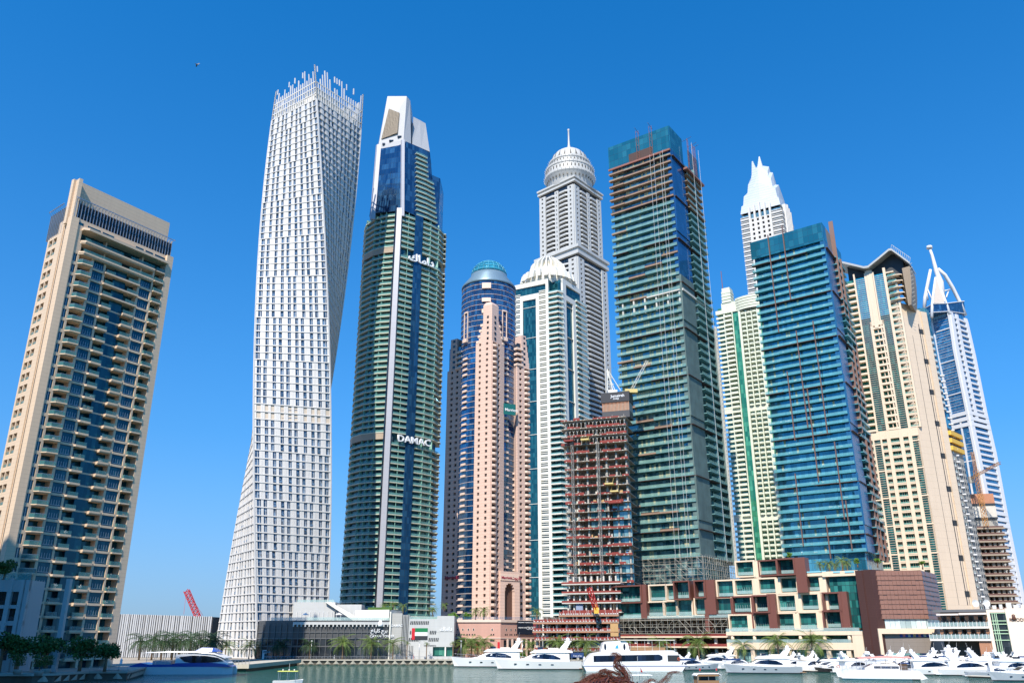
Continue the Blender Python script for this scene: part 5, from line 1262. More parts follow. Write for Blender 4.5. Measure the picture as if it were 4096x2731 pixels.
# promenade railing of bent posts
def railing(label, pts, z, step=2.2, h=1.15, mt=None, group='promenade railings'):
    T = Thing('promenade_railing', label, 'railing', (*pts[0], z), group); posts = []; rails = MB(); gl = MB()
    for a, b_ in zip(pts, pts[1:]):
        f = Fr(a, b_); k = max(1, int(f.L / step))
        for i in range(k + 1):
            u = f.L * i / k; q = MB(); q.tube([f.p(u, z, -.1), f.p(u, z + h * .5, .25), f.p(u, z + h, -.05)], .07, 4); posts.append(q)
        rails.bar(f.p(0, z + h, -.05), f.p(f.L, z + h, -.05), .06)
        for t in (.3, .55, .8): rails.bar(f.p(0, z + h * t, .18), f.p(f.L, z + h * t, .18), .025)
    T.units('post', posts, mt or m_steel); T.part('handrail', rails, mt or m_steel)
railing('steel promenade railing of curved posts in front of the dark podium', [(-97, 349), (-54, 350), (-18, 349)], 2.0)
railing('shaded promenade railing along the quay at the left edge', [(-102, 216.3), (-93, 217.3)], 2.0)

# ================================================================== podiums
def podium_dark():
    T = Thing('podium_building', 'low dark curved podium with white two-script lettering at the foot of the twisted tower', 'building', (-75, 362, 2))
    P = [(-103.5, 360), (-98, 356.5), (-88, 354.6), (-72, 354.2), (-58, 354.8), (-49, 356.2)]
    bd = MB(); bd.prism(P + [(-49, 378), (-100, 378)], 1.9, 16.6, 0); T.part('wall', bd, m_dgrey)
    gl = MB(); gl.chain(P, 0, .12, 2.4, 6.4); T.part('shop_glazing', gl, g_dark)
    g2 = MB(); g2.chain(P[:4], 0, .12, 7.2, 9.4); T.part('window_band', g2, g_dark)
    fins = []
    for a, b in zip(P, P[1:]):
        f = Fr(a, b); k = int(f.L / 2.2)
        for i in range(k): q = MB(); q.fb(f, f.L * i / k - .08, f.L * i / k + .08, 2.0, 15.2, .12, .5); fins.append(q)
    T.units('facade_fin', fins, m_dgrey3)
    for z in (6.6, 9.6, 12.0): q = MB(); q.chain(P, .1, .35, z, z + .3); T.part('floor_edge', q, m_dgrey3)
    q = MB(); q.chain(P[2:], -2, .9, 15.0, 16.0); T.part('cornice', q, m_greyl)
    k_ = []
    for a, b in zip(P[2:], P[3:]):
        f = Fr(a, b); k = int(f.L / 1.5)
        for i in range(k): q = MB(); q.fb(f, f.L * i / k, f.L * i / k + .5, 14.2, 15.0, 0, .9); k_.append(q)
    T.units('cornice_bracket', k_, m_greyl)
    q = MB(); q.chain(P[1:], -.6, -.5, 16.6, 17.8); T.part('terrace_balustrade', q, r_clear)
    f = Fr(P[4], P[5]); T.text('CAYAN TOWER', f, .9, 10.2, 1.35, .6, m_textw, .1); T.text('\uFEA5\uFE8E\uFBFF\uFE8D\uFB90 \uFE9D\uFEAE\uFE91', f, 1.2, 12.1, 1.9, .6, m_textw, .1)
    q = MB(); q.lathe(f.p(4.9, 14.6, .5)[:2] + (0,), [(.9, 14.2), (1.1, 15), (.7, 16.2), (.2, 16.8)], 8); T.part('emblem', q, m_textw)
    # upper grey block with a sloping stair
    U = Thing('podium_building', 'pale grey block with a diagonal outside stair above the dark podium', 'building', (-78, 374, 16.6))
    f = Fr((-92.5, 370), (-64, 370)); w = MB(); w.fb(f, 0, f.L * .62, 16.6, 24.3, -10, 0); w.fb(f, f.L * .62, f.L, 16.6, 23.4, -10, -2); U.part('wall', w, m_greyl)
    s = MB(); a0 = f.p(f.L * .5, 24.0, .9); a1 = f.p(f.L * .98, 16.8, .9); s.add([f.p(f.L * .48, 24.2, 0), f.p(f.L * .56, 24.2, 0), f.p(f.L, 17.6, 0), f.p(f.L * .92, 16.7, 0)] + [f.p(f.L * .48, 24.2, 1.6), f.p(f.L * .56, 24.2, 1.6), f.p(f.L, 17.6, 1.6), f.p(f.L * .92, 16.7, 1.6)], BOXF); U.part('stair', s, m_offw)
    r_ = MB(); r_.fb(f, f.L * .05, f.L * .6, 24.3, 25.3, -.3, -.2); U.part('roof_balustrade', r_, r_clear)
    v = []
    for k in range(14): q = MB(); q.fb(f, f.L * (.06 + k * .065), f.L * (.06 + k * .065) + .18, 17.2, 20.4, 0, .25); v.append(q)
    U.units('louvre', v, m_white)
    for i, u in enumerate((6.5, 20.5)):
        p = Thing('parasol', 'white parasol on the pool terrace, %s the stair foot' % ('far left of' if i == 0 else 'beside'), 'parasol', f.p(u, 16.6, 5)); q = MB(); x, y, z = f.p(u, 16.6, 5)
        q.lathe((x, y), [(1.7, 19.0), (.1, 19.9)], 8, 0, False); p.part('canopy', q, m_white); q = MB(); q.bar((x, y, 16.6), (x, y, 19.6), .06); p.part('pole', q, m_steel)
m_dgrey3 = mat('mid_grey_metal', (.16, .16, .16), .4, .2, var=.1)
m_greyl = mat('light_grey_stone', (.50, .50, .48), .65, var=.06, streak=.08, lines=2.4, ldark=.85)
podium_dark()
def podium_flag():
    T = Thing('podium_building', 'pale stone podium with a hung national flag and green roof terrace', 'building', (-42, 362, 2))
    f = Fr((-64.5, 361), (-50, 356.8)); w = MB(); w.fb(f, 0, f.L, 16, 20.8, -14, 0); T.part('rear_wall', w, m_offw)
    h = MB(); h.fb(f, f.L * .36, f.L + 1, 20.8, 21.8, -1.5, -.3); T.part('roof_hedge', h, m_leafd)
    f1 = Fr((-49.2, 356.0), (-41.6, 356.6)); w = MB(); w.fb(f1, 0, f1.L * .62, 2, 19.4, -12, 0); T.part('dark_wall', w, m_grey)
    s = MB(); s.fb(f1, -.25, .25, 2, 20, -.2, .9); T.part('edge_blade', s, m_offw)
    w = MB(); w.fb(f1, f1.L * .62, f1.L, 2, 18.8, -12, -1.2); T.part('dark_wall', w, m_dgrey3)
    v = []
    for k in range(5): q = MB(); u = f1.L * (.66 + k * .075); q.fb(f1, u, u + .22, 2, 18.8, -1.2, -.2); v.append(q)
    T.units('vertical_fin', v, m_greyl)
    f2 = Fr((-41.6, 356.6), (-23.4, 356.8)); L = f2.L; w = MB()
    w.fb(f2, 0, L, 12.2, 17.2, -14, 0); w.fb(f2, 0, L, 6.6, 12.0, -14, 0); w.fb(f2, 0, L * .54, 2, 6.6, -14, 0); w.fb(f2, L * .54, L, 2, 3.0, -14, 0); w.fb(f2, 0, L, 12.0, 12.2, -14, -.05); w.fb(f2, L * .62, L, 17.2, 18.4, -14, 0)
    T.part('wall', w, m_greyl)
    g = MB(); g.fb(f2, L * .54, L - .1, 3.0, 6.6, -5, -1.2); T.part('corner_glazing', g, g_green)
    c = MB(); c.fb(f2, L * .80, L * .83, 3, 6.6, -1, -.1); T.part('column', c, m_offw)
    sc = MB()
    for z, a, b in ((15.0, .02, .48), (11.3, .02, .14), (11.3, .46, .62), (8.6, .0, .30), (8.6, .44, .70)):
        k = int((b - a) * L / .7)
        for i in range(k): u = a * L + i * .7; sc.fb(f2, u, u + .45, z, z + .7, .0, .04); sc.fb(f2, u + .1, u + .55, z + .7, z + 1.4, .0, .04)
    for i in range(3): sc.fb(f2, (.02 + i * .035) * L, (.02 + i * .035) * L + .25, 3.2, 7.0, 0, .04)
    T.part('screen_slots', sc, m_dark)
    fa = Thing('flag', 'national flag in red, green, white and black hung flat on the pale podium wall', 'flag', f2.p(L * .1, 9.4, .1)); u0, u1 = L * .065, L * .415
    for nme, a, b, za, zb, m_ in (('red_stripe', u0, u0 + 1.25, 9.3, 13.7, m_fred), ('green_stripe', u0 + 1.25, u1, 12.2, 13.7, m_fgreen), ('white_stripe', u0 + 1.25, u1, 10.75, 12.2, m_white), ('black_stripe', u0 + 1.25, u1, 9.3, 10.75, m_black)):
        q = MB(); q.fb(f2, a, b, za, zb, .08, .2); fa.part(nme, q, m_)
    T.text('DAMAC', f1, .35, 14.2, 1.3, .15, m_textw, .08); T.text('\uFED9\uFE8E\uFEE3\uFE8D\uFEA9', f2, L * .68, 12.7, 2.1, .15, m_textw, .08); T.text('DAMAC RESIDENCE', f2, L * .34, 6.9, .55, .12, m_dgrey3, .04)
    r_ = MB(); r_.fb(f2, 0, L, 17.2, 18.2, -.5, -.42); T.part('roof_balustrade', r_, r_clear)
    h = MB(); h.fb(f2, L * .06, L * .6, 17.2, 18.0, -3, -1.6); h.fb(f2, L * .85, L * .98, 18.4, 19.3, -3, -1.6); T.part('roof_planting', h, m_leafd)
m_fred = mat('flag_red', (.55, .01, .02), .7, var=.05); m_fgreen = mat('flag_green', (.0, .18, .06), .7, var=.05)
m_leafd = mat('hedge_leaf', (.06, .13, .02), .8, var=.5, scale=2.)
podium_flag()
def podium_pink():
    T = Thing('podium_building', 'pink stone podium with a row of oval windows and blue roof railing', 'building', (-8, 375, 2))
    A, C, B = (-25.2, 370), (-4.8, 369.2), (12, 385); f, g = Fr(A, C), Fr(C, B); W_ = MB()
    W_.prism([A, C, B, (12, 410), (-25, 400)], 2, 16.2); T.part('wall', W_, m_pink2); q = MB(); q.chain([A, C, B], -.5, .5, 16.2, 17.2); T.part('cornice', q, m_pinkl)
    win = []; ov = []; pil = []
    def oval(fr, u, z, rx, rz):
        q = MB(); q.add([fr.p(u + rx * math.cos(2 * math.pi * k / 16), z + rz * math.sin(2 * math.pi * k / 16), .06) for k in range(16)], (tuple(range(16)),), 1)
        q.add([fr.p(u + rx * .62 * math.cos(2 * math.pi * k / 16), z + rz * .8 * math.sin(2 * math.pi * k / 16), .1) for k in range(16)], (tuple(range(16)),), 0); ov.append(q)
    for u in (.4, 2.4, 4.6, 6.9, 9.1, 16.9): oval(f, u, 13.3, .45, .62)
    for u in (3.2, 5.9, 8.6): oval(g, u, 13.3, .5, .62)
    for fr, us in ((f, (2.4, 4.6, 6.9, 9.1, 17)), (g, (3.2, 5.9, 8.6))):
        for u in us:
            for s in (-.75, .25):
                q = MB(); q.fb(fr, u + s, u + s + .55, 11.0, 11.6, .0, .05); win.append(q)
    for u in (4.6, 6.9, 9.2, 17): q = MB(); q.fb(f, u - .9, u + .9, 8.6, 9.4, 0, .05); win.append(q); q = MB(); q.fb(f, u - .9, u + .9, 5.9, 7.0, 0, .05); win.append(q)
    for k in range(8):
        u = 2.6 + k * 2.75; q = MB(); q.fb(g, u - .8, u + .8, 6.0, 9.2, 0, .05); win.append(q); q = MB(); q.fb(g, u - .8, u + .8, 2.2, 4.8, -.0, .05); win.append(q)
        q = MB(); q.fb(g, u + .95, u + 1.6, 2, 9.6, 0, .5); pil.append(q)
    for u in (10.4, 19.2): q = MB(); q.fb(f, u, u + .9, 5, 8.4, .05, .3); T.part('banner', q, m_fred)
    T.units('window', win, g_dark); T.units('oval_window', ov, [g_dark, m_pinkl]); T.units('pilaster', pil, m_pinkl)
    for z in (9.8, 5.2): q = MB(); q.chain([A, C, B], 0, .25, z, z + .3); T.part('string_course', q, m_pinkl)
    r_ = MB(); q = [A, C, B]
    for z in (17.7, 18.3): 
        for a, b in zip(q, q[1:]): r_.bar((*a, z), (*b, z), .07)
    for fr in (f, g):
        for k in range(int(fr.L / 1.2)): r_.bar(fr.p(k * 1.2, 17.2), fr.p(k * 1.2, 18.3), .05)
    T.part('roof_railing', r_, m_blue_rail)
    c = MB(); c.add([f.p(-1.5, 9.6, 3), f.p(5.5, 9.8, 3), f.p(4.0, 7.4, 3), f.p(-1.5, 8.6, 3)] + [f.p(-1.5, 9.6, -.2), f.p(5.5, 9.8, -.2), f.p(4.0, 7.4, -.2), f.p(-1.5, 8.6, -.2)], BOXF); T.part('entrance_canopy', c, m_black)
    S_ = Thing('billboard', 'dark billboard with restaurant names on the pink podium roof edge', 'billboard', (6, 376, 13)); bf = Fr(g.p(9.2, 0, .3)[:2], g.p(g.L + .5, 0, .3)[:2]); q = MB(); q.fb(bf, 0, bf.L * .66, 11.4, 17.0, 0, .3); S_.part('board', q, m_navy)
    q = MB(); q.fb(bf, bf.L * .66, bf.L, 11.4, 15.6, 0, .32); S_.part('board', q, m_maroon); S_.text('CROFT', bf, bf.L * .37, 13.4, 1.7, .35, m_textw, .03); S_.text('OBSERVATORY', bf, bf.L * .03, 13.9, .72, .35, m_textw, .03); S_.text('DUBAI MARRIOTT HARBOUR HOTEL & SUITES', bf, .4, 16.1, .5, .35, m_textw, .03)
m_navy = mat('navy_board', (.012, .018, .035), .5, var=.05); m_maroon = mat('maroon_board', (.30, .05, .07), .5, var=.05)
podium_pink()
def podium_site():
    T = Thing('construction_podium', 'raw concrete podium floors with red safety mesh and orange formwork edges', 'building', (25, 348, 2))
    f = Fr((9.0, 351.5), (41.5, 340.5)); L = f.L; sl = []; rnd = random.Random(31)
    for i, (z, a) in enumerate(((5.3, .0), (9.3, .0), (12.6, -.02), (15.9, -.01), (18.6, .30))):
        q = MB(); q.fb(f, a * L, L, z - .4, z, -14, .5); q.fb(f, a * L, L, z, z + 1.0, .3, .42, 1)
        for k in range(26):
            u = (a + (1 - a) * (k + rnd.random() * .5) / 26) * L; q.fb(f, u, u + .55, z + .1, z + .4, .45, .5, 2)
            if rnd.random() < .6: q.fb(f, u, u + .08, z, z + 1.6, .42, .5, 2)
        if i > 1: q.fb(f, a * L, L, z - .75, z - .4, .1, .8, 3)
        sl.append(q)
    T.units('floor_slab', sl, [m_concf, m_red, m_white, m_orange])
    cols = []
    for k in range(9):
        for d in (-1.2, -6): q = MB(); u = L * (.02 + .96 * k / 8); q.fb(f, u - .45, u + .45, 2, 15.6 if k < 3 else 18.4, d - .9, d); cols.append(q)
    T.units('column', cols, m_concw)
    pr = []
    for z0_, z1_ in ((5.4, 8.9), (9.4, 12.1), (12.7, 15.4), (16, 18)):
        for k in range(38):
            if rnd.random() < .7: q = MB(); u = L * (k + rnd.random()) / 38; d = rnd.uniform(-5, -.5); q.bar(f.p(u, z0_, d), f.p(u, z1_, d), .1); pr.append(q)
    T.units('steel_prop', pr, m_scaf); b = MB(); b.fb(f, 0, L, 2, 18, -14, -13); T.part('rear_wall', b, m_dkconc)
    w = MB(); w.fb(f, L * .56, L * .98, 5.4, 8.6, -2.5, -1.6); T.part('site_wall', w, m_concw)
    q = MB(); q.fb(f, L * .90, L * .99, 10.5, 15.5, .6, .8); T.part('plywood_panel', q, m_ply)
    # stacked upper storeys at the foot of the red-mesh tower
    U = Thing('construction_podium', 'pale half-built floors under the red-mesh tower with a red crane arm', 'building', (32, 346, 18.6)); f = Fr((22, 350), (43, 342)); L = f.L; sl = []
    for z in (19.2, 22.8, 26.4, 30.0):
        q = MB(); q.fb(f, -.08 * L, L, z, z + .4, -12, 1.0); q.fb(f, -.08 * L, L, z + .4, z + 1.1, .9, 1.0, 1)
        for k in range(9): u = L * k / 9; q.fb(f, u, u + .6, z + .4, z + 3.2, -1.2, -.6, 2)
        sl.append(q)
    U.units('floor_slab', sl, [m_concw, m_red, m_concw]); q = MB(); q.fb(f, 0, L, 18.6, 31, -11, -6); U.part('rear_wall', q, m_conc)
    K = Thing('mobile_crane_arm', 'short red lattice crane arm standing on the half-built floors', 'crane', aty(2384, 2435, 338)); q = MB(); b0, b1 = Vector(aty(2384, 2435, 338)), Vector(aty(2357, 2350, 336)); lattice(q, b0, b1, 1.3, 8, .22); K.part('boom', q, m_redp)
    q = MB(); q.box(b0.x - .8, b0.x + 1.0, b0.y - .8, b0.y + .8, b0.z - 1.6, b0.z + .6); q.tube([(b0.x, b0.y, b0.z + .6), (b0.x + .2, b0.y, b0.z + 1.8)], .5, 8); K.part('engine_housing', q, m_yel)
m_redp = mat('red_paint', (.55, .03, .03), .4, var=.08)
podium_site()
m_framebr = m_brown
def frames_block(T, f, bays, frames_, slots):
    """bays: (x0, x1, y_top, y_bottom) of glazed openings; frames_: (x0, x1, ytop, ybot, n, material, side, thick)"""
    gl = []; ra = []; rnd = random.Random(len(bays))
    fr = {m_peach: [], m_brown: []}
    for (x0, x1, yt, yb, m_, pr) in bays:
        xm = (x0 + x1) / 2; u0, _ = f.px(x0, (yt + yb) / 2); u1, _ = f.px(x1, (yt + yb) / 2); z1 = f.px(xm, yt)[1]; z0 = f.px(xm, yb)[1]
        q = MB(); q.fb(f, u0 - .25, u1 + .25, z0 - .2, z1 + .25, -1.3, -1.2); gl.append(q)
        q = MB(); q.fb(f, u0, u1, z0 + .1, z0 + 1.2, -.3, -.24); ra.append(q)
        if rnd.random() < .5: 
            q = MB()
            for k in range(7): q.fb(f, u0 + (u1 - u0) * k / 7, u0 + (u1 - u0) * k / 7 + .12, z0 + .1, z0 + 2.4, -1.15, -1.0)
            ra.append(q)
        u0 -= .25; u1 += .25; z0 -= .2; z1 += .25; t = .5; q = MB(); d = pr * .8
        q.fb(f, u0 - t, u0, z0 - t, z1 + t, -2.6, d); q.fb(f, u1, u1 + t, z0 - t, z1 + t, -2.6, d); q.fb(f, u0, u1, z1, z1 + t, -2.6, d); q.fb(f, u0, u1, z0 - t, z0, -2.6, d)
        T.part('bay_frame', q, m_)
    T.units('window', gl, g_bay); T.units('balustrade', ra, [r_clear])
g_bay = glass('bay_glass', (.008, .06, .06), (.04, .22, .2), tint=(.55, 1., .9), cell=(1.3, 2.4), ior=1.6)
def podium_left_bays():
    T = Thing('podium_building', 'row of brown and peach framed glass bays above scaffolding, below the netted tower', 'building', (58, 332, 2))
    f = Fr((41.0, 345), (80, 316.5)); s = lambda x, y: (2400 + x / 2.138, 2150 + y / 2.138)
    B = [(130, 362, 425, 545, m_brown, 2.6), (130, 370, 565, 682, m_peach, .4), (432, 556, 415, 535, m_peach, .4), (580, 640, 412, 525, m_peach, .4), (662, 772, 385, 515, m_brown, 2.6), (838, 905, 380, 500, m_brown, 2.6),
         (415, 535, 560, 665, m_peach, .3), (560, 650, 552, 660, m_peach, .3), (668, 780, 540, 660, m_peach, .3), (822, 915, 530, 650, m_peach, .3), (1012, 1135, 375, 500, m_peach, .4), (990, 1115, 522, 648, m_brown, .4)]
    bays = []
    for x0, x1, y0, y1, m_, d in B: a = s(x0, y0); b = s(x1, y1); bays.append((a[0], b[0], a[1], b[1], m_, d))
    frames_block(T, f, bays, [], [])
    w = MB(); u0 = f.px(*s(115, 600))[0]; z0 = f.px(*s(500, 690))[1]
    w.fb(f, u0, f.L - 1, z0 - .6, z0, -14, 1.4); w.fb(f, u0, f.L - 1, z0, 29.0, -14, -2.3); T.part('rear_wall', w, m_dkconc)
    q = MB(); q.fb(f, u0, f.L - 1, z0, z0 + 1.1, 1.25, 1.32); T.part('terrace_balustrade', q, r_clear)
    for x0, x1, yt, yb in ((362, 412, 400, 690), (905, 1000, 360, 655), (915, 950, 655, 810)):
        a, b = s(x0, yt), s(x1, yb); ua, ub = f.px(a[0], (a[1] + b[1]) / 2)[0], f.px(b[0], (a[1] + b[1]) / 2)[0]; q = MB(); q.fb(f, ua, ub, f.px((a[0] + b[0]) / 2, b[1])[1], f.px((a[0] + b[0]) / 2, a[1])[1], -2.2, 1.6); T.part('side_wall', q, m_brown)
    # open concrete storeys below
    U = Thing('construction_podium', 'open concrete ground floors with round columns under the scaffolded terrace', 'building', (60, 330, 2)); zs = [(f.px(2690, y)[1]) for y in (2543, 2583)]
    cols = []
    for z, n_ in ((zs[0], 0), (zs[1], 1)): q = MB(); q.fb(f, u0 - 1, f.L - 1, z - .5, z, -14, 1.6); q.fb(f, u0 - 1, f.L - 1, z, z + .9, 1.5, 1.6, 1); U.part('floor_slab', q, [m_peach, m_red])
    for k in range(9): q = MB(); u = f.L * (.05 + .9 * k / 8); p = f.p(u, 0, -.6); q.lathe(p[:2], [(.65, 1.9), (.65, zs[0] - .5)], 10); cols.append(q)
    U.units('column', cols, m_concw); q = MB(); q.fb(f, u0 - 1, f.L, 2, z0 - .6, -14, -6); U.part('rear_wall', q, m_dkconc)
    scaffold('building_scaffold', 'long tube scaffold between the framed bays and the red-edged floor', f, u0 + .5, f.L - 2, zs[0] + .9, z0 - .7, 1.9, .4, 1.8)
podium_left_bays()
def podium_right_bays():
    T = Thing('podium_building', 'tall stack of peach and brown framed glass bays at the foot of the blue tower', 'building', (98, 302, 2))
    f = Fr((79.5, 315.5), (119.5, 286.5)); s = lambda x, y: (2400 + x / 2.138, 2150 + y / 2.138)
    B = [(1175, 1312, 212, 320, m_peach, .5), (1372, 1502, 205, 310, m_brown, .5), (1545, 1665, 195, 305, m_brown, 2.8),
         (1165, 1305, 368, 480, m_peach, .4), (1365, 1500, 358, 468, m_peach, .4), (1548, 1680, 350, 460, m_peach, .4), (1742, 1885, 340, 452, m_peach, .4),
         (1150, 1292, 515, 632, m_brown, .5), (1340, 1450, 508, 625, m_brown, 2.8), (1535, 1672, 500, 620, m_peach, .4), (1728, 1868, 490, 610, m_peach, .4), (1940, 2058, 485, 610, m_brown, 2.8),
         (1120, 1265, 670, 795, m_peach, .4), (1325, 1465, 662, 785, m_brown, .8), (1518, 1660, 655, 780, m_peach, .4), (1710, 1855, 648, 775, m_peach, .4), (1942, 2070, 640, 765, m_brown, 2.8)]
    bays = []
    for x0, x1, y0, y1, m_, d in B: a = s(x0, y0); b = s(x1, y1); bays.append((a[0], b[0], a[1], b[1], m_, d))
    frames_block(T, f, bays, [], [])
    Z = lambda x, y: f.px(*s(x, y))[1]; U = lambda x, y: f.px(*s(x, y))[0]
    w = MB(); w.fb(f, U(1115, 700), U(1690, 250), Z(1600, 800), Z(1600, 490), -14, -2.3); w.fb(f, U(1160, 400), U(2210, 400), Z(1600, 490), Z(1600, 330), -14, -2.4); w.fb(f, U(1165, 250), U(1680, 250), Z(1400, 330), Z(1400, 200), -14, -2.3); w.fb(f, U(1500, 700), U(2200, 700), Z(1800, 790), Z(1800, 480), -14, -2.35)
    T.part('rear_wall', w, m_peach)
    # peach piers between bays
    p = MB()
    for x0, x1, y0, y1 in ((1312, 1372, 200, 340), (1305, 1365, 345, 500), (1500, 1548, 345, 480), (1680, 1742, 330, 480), (1885, 1945, 310, 620), (1290, 1340, 500, 650), (1672, 1728, 480, 640), (1265, 1325, 650, 810), (1660, 1710, 645, 800), (1855, 1940, 620, 790), (1868, 1935, 470, 640)):
        p.fb(f, U(x0, (y0 + y1) / 2), U(x1, (y0 + y1) / 2), Z((x0 + x1) / 2, y1), Z((x0 + x1) / 2, y0), -2.5, .25)
    T.part('pier', p, m_peach)
    b = MB()
    for x0, x1, y0, y1 in ((1690, 1780, 170, 470), (1455, 1525, 480, 810), (2062, 2140, 460, 775)): b.fb(f, U(x0, (y0 + y1) / 2), U(x1, (y0 + y1) / 2), Z((x0 + x1) / 2, y1), Z((x0 + x1) / 2, y0), -2.5, 2.0)
    T.part('side_wall', b, m_brown)
    g = MB(); g.fb(f, U(1960, 400), U(2215, 400), Z(2100, 770), Z(2100, 328), -2, -.6); T.part('corner_glazing', g, g_bay)
    t = MB(); t.fb(f, U(1735, 300), U(1905, 300), Z(1820, 328), Z(1820, 296), -10, .8); t.fb(f, U(1905, 300), U(2212, 300), Z(2060, 328), Z(2060, 284), -10, 1.0); T.part('roof_slab', t, m_peach)
    pl = MB(); pl.fb(f, U(1740, 290), U(1940, 290), Z(1840, 297), Z(1840, 286), .9, 1.0); pl.fb(f, U(2000, 290), U(2060, 290), Z(2060, 298), Z(2060, 286), 1.1, 1.2); pl.fb(f, U(2100, 290), U(2180, 290), Z(2140, 298), Z(2140, 284), 1.1, 1.2); T.part('pool_glass', pl, r_poolb)
    # colonnade and shops
    d = MB(); zt = Z(1700, 800); L0, L1 = U(1105, 800), U(2240, 800)
    d.fb(f, L0, L1 + .8, zt - 1.2, zt, -14, 3.0); zb = Z(1700, 895); d.fb(f, L0, L1 - 2.5, zb - 2.2, zb, -14, 3.0); d.fb(f, L1 - 2.6, L1 + .8, 1.9, zt - 1.2, -14, 2.9)
    for k in range(7): u = L0 + (L1 - L0 - 3) * (k + .4) / 6.6; d.fb(f, u - .7, u + .7, 1.9, zb - 2.2, -3, 2.7)
    T.part('arcade', d, m_peach)
    g = MB(); g.fb(f, L0, L1, 2, zb - 2, -3, 1.0); T.part('shop_glazing', g, g_shop2); g = MB(); g.fb(f, L0, L1, zb, zt - 1.2, -3, -2.0); T.part('arcade_glazing', g, g_bay)
    c = []
    for k in range(6): q = MB(); p_ = f.p(L0 + (L1 - L0 - 4) * (k + .25) / 5.2, 0, 2.2); q.lathe(p_[:2], [(.6, zb), (.6, zt - 1.2)], 12); c.append(q)
    T.units('column', c, m_peach); r_ = MB(); r_.fb(f, L0, L1 - 3, zb, zb + 1.1, 2.9, 2.97); r_.fb(f, L0, L1, zt, zt + 1.1, 2.9, 2.97); T.part('balustrade', r_, r_clear)
    # dark brown tower wall and the riveted copper-brown box
    T = Thing('clad_building', 'windowless box clad in copper brown panels on a pale glazed base', 'building', (134, 285, 2))
    c0 = f.p(L1 + .9, 0, 2.9); a = atz(3500, 2279, 30); A = (c0[0], c0[1]); cn = atz(3683, 2280, 30.5); B = atz(3742, 2295, 30.5); a0 = (aty(3503, 2500, cn[1] + 1.5)[0], cn[1] + 1.5)
    fa = Fr(a0, cn[:2]); fb_ = Fr(cn[:2], B[:2]); zb = aty(3600, 2474, cn[1])[2]; zc = aty(3600, 2512, cn[1])[2]
    w = MB(); w.prism([a0, cn[:2], B[:2], (B[0], B[1] + 14), (a0[0], a0[1] + 22)], zb, 30.5); T.part('box', w, m_copper)
    pan = []; rnd = random.Random(5)
    for fr, nx in ((fa, 14), (fb_, 9)):
        nz = 10
        for i in range(nz):
            for k in range(nx):
                q = MB(); h = (30.4 - zb) / nz; ww = fr.L / nx; n0 = rnd.uniform(.02, .12); z = zb + i * h; u = k * ww
                q.add([fr.p(u + .03, z + .05, n0 + .2), fr.p(u + ww - .03, z + .05, n0 + .2), fr.p(u + ww - .03, z + .05, 0), fr.p(u + .03, z + .05, 0), fr.p(u + .03, z + h - .03, n0), fr.p(u + ww - .03, z + h - .03, n0), fr.p(u + ww - .03, z + h - .03, 0), fr.p(u + .03, z + h - .03, 0)], BOXF); pan.append(q)
    T.units('cladding_panel', pan, m_copper)
    q = MB(); q.chain([a0, cn[:2], B[:2]], -3, -.4, zc, zb); T.part('window_band', q, g_white)
    zd = aty(3600, 2590, cn[1])[2]
    q = MB(); q.chain([a0, cn[:2], B[:2]], -4, 1.6, zc - 1.6, zc); q.chain([a0, tuple(Vector(a0).lerp(Vector(cn[:2]), .06))], -4, 1.6, 2, zc - 1.6); T.part('base_cornice', q, m_peach)
    q = MB(); q.chain([a0, cn[:2], B[:2]], -4, .2, 2, zc - 1.6); T.part('base_wall', q, m_greyb); q = MB(); q.chain([a0, cn[:2], B[:2]], -.2, .5, 2, 5.2); T.part('shop_glazing', q, g_shop2)
    S_ = Thing('banner_strip', 'blue strip of shop pictures along the grey base of the copper box', 'banner', fa.p(fa.L * .4, 8, .3)); cols = [m_sblue, m_pic1, m_sblue, m_pic2, m_sblue, m_pic3, m_sblue, m_pic1, m_sblue, m_pic2, m_sblue, m_pic3]
    z1, z2 = aty(3600, 2529, cn[1])[2], aty(3600, 2546, cn[1])[2]
    for k in range(12): q = MB(); u = fa.L * (.42 + .58 * k / 12); q.fb(fa, u, u + fa.L * .58 / 12, z2, z1, .22, .34); S_.part('picture_panel', q, cols[k])
    D = Thing('clad_wall', 'narrow dark brown brick-clad wall between the framed bays and the copper box', 'wall', (A[0], A[1], 2)); e = (A[0] + .2, A[1] - .4); q = MB(); fe = Fr(e, (a0[0] + .2, a0[1] - 1.5)); ztop = 30.8
    q.fb(fe, 0, fe.L * .45, 1.9, ztop, -6, .3); q.fb(fe, fe.L * .45, fe.L, 1.9, ztop, -6, 0); D.part('wall', q, m_dbrick)
    # restaurant terraces
    T = Thing('restaurant_building', 'two-storey restaurant with glass-railed terraces and brown columns', 'restaurant', (165, 278, 2)); A = aty(3712, 2500, 272); B = aty(3955, 2500, 268)
    f = Fr(aty(3755, 2500, 272)[:2], aty(3955, 2500, 264)[:2]); L = f.L; zz = lambda y: f.px(3850, y)[1]
    w = MB(); w.fb(f, 0, L, 2, zz(2446), -12, -5); T.part('rear_wall', w, m_brick); q = MB(); q.fb(f, .1, L * .95, zz(2504), zz(2460), -5, -4.9); q.fb(f, .1, L * .98, zz(2552), zz(2515), -5, -4.9); T.part('glazing', q, g_dark)
    for y in (2504, 2553): q = MB(); q.fb(f, -3, L, zz(y) - .6, zz(y), -6, .6); T.part('terrace_slab', q, m_offw)
    q = MB(); q.fb(f, -1, L, zz(2446), zz(2436), -12, .2); T.part('roof_slab', q, m_dgrey3)
    q = MB(); q.fb(f, 0, L * .45, zz(2459), zz(2452), -3, 1.4); q.fb(f, L * .46, L, zz(2458), zz(2450), -3, 1.4); T.part('awning', q, m_awn)
    c = []
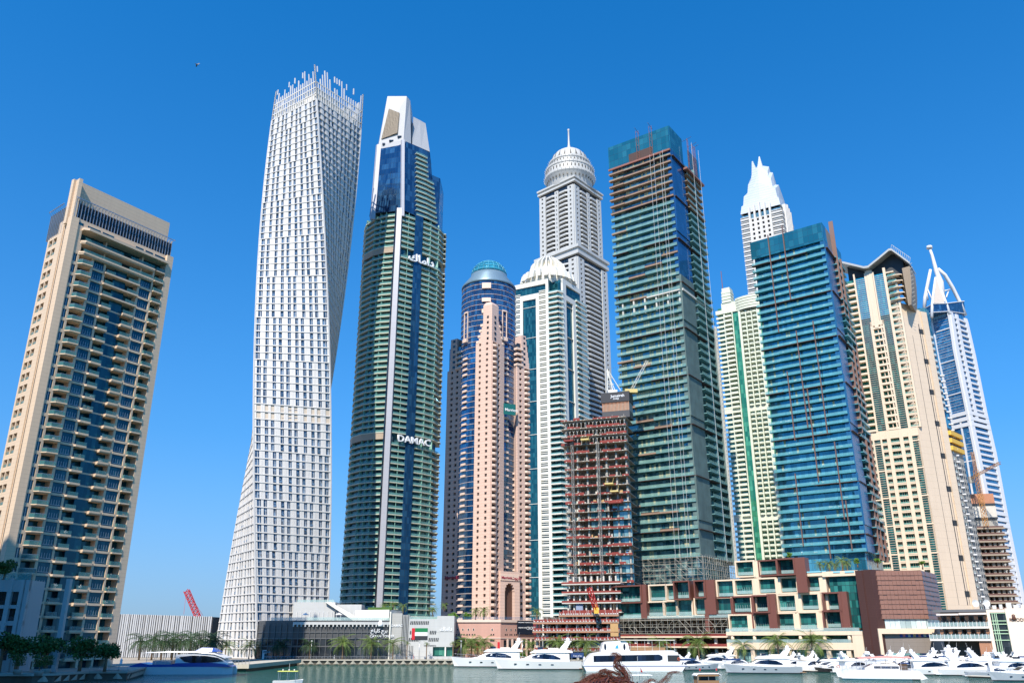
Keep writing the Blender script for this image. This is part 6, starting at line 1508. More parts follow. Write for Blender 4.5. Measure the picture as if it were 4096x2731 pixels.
    for lv, (ya, yb) in enumerate(((2503, 2463), (2551, 2516))):
        for k in range(6): q = MB(); u = L * (.02 + .92 * k / 5); q.fb(f, u, u + .35, zz(ya), zz(yb), -.9, -.5); q.fb(f, u - .3, u + .65, zz(yb) - 1.1, zz(yb), -1, -.4); c.append(q)
    T.units('column', c, m_orangeb); c = []
    for y in (2504, 2553):
        for k in range(17): q = MB(); u = -3 + (L + 3) * k / 16; q.fb(f, u - .06, u + .06, zz(y), zz(y) + 1.4, .45, .55); c.append(q)
        q = MB(); q.fb(f, -3, L, zz(y) + .1, zz(y) + 1.2, .46, .5); T.part('balustrade', q, r_clear)
    T.units('railing_post', c, m_white); q = MB(); q.fb(f, L * .75, L, 2, zz(2556), -4, 0); T.part('brick_pier', q, m_orangeb); q = MB(); q.fb(f, 0, L, 2, zz(2556), -8, -4); T.part('ground_wall', q, m_dkconc)



    # peach building with tall window
    T = Thing('corner_building', 'plain peach building with a tall green window and a brown crest at the right edge', 'building', (185, 270, 2)); f = Fr(aty(3955, 2500, 264)[:2], aty(4200, 2500, 258)[:2]); zt = f.px(4010, 2436)[1]; L = f.L
    u = lambda x: f.px(x, 2500)[0]; z_ = lambda y: f.px(4000, y)[1]
    w = MB(); w.fb(f, 0, u(3968), 1.9, zt, -14, 0); w.fb(f, u(4030), L, 1.9, zt + .3, -14, .4); w.fb(f, u(3968), u(4030), z_(2448), zt, -14, 0); T.part('wall', w, m_peachp)
    g = MB(); g.fb(f, u(3968), u(4030), 1.9, z_(2448), -3, -.6); T.part('tall_window', g, g_dark)
    m = MB()
    for x in (3975, 3985, 3992, 4029): m.fb(f, u(x), u(x) + .18, 1.9, z_(2448), -.6, -.2)
    for y in (2452, 2483, 2496, 2521, 2534, 2560): m.fb(f, u(3970), u(4030), z_(y), z_(y) + .22, -.6, -.15)
    T.part('window_frame', m, m_gframe); T.text('RHODES', f, u(4040), z_(2484), 1.3, .5, m_textb, .05); T.text('TWENTY', f, u(4068), z_(2484), 1.3, .5, m_textb, .05) if False else None
    q = MB(); p = f.p(u(4060), z_(2478), .5); q.lathe(p[:2], [(.1, p[2] - .3), (.7, p[2] + .3), (.4, p[2] + .9), (.5, p[2] + 1.3), (.1, p[2] + 1.6)], 8); T.part('crest', q, m_textb)
    rnd = random.Random(4); U = Thing('roof_plant', 'grey air handling units and white dishes on the peach building roof', 'roof plant', f.p(3, zt, -5))
    for k in range(9): q = MB(); uu = .5 + k * 1.9; q.fb(f, uu, uu + rnd.uniform(.8, 1.5), zt + .3, zt + rnd.uniform(1.2, 2.3), -6, -5); U.part('air_unit', q, m_greyl)
    for uu in (-2.5, .5): q = MB(); p = Vector(f.p(uu, zt + 1.9, -1)); q.loft([[(p.x + r_ * math.cos(t), p.y - d_, p.z + r_ * math.sin(t)) for t in [k * math.pi / 8 for k in range(16)]] for r_, d_ in ((.1, 0), (.6, .08), (1.05, .3))], 0, True, False); U.part('dish', q, m_white)
m_copper = mat('copper_brown_panel', (.27, .13, .085), .35, .15, var=.10, streak=.05)
m_dbrick = mat('dark_brown_brick', (.085, .035, .028), .6, var=.15, lines=.5, vlines=.5, ldark=.7)
m_brick = mat('dark_orange_brick', (.13, .06, .035), .7, var=.3); m_orangeb = mat('orange_brick', (.42, .20, .11), .7, var=.2)
m_greyb = mat('grey_brown_stone', (.24, .20, .17), .6, var=.1, lines=1.2, vlines=2.4, ldark=.8)
m_awn = mat('cream_awning', (.72, .62, .55), .7, var=.05); m_peachp = mat('pale_peach_render', (.80, .66, .52), .7, var=.04, streak=.05)
m_gframe = mat('green_window_frame', (.45, .62, .40), .4, var=.05)
m_sblue = mat('poster_blue', (.015, .05, .32), .5, var=.1); m_pic1 = mat('poster_red_white', (.55, .2, .2), .5, var=.7, scale=3.); m_pic2 = mat('poster_green_white', (.4, .5, .45), .5, var=.7, scale=3.); m_pic3 = mat('poster_warm', (.6, .45, .2), .5, var=.7, scale=3.)
r_poolb = clear('pool_blue_glass', (.3, .65, .75), .85)
g_shop2 = glass('pale_shop_glass', (.03, .12, .13), (.45, .72, .68), tint=(.8, 1., 1.), cell=(2.0, 2.6), ior=1.5, lightp=.5)
g_white = glass('white_blind_glass', (.25, .33, .33), (.6, .7, .68), tint=(.9, 1., 1.), cell=(1.6, 6), ior=1.5, lightp=1.)
podium_right_bays()
def podium_far_left():
    T = Thing('ribbed_building', 'long grey building of vertical metal ribs behind the dark palms', 'building', (-160, 420, 2)); f = Fr((-192, 395), (-132.5, 389)); zt = f.px(850, 2466)[1]; zt0 = f.px(640, 2451)[1]
    w = MB(); w.add([f.p(0, 2, 0), f.p(f.L, 2, 0), f.p(f.L, 2, -30), f.p(0, 2, -30), f.p(0, zt0, 0), f.p(f.L, zt, 0), f.p(f.L, zt, -30), f.p(0, zt0, -30)], ((0, 3, 2, 1), (4, 5, 6, 7), (0, 1, 5, 4), (1, 2, 6, 5), (2, 3, 7, 6), (3, 0, 4, 7))); T.part('wall', w, m_ribd); c = []; rnd = random.Random(1)
    for k in range(60): q = MB(); u = f.L * (k + .2) / 60; q.fb(f, u, u + rnd.uniform(.35, .7), 2, zt0 + (zt - zt0) * k / 60 + .2, 0, rnd.uniform(.2, .6)); c.append(q)
    T.units('rib', c, m_ribl)
    K = Thing('lattice_crane', 'red lattice crane boom rising behind the ribbed grey building', 'crane', aty(790, 2460, 470)); a, b = Vector(aty(787, 2456, 470)), Vector(aty(746, 2360, 470)); q = MB(); lattice(q, a - (b - a) * .5, b, 2.4, 22, .3); K.part('boom', q, m_redp); q = MB(); q.bar(tuple(b), aty(812, 2460, 478), .12); q.bar(tuple(b), aty(735, 2455, 465), .1); K.part('boom_cable', q, m_redp)
    # shaded block at the left edge
    T = Thing('low_building', 'shaded low building with long dark windows at the left edge', 'building', (-130, 213, 2)); f = Fr((-165, 211), (-119, 214)); zz = lambda y: f.px(60, y)[1]
    w = MB(); W2 = []; zts = [zz(y) for y in (2318, 2365, 2440, 2490)]; zt = zts[0]
    w.fb(f, 0, f.L, 1.9, zt, -8, -1.0)
    for z0_, z1_ in ((zts[1], zts[0]), (zz(2432), zz(2418)), (zz(2500), zz(2482)), (zz(2570), zz(2550)), (1.9, 4.5)): w.fb(f, 0, f.L, z0_, z1_, -1, 0)
    for x in (0, 22, 44, f.L - 1.2): w.fb(f, x, x + 1.2, 1.9, zt, -1, .2)
    for x in (-60, 20, 250): uu = f.px(x, 2420)[0]; w.fb(f, uu, uu + 1.0, 1.9, zt + .3, -1, .3)
    T.part('wall', w, m_lowb); g = MB(); g.fb(f, 0, f.L, 4, zt - .2, -.9, -.8); T.part('window', g, g_dark); r_ = MB(); r_.fb(f, 0, f.L, zt, zt + 1.6, -.3, -.2); T.part('balustrade', r_, r_teal)
m_ribd = mat('dark_rib_gap', (.12, .12, .12), .6, var=.1); m_ribl = mat('grey_rib', (.50, .50, .50), .5, .2, var=.08); m_lowb = mat('low_block_render', (.40, .42, .42), .7, var=.08, streak=.1)
podium_far_left()
# ------------------------------------------------------------------ towers behind the viewer that shade the quay
def across(name_label, x, y, w, d, h, m_):
    T = Thing('apartment_tower', name_label, 'building', (x, y, 2)); c = MB(); c.box(x - w / 2, x + w / 2, y - d / 2, y + d / 2, 1.9, h); T.part('glazing', c, g_teal); sl = []
    for k in range(int(h / 6)): q = MB(); q.box(x - w / 2 - 1.2, x + w / 2 + 1.2, y - d / 2 - 1.2, y + d / 2 + 1.2, 4 + k * 6, 5.2 + k * 6); sl.append(q)
    T.units('floor_band', sl, m_)
across('tall tower on the near side of the marina, outside the picture at left', -205, 110, 30, 30, 120, m_offw)
across('slab tower on the near side of the marina behind the left quay', -152, 92, 64, 26, 165, m_cream)
# ================================================================== palms, trees
m_navyb = mat('navy_canvas', (.015, .05, .16), .8, var=.1)
m_bark = mat('palm_bark', (.20, .13, .075), .9, var=.35, scale=3.)
def leafmat(name, col, sc=.6):
    m, nt, b = _base(name); g = N(nt, 'ShaderNodeNewGeometry'); no = N(nt, 'ShaderNodeTexNoise'); no.inputs['Scale'].default_value = sc; no.inputs['Detail'].default_value = 4; nt.links.new(g.outputs['Position'], no.inputs['Vector'])
    mix = N(nt, 'ShaderNodeMix', data_type='RGBA'); mix.inputs['A'].default_value = (*[c * .55 for c in col], 1); mix.inputs['B'].default_value = (*[c * 1.6 for c in col], 1); nt.links.new(math_(nt, 'MULTIPLY_ADD', no.outputs[0], 2.2, -.6), mix.inputs['Factor'])
    nt.links.new(mix.outputs['Result'], b.inputs['Base Color']); b.inputs['Roughness'].default_value = .6; b.inputs['Subsurface Weight'].default_value = 0; _spec(b, .3); return m
m_palm = leafmat('palm_leaf', (.13, .19, .045)); m_palmshade = leafmat('shade_toned_palm_leaf', (.035, .07, .025)); m_tree = leafmat('tree_leaf', (.05, .11, .025), 1.2); m_bush = leafmat('bush_leaf', (.10, .20, .02), 1.5)  # darker palm leaf: the shade over the shaded palms is put into its colour
def palm_meshes(seed, h, r, nf, mleaf, droop=1.0):
    rnd = random.Random(seed); tr = MB(); bend = rnd.uniform(-.3, .3); pts = [(bend * (t ** 2), 0, h * t) for t in (0, .25, .5, .75, 1)]
    tr.tube(pts, [.30, .22, .2, .2, .26], 8); cr = MB(); top = Vector((bend, 0, h))
    for i in range(nf):
        a = 2 * math.pi * (i * .618) + rnd.uniform(-.2, .2); el = R(rnd.uniform(-20, 78)); d = Vector((math.cos(a), math.sin(a), 0)); P = []; L = r * rnd.uniform(.85, 1.12); ns = 9
        p = top.copy(); e = el
        for k in range(ns + 1):
            P.append(p.copy()); p = p + (d * math.cos(e) + Vector((0, 0, 1)) * math.sin(e)) * (L / ns); e -= R(11 * droop + 2.5)
        s = Vector((-d.y, d.x, 0))
        for k in range(1, ns):
            t = (P[k + 1] - P[k]).normalized(); w = r * .24 * math.sin(math.pi * min(.98, (k + .6) / ns)) + .08
            for sg in (-1, 1):
                for j in range(2):
                    o = P[k].lerp(P[k + 1], j * .5); tip = o + (s * sg * .8 + t * .55 + Vector((0, 0, -.45 * droop))) * w; b = t * (L / ns * .30)
                    cr.add([tuple(o), tuple(o + b * .62), tuple(tip)], ((0, 1, 2),))
        cr.tube([tuple(q) for q in P], [.05] * len(P), 3)
    return mesh_of('trunk', tr, m_bark), mesh_of('crown', cr, mleaf)
PM = {'p': palm_meshes(1, 5.2, 6.0, 32, m_palm, .75), 'q': palm_meshes(2, 5.4, 5.4, 28, m_palm, .75), 's': palm_meshes(3, 6.0, 1.7, 14, m_palm, .6), 'd': palm_meshes(4, 5.6, 5.4, 34, m_palmshade, .8), 'r': palm_meshes(5, 2.8, 2.7, 22, m_palm, .8)}
def palm(kind, x, y, z, label, s=1.0, group=None):
    o = bpy.data.objects.new('palm_tree', None); COL.objects.link(o); o.location = (x, y, z); o.rotation_euler.z = (x * 7.3 + y) % 6.28; o.scale = (s, s, s)
    tag(o, label, 'palm tree', group)
    for n_, me in zip(('trunk', 'crown'), PM[kind]): obj(n_, me, o)
def pg(px, Y): return aty(px, 2600, Y)[0]
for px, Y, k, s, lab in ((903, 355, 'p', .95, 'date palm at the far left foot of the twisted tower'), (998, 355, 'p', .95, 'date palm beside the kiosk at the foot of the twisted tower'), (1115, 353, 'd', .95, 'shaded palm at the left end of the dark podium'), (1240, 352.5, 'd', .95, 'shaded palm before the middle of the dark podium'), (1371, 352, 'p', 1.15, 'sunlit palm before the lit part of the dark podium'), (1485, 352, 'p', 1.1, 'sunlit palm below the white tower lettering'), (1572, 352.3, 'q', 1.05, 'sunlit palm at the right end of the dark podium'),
                         (1628, 352, 's', 1.0, 'thin young palm left of the stone podium with the flag'), (1706, 352, 's', .95, 'thin young palm under the flag podium, on its right half'), (1812, 356, 's', 1.0, 'thin young palm at the right corner of the flag podium')):
    palm(k, pg(px, Y), Y, 1.95, lab, s)
for px, Y, s, lab in ((1855, 360, 1.05, 'palm at the left end of the pink podium'), (1885, 362, 1.15, 'tall palm among the cluster before the pink podium'), (1910, 359, .95, 'short palm in the pink podium cluster'), (1936, 361, 1.1, 'rightmost palm of the pink podium cluster'),
                      (2123, 358, .95, 'single palm between pink podium and red-mesh floors'), (2234, 346, 1.15, 'broad palm before the left red-mesh floors'), (2344, 344, 1.15, 'broad palm before the right red-mesh floors'), (2491, 337, .95, 'palm behind the white party boat bow'),
                      (2643, 332, 1.1, 'palm before the round concrete columns'), (2795, 322, 1.2, 'full palm before the scaffolded terrace end'), (2975, 311, .95, 'thin-crowned palm left of the peach arcade'), (3113, 302, 1.2, 'full palm before the middle of the peach arcade'), (3249, 293, 1.25, 'full palm before the right half of the peach arcade')):
    palm('q' if s < 1 else 'p', pg(px, Y), Y, 1.95, lab, s)
for px, py, Y, s, lab, ref in ((1536, 2446, 365, 1., 'small palm on the stone podium roof hedge, left one', 0), (1572, 2446, 366, 1.15, 'small palm on the stone podium roof hedge, middle one', 0), (1612, 2450, 364, 1.1, 'small palm on the stone podium roof above the grey corner', 0), (1731, 2463, 362, 1.1, 'small palm on the terrace above the flag', 0), (1776, 2440, 366, .9, 'bare young palm on the flag podium roof end', 0),
                          (1902, 2474, 376, 1.25, 'left palm on the pink podium roof', 0), (1935, 2474, 376, 1.35, 'right palm on the pink podium roof', 0), (2148, 2476, 386, 1.35, 'lone palm on the pink podium roof by the ivory tower', 0),
                          (3282, 2282, 296, 1.0, 'leftmost roof palm at the foot of the blue tower', 0), (3318, 2282, 297, 1.0, 'second roof palm from the left at the foot of the blue tower', 0), (3341, 2282, 299, .9, 'short roof palm between two taller ones by the blue tower', 0), (3371, 2278, 296, 1.25, 'tallest roof palm at the foot of the blue tower', 0), (3390, 2280, 294, 1.0, 'rightmost roof palm at the foot of the blue tower', 0)):
    x, y, z = aty(px, py, Y); palm('r', x, y, z - .4, lab, s)
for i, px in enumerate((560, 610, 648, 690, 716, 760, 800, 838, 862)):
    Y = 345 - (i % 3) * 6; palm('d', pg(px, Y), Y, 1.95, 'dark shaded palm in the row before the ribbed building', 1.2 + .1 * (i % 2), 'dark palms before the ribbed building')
def tree(kind, x, y, z, h, r, label, n=1400, mleaf=None, seed=1, name='broadleaf_tree', cat='tree', trunk=True):
    T = Thing(name, label, cat, (x, y, z)); rnd = random.Random(seed); cr = MB()
    lobes = [(rnd.uniform(-.55, .55) * r, rnd.uniform(-.55, .55) * r, h * rnd.uniform(.55, .88) if trunk else h * rnd.uniform(.3, .7), r * rnd.uniform(.35, .6)) for _ in range(9)]
    ls = .16 * r ** .5 + .06
    for _ in range(n):
        lx, ly, lz, lr = rnd.choice(lobes); v = Vector((rnd.gauss(0, 1), rnd.gauss(0, 1), rnd.gauss(0, 1))).normalized() * lr * rnd.uniform(.5, 1.05)
        c = Vector((x + lx, y + ly, z + lz)) + Vector((v.x, v.y, v.z * .8)); a = Vector((rnd.gauss(0, 1), rnd.gauss(0, 1), rnd.gauss(0, 1))).normalized(); b = a.cross(Vector((rnd.gauss(0, 1), rnd.gauss(0, 1), rnd.gauss(0, 1)))).normalized(); a *= ls; b *= ls * .6
        cr.add([tuple(c - a), tuple(c + b), tuple(c + a), tuple(c - b)], ((0, 1, 2, 3),))
    T.part('crown', cr, mleaf or m_tree)
    if trunk:
        tr = MB(); tr.tube([(x, y, z), (x + .1, y, z + h * .35), (x, y, z + h * .6)], [.16 * h ** .5, .11 * h ** .5, .08 * h ** .5], 7)
        for lx, ly, lz, lr in lobes[:5]: tr.tube([(x, y, z + h * .42), (x + lx * .8, y + ly * .8, z + lz)], [.08 * h ** .5, .03], 5)
        T.part('trunk', tr, m_bark)
tree(0, aty(10, 2600, 206)[0], 206, 1.95, 9, 4.2, 'dark leafy tree before the low building, cut by the left edge', 1600, seed=2)
tree(0, aty(75, 2600, 207)[0], 207, 1.95, 8, 3.6, 'dark leafy tree just right of the one at the left edge', 1400, seed=3)
tree(0, aty(190, 2600, 208)[0], 208, 1.95, 8, 3.8, 'leafy tree on the shaded quay right of the low building', 1400, seed=4)
tree(0, aty(330, 2600, 216)[0], 216, 1.95, 7.5, 3.6, 'round leafy tree in front of the cream tower base', 1300, seed=5)
tree(0, aty(430, 2600, 215)[0], 215, 1.95, 6.5, 3.2, 'lower leafy tree at the right corner of the cream tower base', 1200, seed=6)
tree(0, aty(12, 2330, 214)[0], 214, aty(12, 2330, 214)[2], 5.5, 3.0, 'sprawling roof shrub on the low building at the left edge', 900, seed=7)
for i, (px, py) in enumerate(((3160, 2237), (3430, 2262), (3510, 2262), (3690, 2270))):
    Y = 302 - i * 2; x, y, z = aty(px, py, Y); tree(0, x, y, z - .5, 3.0, 1.2, ('small shrub on the highest peach roof', 'thin roof tree right of the roof palms', 'small green tree on the copper box roof, near its left end', 'bright shrub on the copper box roof corner')[i], 260, m_bush, 20 + i)
for i, px in enumerate((1750, 1800, 2050, 2085)):
    Y = 362; tree(0, aty(px, 2600, Y)[0], Y, 1.95, 3.0, 2.4, ('low hedge bush left of the palm cluster', 'low bush under the palm cluster', 'bright green bush before the pink podium', 'second bright green bush before the pink podium, nearer the single palm')[i], 500, m_bush, 40 + i, 'bush', 'bush', False)
for px, lab in ((1815, 'green bush on the pink podium roof behind the blue railing, left one'), (1868, 'green bush on the pink podium roof behind the blue railing, right one')):
    x, y, z = aty(px, 2474, 374); tree(0, x, y, z - .3, 3.2, 2.2, lab, 500, m_bush, px, 'bush', 'bush', False)
# planters with clipped cubes on the near left terrace
for i, (px, py) in enumerate(((68, 2676), (152, 2682), (185, 2672))):
    x, y, z = atz(px, py + 20, 1.98); T = Thing('planter', ('round pot with a clipped cube shrub, leftmost on the shaded terrace', 'round pot with a clipped cube shrub, front of the pair', 'round pot with a clipped cube shrub, rear of the pair')[i], 'planter', (x, y, 1.98)); q = MB(); q.lathe((x, y), [(.7, 1.98), (.95, 2.9), (.95, 3.0)], 14); T.part('pot', q, m_conc); q = MB(); q.tube([(x, y, 3), (x, y, 3.9)], .1, 6); T.part('stem', q, m_bark); q = MB(); rnd = random.Random(i)
    for k in range(700):
        c = Vector((x + rnd.uniform(-1, 1), y + rnd.uniform(-1, 1), 4.8 + rnd.uniform(-1, 1))); a = Vector((rnd.gauss(0, 1), rnd.gauss(0, 1), rnd.gauss(0, 1))).normalized() * .14; b = a.cross(Vector((rnd.gauss(0, 1), .3, 1))).normalized() * .1; q.add([tuple(c - a), tuple(c + b), tuple(c + a), tuple(c - b)], ((0, 1, 2, 3),))
    T.part('foliage', q, m_tree)
# lamp posts on the promenade
for i, (px, lab) in enumerate(((1245, 'slim lamp post in the shade before the dark podium'), (1512, 'slim lamp post at the right end of the dark podium'), (1677, 'slim lamp post before the flag podium'), (1844, 'slim lamp post by the palm cluster of the pink podium'), (2090, 'slim lamp post by the bright green bush'))):
    Y = 350.8; x = pg(px, Y); T = Thing('street_lamp', lab, 'street lamp', (x, Y, 1.95)); q = MB(); q.tube([(x, Y, 1.95), (x, Y, 8.6)], [.12, .07], 6); T.part('pole', q, m_steel); q = MB(); q.lathe((x, Y), [(.12, 8.6), (.4, 8.7), (.3, 8.95)], 8); T.part('lamp_head', q, m_white)
# kiosk at the foot of the twisted tower
x0 = aty(1052, 2600, 357)[0]; T = Thing('kiosk', 'small white kiosk with a dark sign at the foot of the twisted tower', 'kiosk', (x0, 357, 2)); q = MB(); q.box(x0, x0 + 3.6, 356.4, 359, 2, 5.4); T.part('wall', q, m_white); q = MB(); q.box(x0 + .4, x0 + 3.2, 356.25, 356.4, 4.3, 5.1); T.part('sign', q, m_black); q = MB(); q.box(x0 + .9, x0 + 2.7, 356.3, 356.4, 2, 4.0); T.part('window', q, g_dark); T.text('IRON POD', Fr((x0, 356.2), (x0 + 4, 356.2)), .55, 4.45, .55, .02, m_textw, .02)
Wd = Thing('sign_board', 'blue two-line sign board on the quay behind the pointed white yacht', 'sign', (28, 343, 2)); f = Fr(aty(2283, 2620, 330)[:2], aty(2335, 2620, 330)[:2]); z = aty(2300, 2628, 330)[2]; q = MB(); q.fb(f, 0, f.L, z, z + 1.7, -.1, 0); Wd.part('board', q, m_navyb); q = MB(); q.fb(f, .3, .45, .5, z, -.1, 0); q.fb(f, f.L - .45, f.L - .3, .5, z, -.1, 0); Wd.part('post', q, m_steel); Wd.text('7 km of fun', f, .9, z + .35, .7, .02, m_textw, .01)

# ================================================================== boats
m_gel = mat('white_gelcoat', (.80, .80, .79), .25, var=.03, scale=.3); m_gelg = mat('grey_gelcoat', (.45, .49, .53), .2, .1, var=.05); m_bwin = g_boat = glass('boat_window', (.003, .005, .01), (.015, .03, .07), tint=(.8, .9, 1.), cell=(1.3, 9), ior=1.45, mull=False, wav=.0)
m_canv = mat('cream_canvas', (.70, .64, .54), .8, var=.06); m_rubber = mat('black_antifoul', (.015, .018, .02), .5, var=.2); m_orl = mat('orange_ring', (.70, .12, .04), .5, var=.05)
m_bluestripe = mat('blue_stripe', (.02, .02, .28), .3, var=.03); m_rubd = mat('black_rubber', (.02, .02, .02), .7, var=.1); m_pinkc = mat('salmon_canvas', (.72, .33, .27), .8, var=.06); m_fblue = mat('ferry_blue', (.02, .08, .36), .25, var=.05); m_teak = mat('teak', (.30, .17, .08), .6, var=.2)
def interp(tab, x):
    if x <= tab[0][0]: return tab[0][1]
    for (a, b), (c, d) in zip(tab, tab[1:]):
        if x <= c: t = (x - a) / (c - a); return b + (d - b) * t
    return tab[-1][1]
def hull(L, B, H, bow=1.35, n=14, y0=0.0, flare=.82, stern=.9):
    q = MB(); rings = []
    for i in range(n + 1):
        t = i / n; x = -L / 2 + L * t; w = B / 2 * (stern + (1 - stern) * min(1, t * 2.5)) * (1 - max(0, (t - .5) / .5) ** 2.2) + .03; s = H * (1 + (bow - 1) * max(0, (t - .3) / .7) ** 1.6); rake = L * .07 * max(0, (t - .7) / .3)
        k = max(0, (t - .82) / .18)
        rings.append([(x, y0 - w, s), (x - rake * .5, y0 - w * (flare - .25 * k), .25), (x - rake, y0 - w * .5 * (1 - k), -.35), (x - rake, y0 + w * .5 * (1 - k), -.35), (x - rake * .5, y0 + w * (flare - .25 * k), .25), (x, y0 + w, s), (x, y0, s + .08)])
    q.loft(rings, 0, False); return q, (lambda x: interp([((p[0][0]), p[0][2]) for p in rings], x)), (lambda x: interp([(p[0][0], p[5][1] - y0) for p in rings], x))
def shell(prof, wf, z0f, tap=.82, m=0, off=0.0, y0=0.0):
    """superstructure: prof = [(x, ztop)...] swept across the beam, base follows z0f"""
    q = MB(); rings = []
    for x, zt in prof:
        z0 = z0f(x) - .02; w = wf(x); zt = max(zt, z0 + .02); t2 = 1 - (1 - tap) * min(1, (zt - z0) / 1.6)
        rings.append([(x, y0 - w - off, z0), (x, y0 - w * t2 - off, zt), (x, y0 + w * t2 + off, zt), (x, y0 + w + off, z0)])
    q.loft(rings, m); return q
def side_window(prof_low, prof_top, wf, z0f, ztf, tap=.82, off=.03, side=-1, y0=0.0):
    """dark glass let into the slanted side: between two curves"""
    q = MB(); v = []
    for (x, a), (_, b) in zip(prof_low, prof_top):
        z0, zt, w = z0f(x), ztf(x), wf(x); t2 = 1 - (1 - tap) * min(1, max(.01, zt - z0) / 1.6)
        for z in (a, b):
            k = min(1, max(0, (z - z0) / max(.05, zt - z0))); y = w * (1 - (1 - t2) * k) + off; v.append((x, y0 + side * y, z))
    f = [(2 * i, 2 * i + 2, 2 * i + 3, 2 * i + 1) for i in range(len(prof_low) - 1)]
    return q.add(v, f)
m_cloth = mat('dark_blue_shirt', (.03, .05, .10), .8, var=.2, scale=6.); m_skin = mat('skin', (.55, .33, .22), .5, var=.05, scale=5.); m_hair = mat('auburn_hair', (.11, .028, .010), .45, var=.5, scale=40.)
m_redsun = mat('red_sunbed', (.45, .02, .03), .7, var=.1)
def yacht(label, x, y, head, L=16, style=0, hullm=None, group=None, canvas=None, name='motor_yacht', rail=True, tall=1.0):
    T = Thing(name, label, 'yacht', (0, 0, 0), group); B = L * .25; H = max(1.0, L * .085); s = L / 16
    h, sf, bf = hull(L, B, H); T.part('hull', h, hullm or m_gel)
    bt = MB(); rr = hull(L * .985, B * .93, .16, 1.0)[0]; T.part('boot_stripe', rr, m_rubber)
    wf = lambda xx: min(B * .42, max(.1, bf(xx) - .18 * s - .05)); U = L / 16
    hh = 1.75 * U ** .7 * tall; base = H
    P = [(-.36 * L, base + hh * .95), (-.30 * L, base + hh), (-.05 * L, base + hh), (.06 * L, base + hh * .86), (.15 * L, base + hh * .42), (.24 * L, base + hh * .22), (.36 * L, base + hh * .14), (.41 * L, base)]
    if style == 2: P = [(-.12 * L, base + hh * .9), (0, base + hh * .95), (.08 * L, base + hh * .6), (.18 * L, base + hh * .25), (.34 * L, base + hh * .15), (.4 * L, base)]
    T.part('cabin', shell(P, wf, sf), m_gel); ztf = lambda xx: interp(P, xx)
    if style != 2:
        xs = [-.26 * L, -.18 * L, -.08 * L, .02 * L, .10 * L]; lo_ = [(xx, sf(xx) + hh * (.22 + .02 * i)) for i, xx in enumerate(xs)]; hi = [(xx, sf(xx) + hh * v) for xx, v in zip(xs, (.40, .76, .84, .72, .38))]
    else: xs = [-.06 * L, 0, .07 * L, .13 * L]; lo_ = [(xx, sf(xx) + hh * .15) for xx in xs]; hi = [(xx, sf(xx) + hh * v) for xx, v in zip(xs, (.5, .62, .42, .2))]
    for sd in (-1, 1): T.part('side_window', side_window(lo_, hi, wf, sf, ztf, side=sd), m_bwin)
    q = MB(); xa, xb = (.055 * L, .145 * L) if style != 2 else (.075 * L, .175 * L); za, zb = ztf(xa), ztf(xb); w1, w2 = wf(xa) * .72, wf(xb) * .8
    q.add([(xa, -w1, za + .03), (xa, w1, za + .03), (xb, w2, zb + .03), (xb, -w2, zb + .03)], ((0, 3, 2, 1),)); T.part('windshield', q, m_bwin if style < 3 else m_navyb)
    top = base + hh
    if style in (0, 3):   # flybridge
        fb = MB(); FP = [(-.40 * L, top + .25 * s), (-.36 * L, top + .5 * s), (-.05 * L, top + .62 * s), (.04 * L, top + .5 * s), (.09 * L, top + .08)]
        T.part('flybridge', shell(FP, lambda xx: B * .40, lambda xx: top - .02 if xx > -.3 * L else top + .05, .95), m_gel)
        q = MB(); q.box(-.06 * L, .0, -B * .25, B * .25, top + .6 * s, top + 1.0 * s); T.part('helm_screen', q, m_bwin)
        q = MB(); q.box(-.24 * L, -.12 * L, -B * .24, B * .24, top + .5 * s, top + .85 * s); T.part('seat', q, canvas or m_canv)
    if style in (0, 1, 3):
        ar = MB(); zt = top + (1.9 if style != 1 else 1.3) * s; bx = -.26 * L
        for sd in (-1, 1): ar.loft([[(bx - .05 * L, sd * B * .36, top + .2), (bx + .04 * L, sd * B * .36, top + .2), (bx + .04 * L, sd * (B * .36 - .15), top + .2), (bx - .05 * L, sd * (B * .36 - .15), top + .2)], [(bx - .12 * L, sd * B * .26, zt), (bx - .06 * L, sd * B * .26, zt), (bx - .06 * L, sd * (B * .26 - .12), zt), (bx - .12 * L, sd * (B * .26 - .12), zt)]])
        ar.box(bx - .13 * L, bx - .05 * L, -B * .27, B * .27, zt - .02, zt + .16 * s); T.part('radar_arch', ar, m_gel)
        rd = MB(); rd.lathe((bx - .09 * L, 0), [(.34 * s, zt + .15 * s), (.42 * s, zt + .4 * s), (.30 * s, zt + .68 * s), (.05, zt + .78 * s)], 10); T.part('radome', rd, m_gel)
        an = MB(); an.bar((bx - .08 * L, B * .2, zt), (bx - .10 * L, B * .2, zt + 1.8 * s), .03); T.part('antenna', an, m_white)
    if canvas and style in (1, 2):
        q = shell([(-.36 * L, base + hh * .95), (-.2 * L, base + hh * 1.18), (-.02 * L, base + hh * 1.12)], lambda xx: B * .38, lambda xx: base + hh * .95 - .08, .9); T.part('canopy', q, canvas)
    q = MB(); q.box(-L / 2 - .05 * L, -L / 2 + .03 * L, -B * .4, B * .4, .28, .42); T.part('swim_platform', q, m_teak if style == 0 else m_gel)
    if rail:
        q = MB(); n_ = 9
        for sd in (-1, 1):
            pts = [(L * (-.02 + .50 * k / n_), sd * max(.02, bf(L * (-.02 + .50 * k / n_)) - .06), sf(L * (-.02 + .50 * k / n_)) + .65 * s) for k in range(n_ + 1)]; q.tube(pts, .03, 3)
            for p in pts: q.bar((p[0], p[1], p[2] - .65 * s), p, .025)
        T.part('bow_rail', q, m_steel)
    pt = MB()
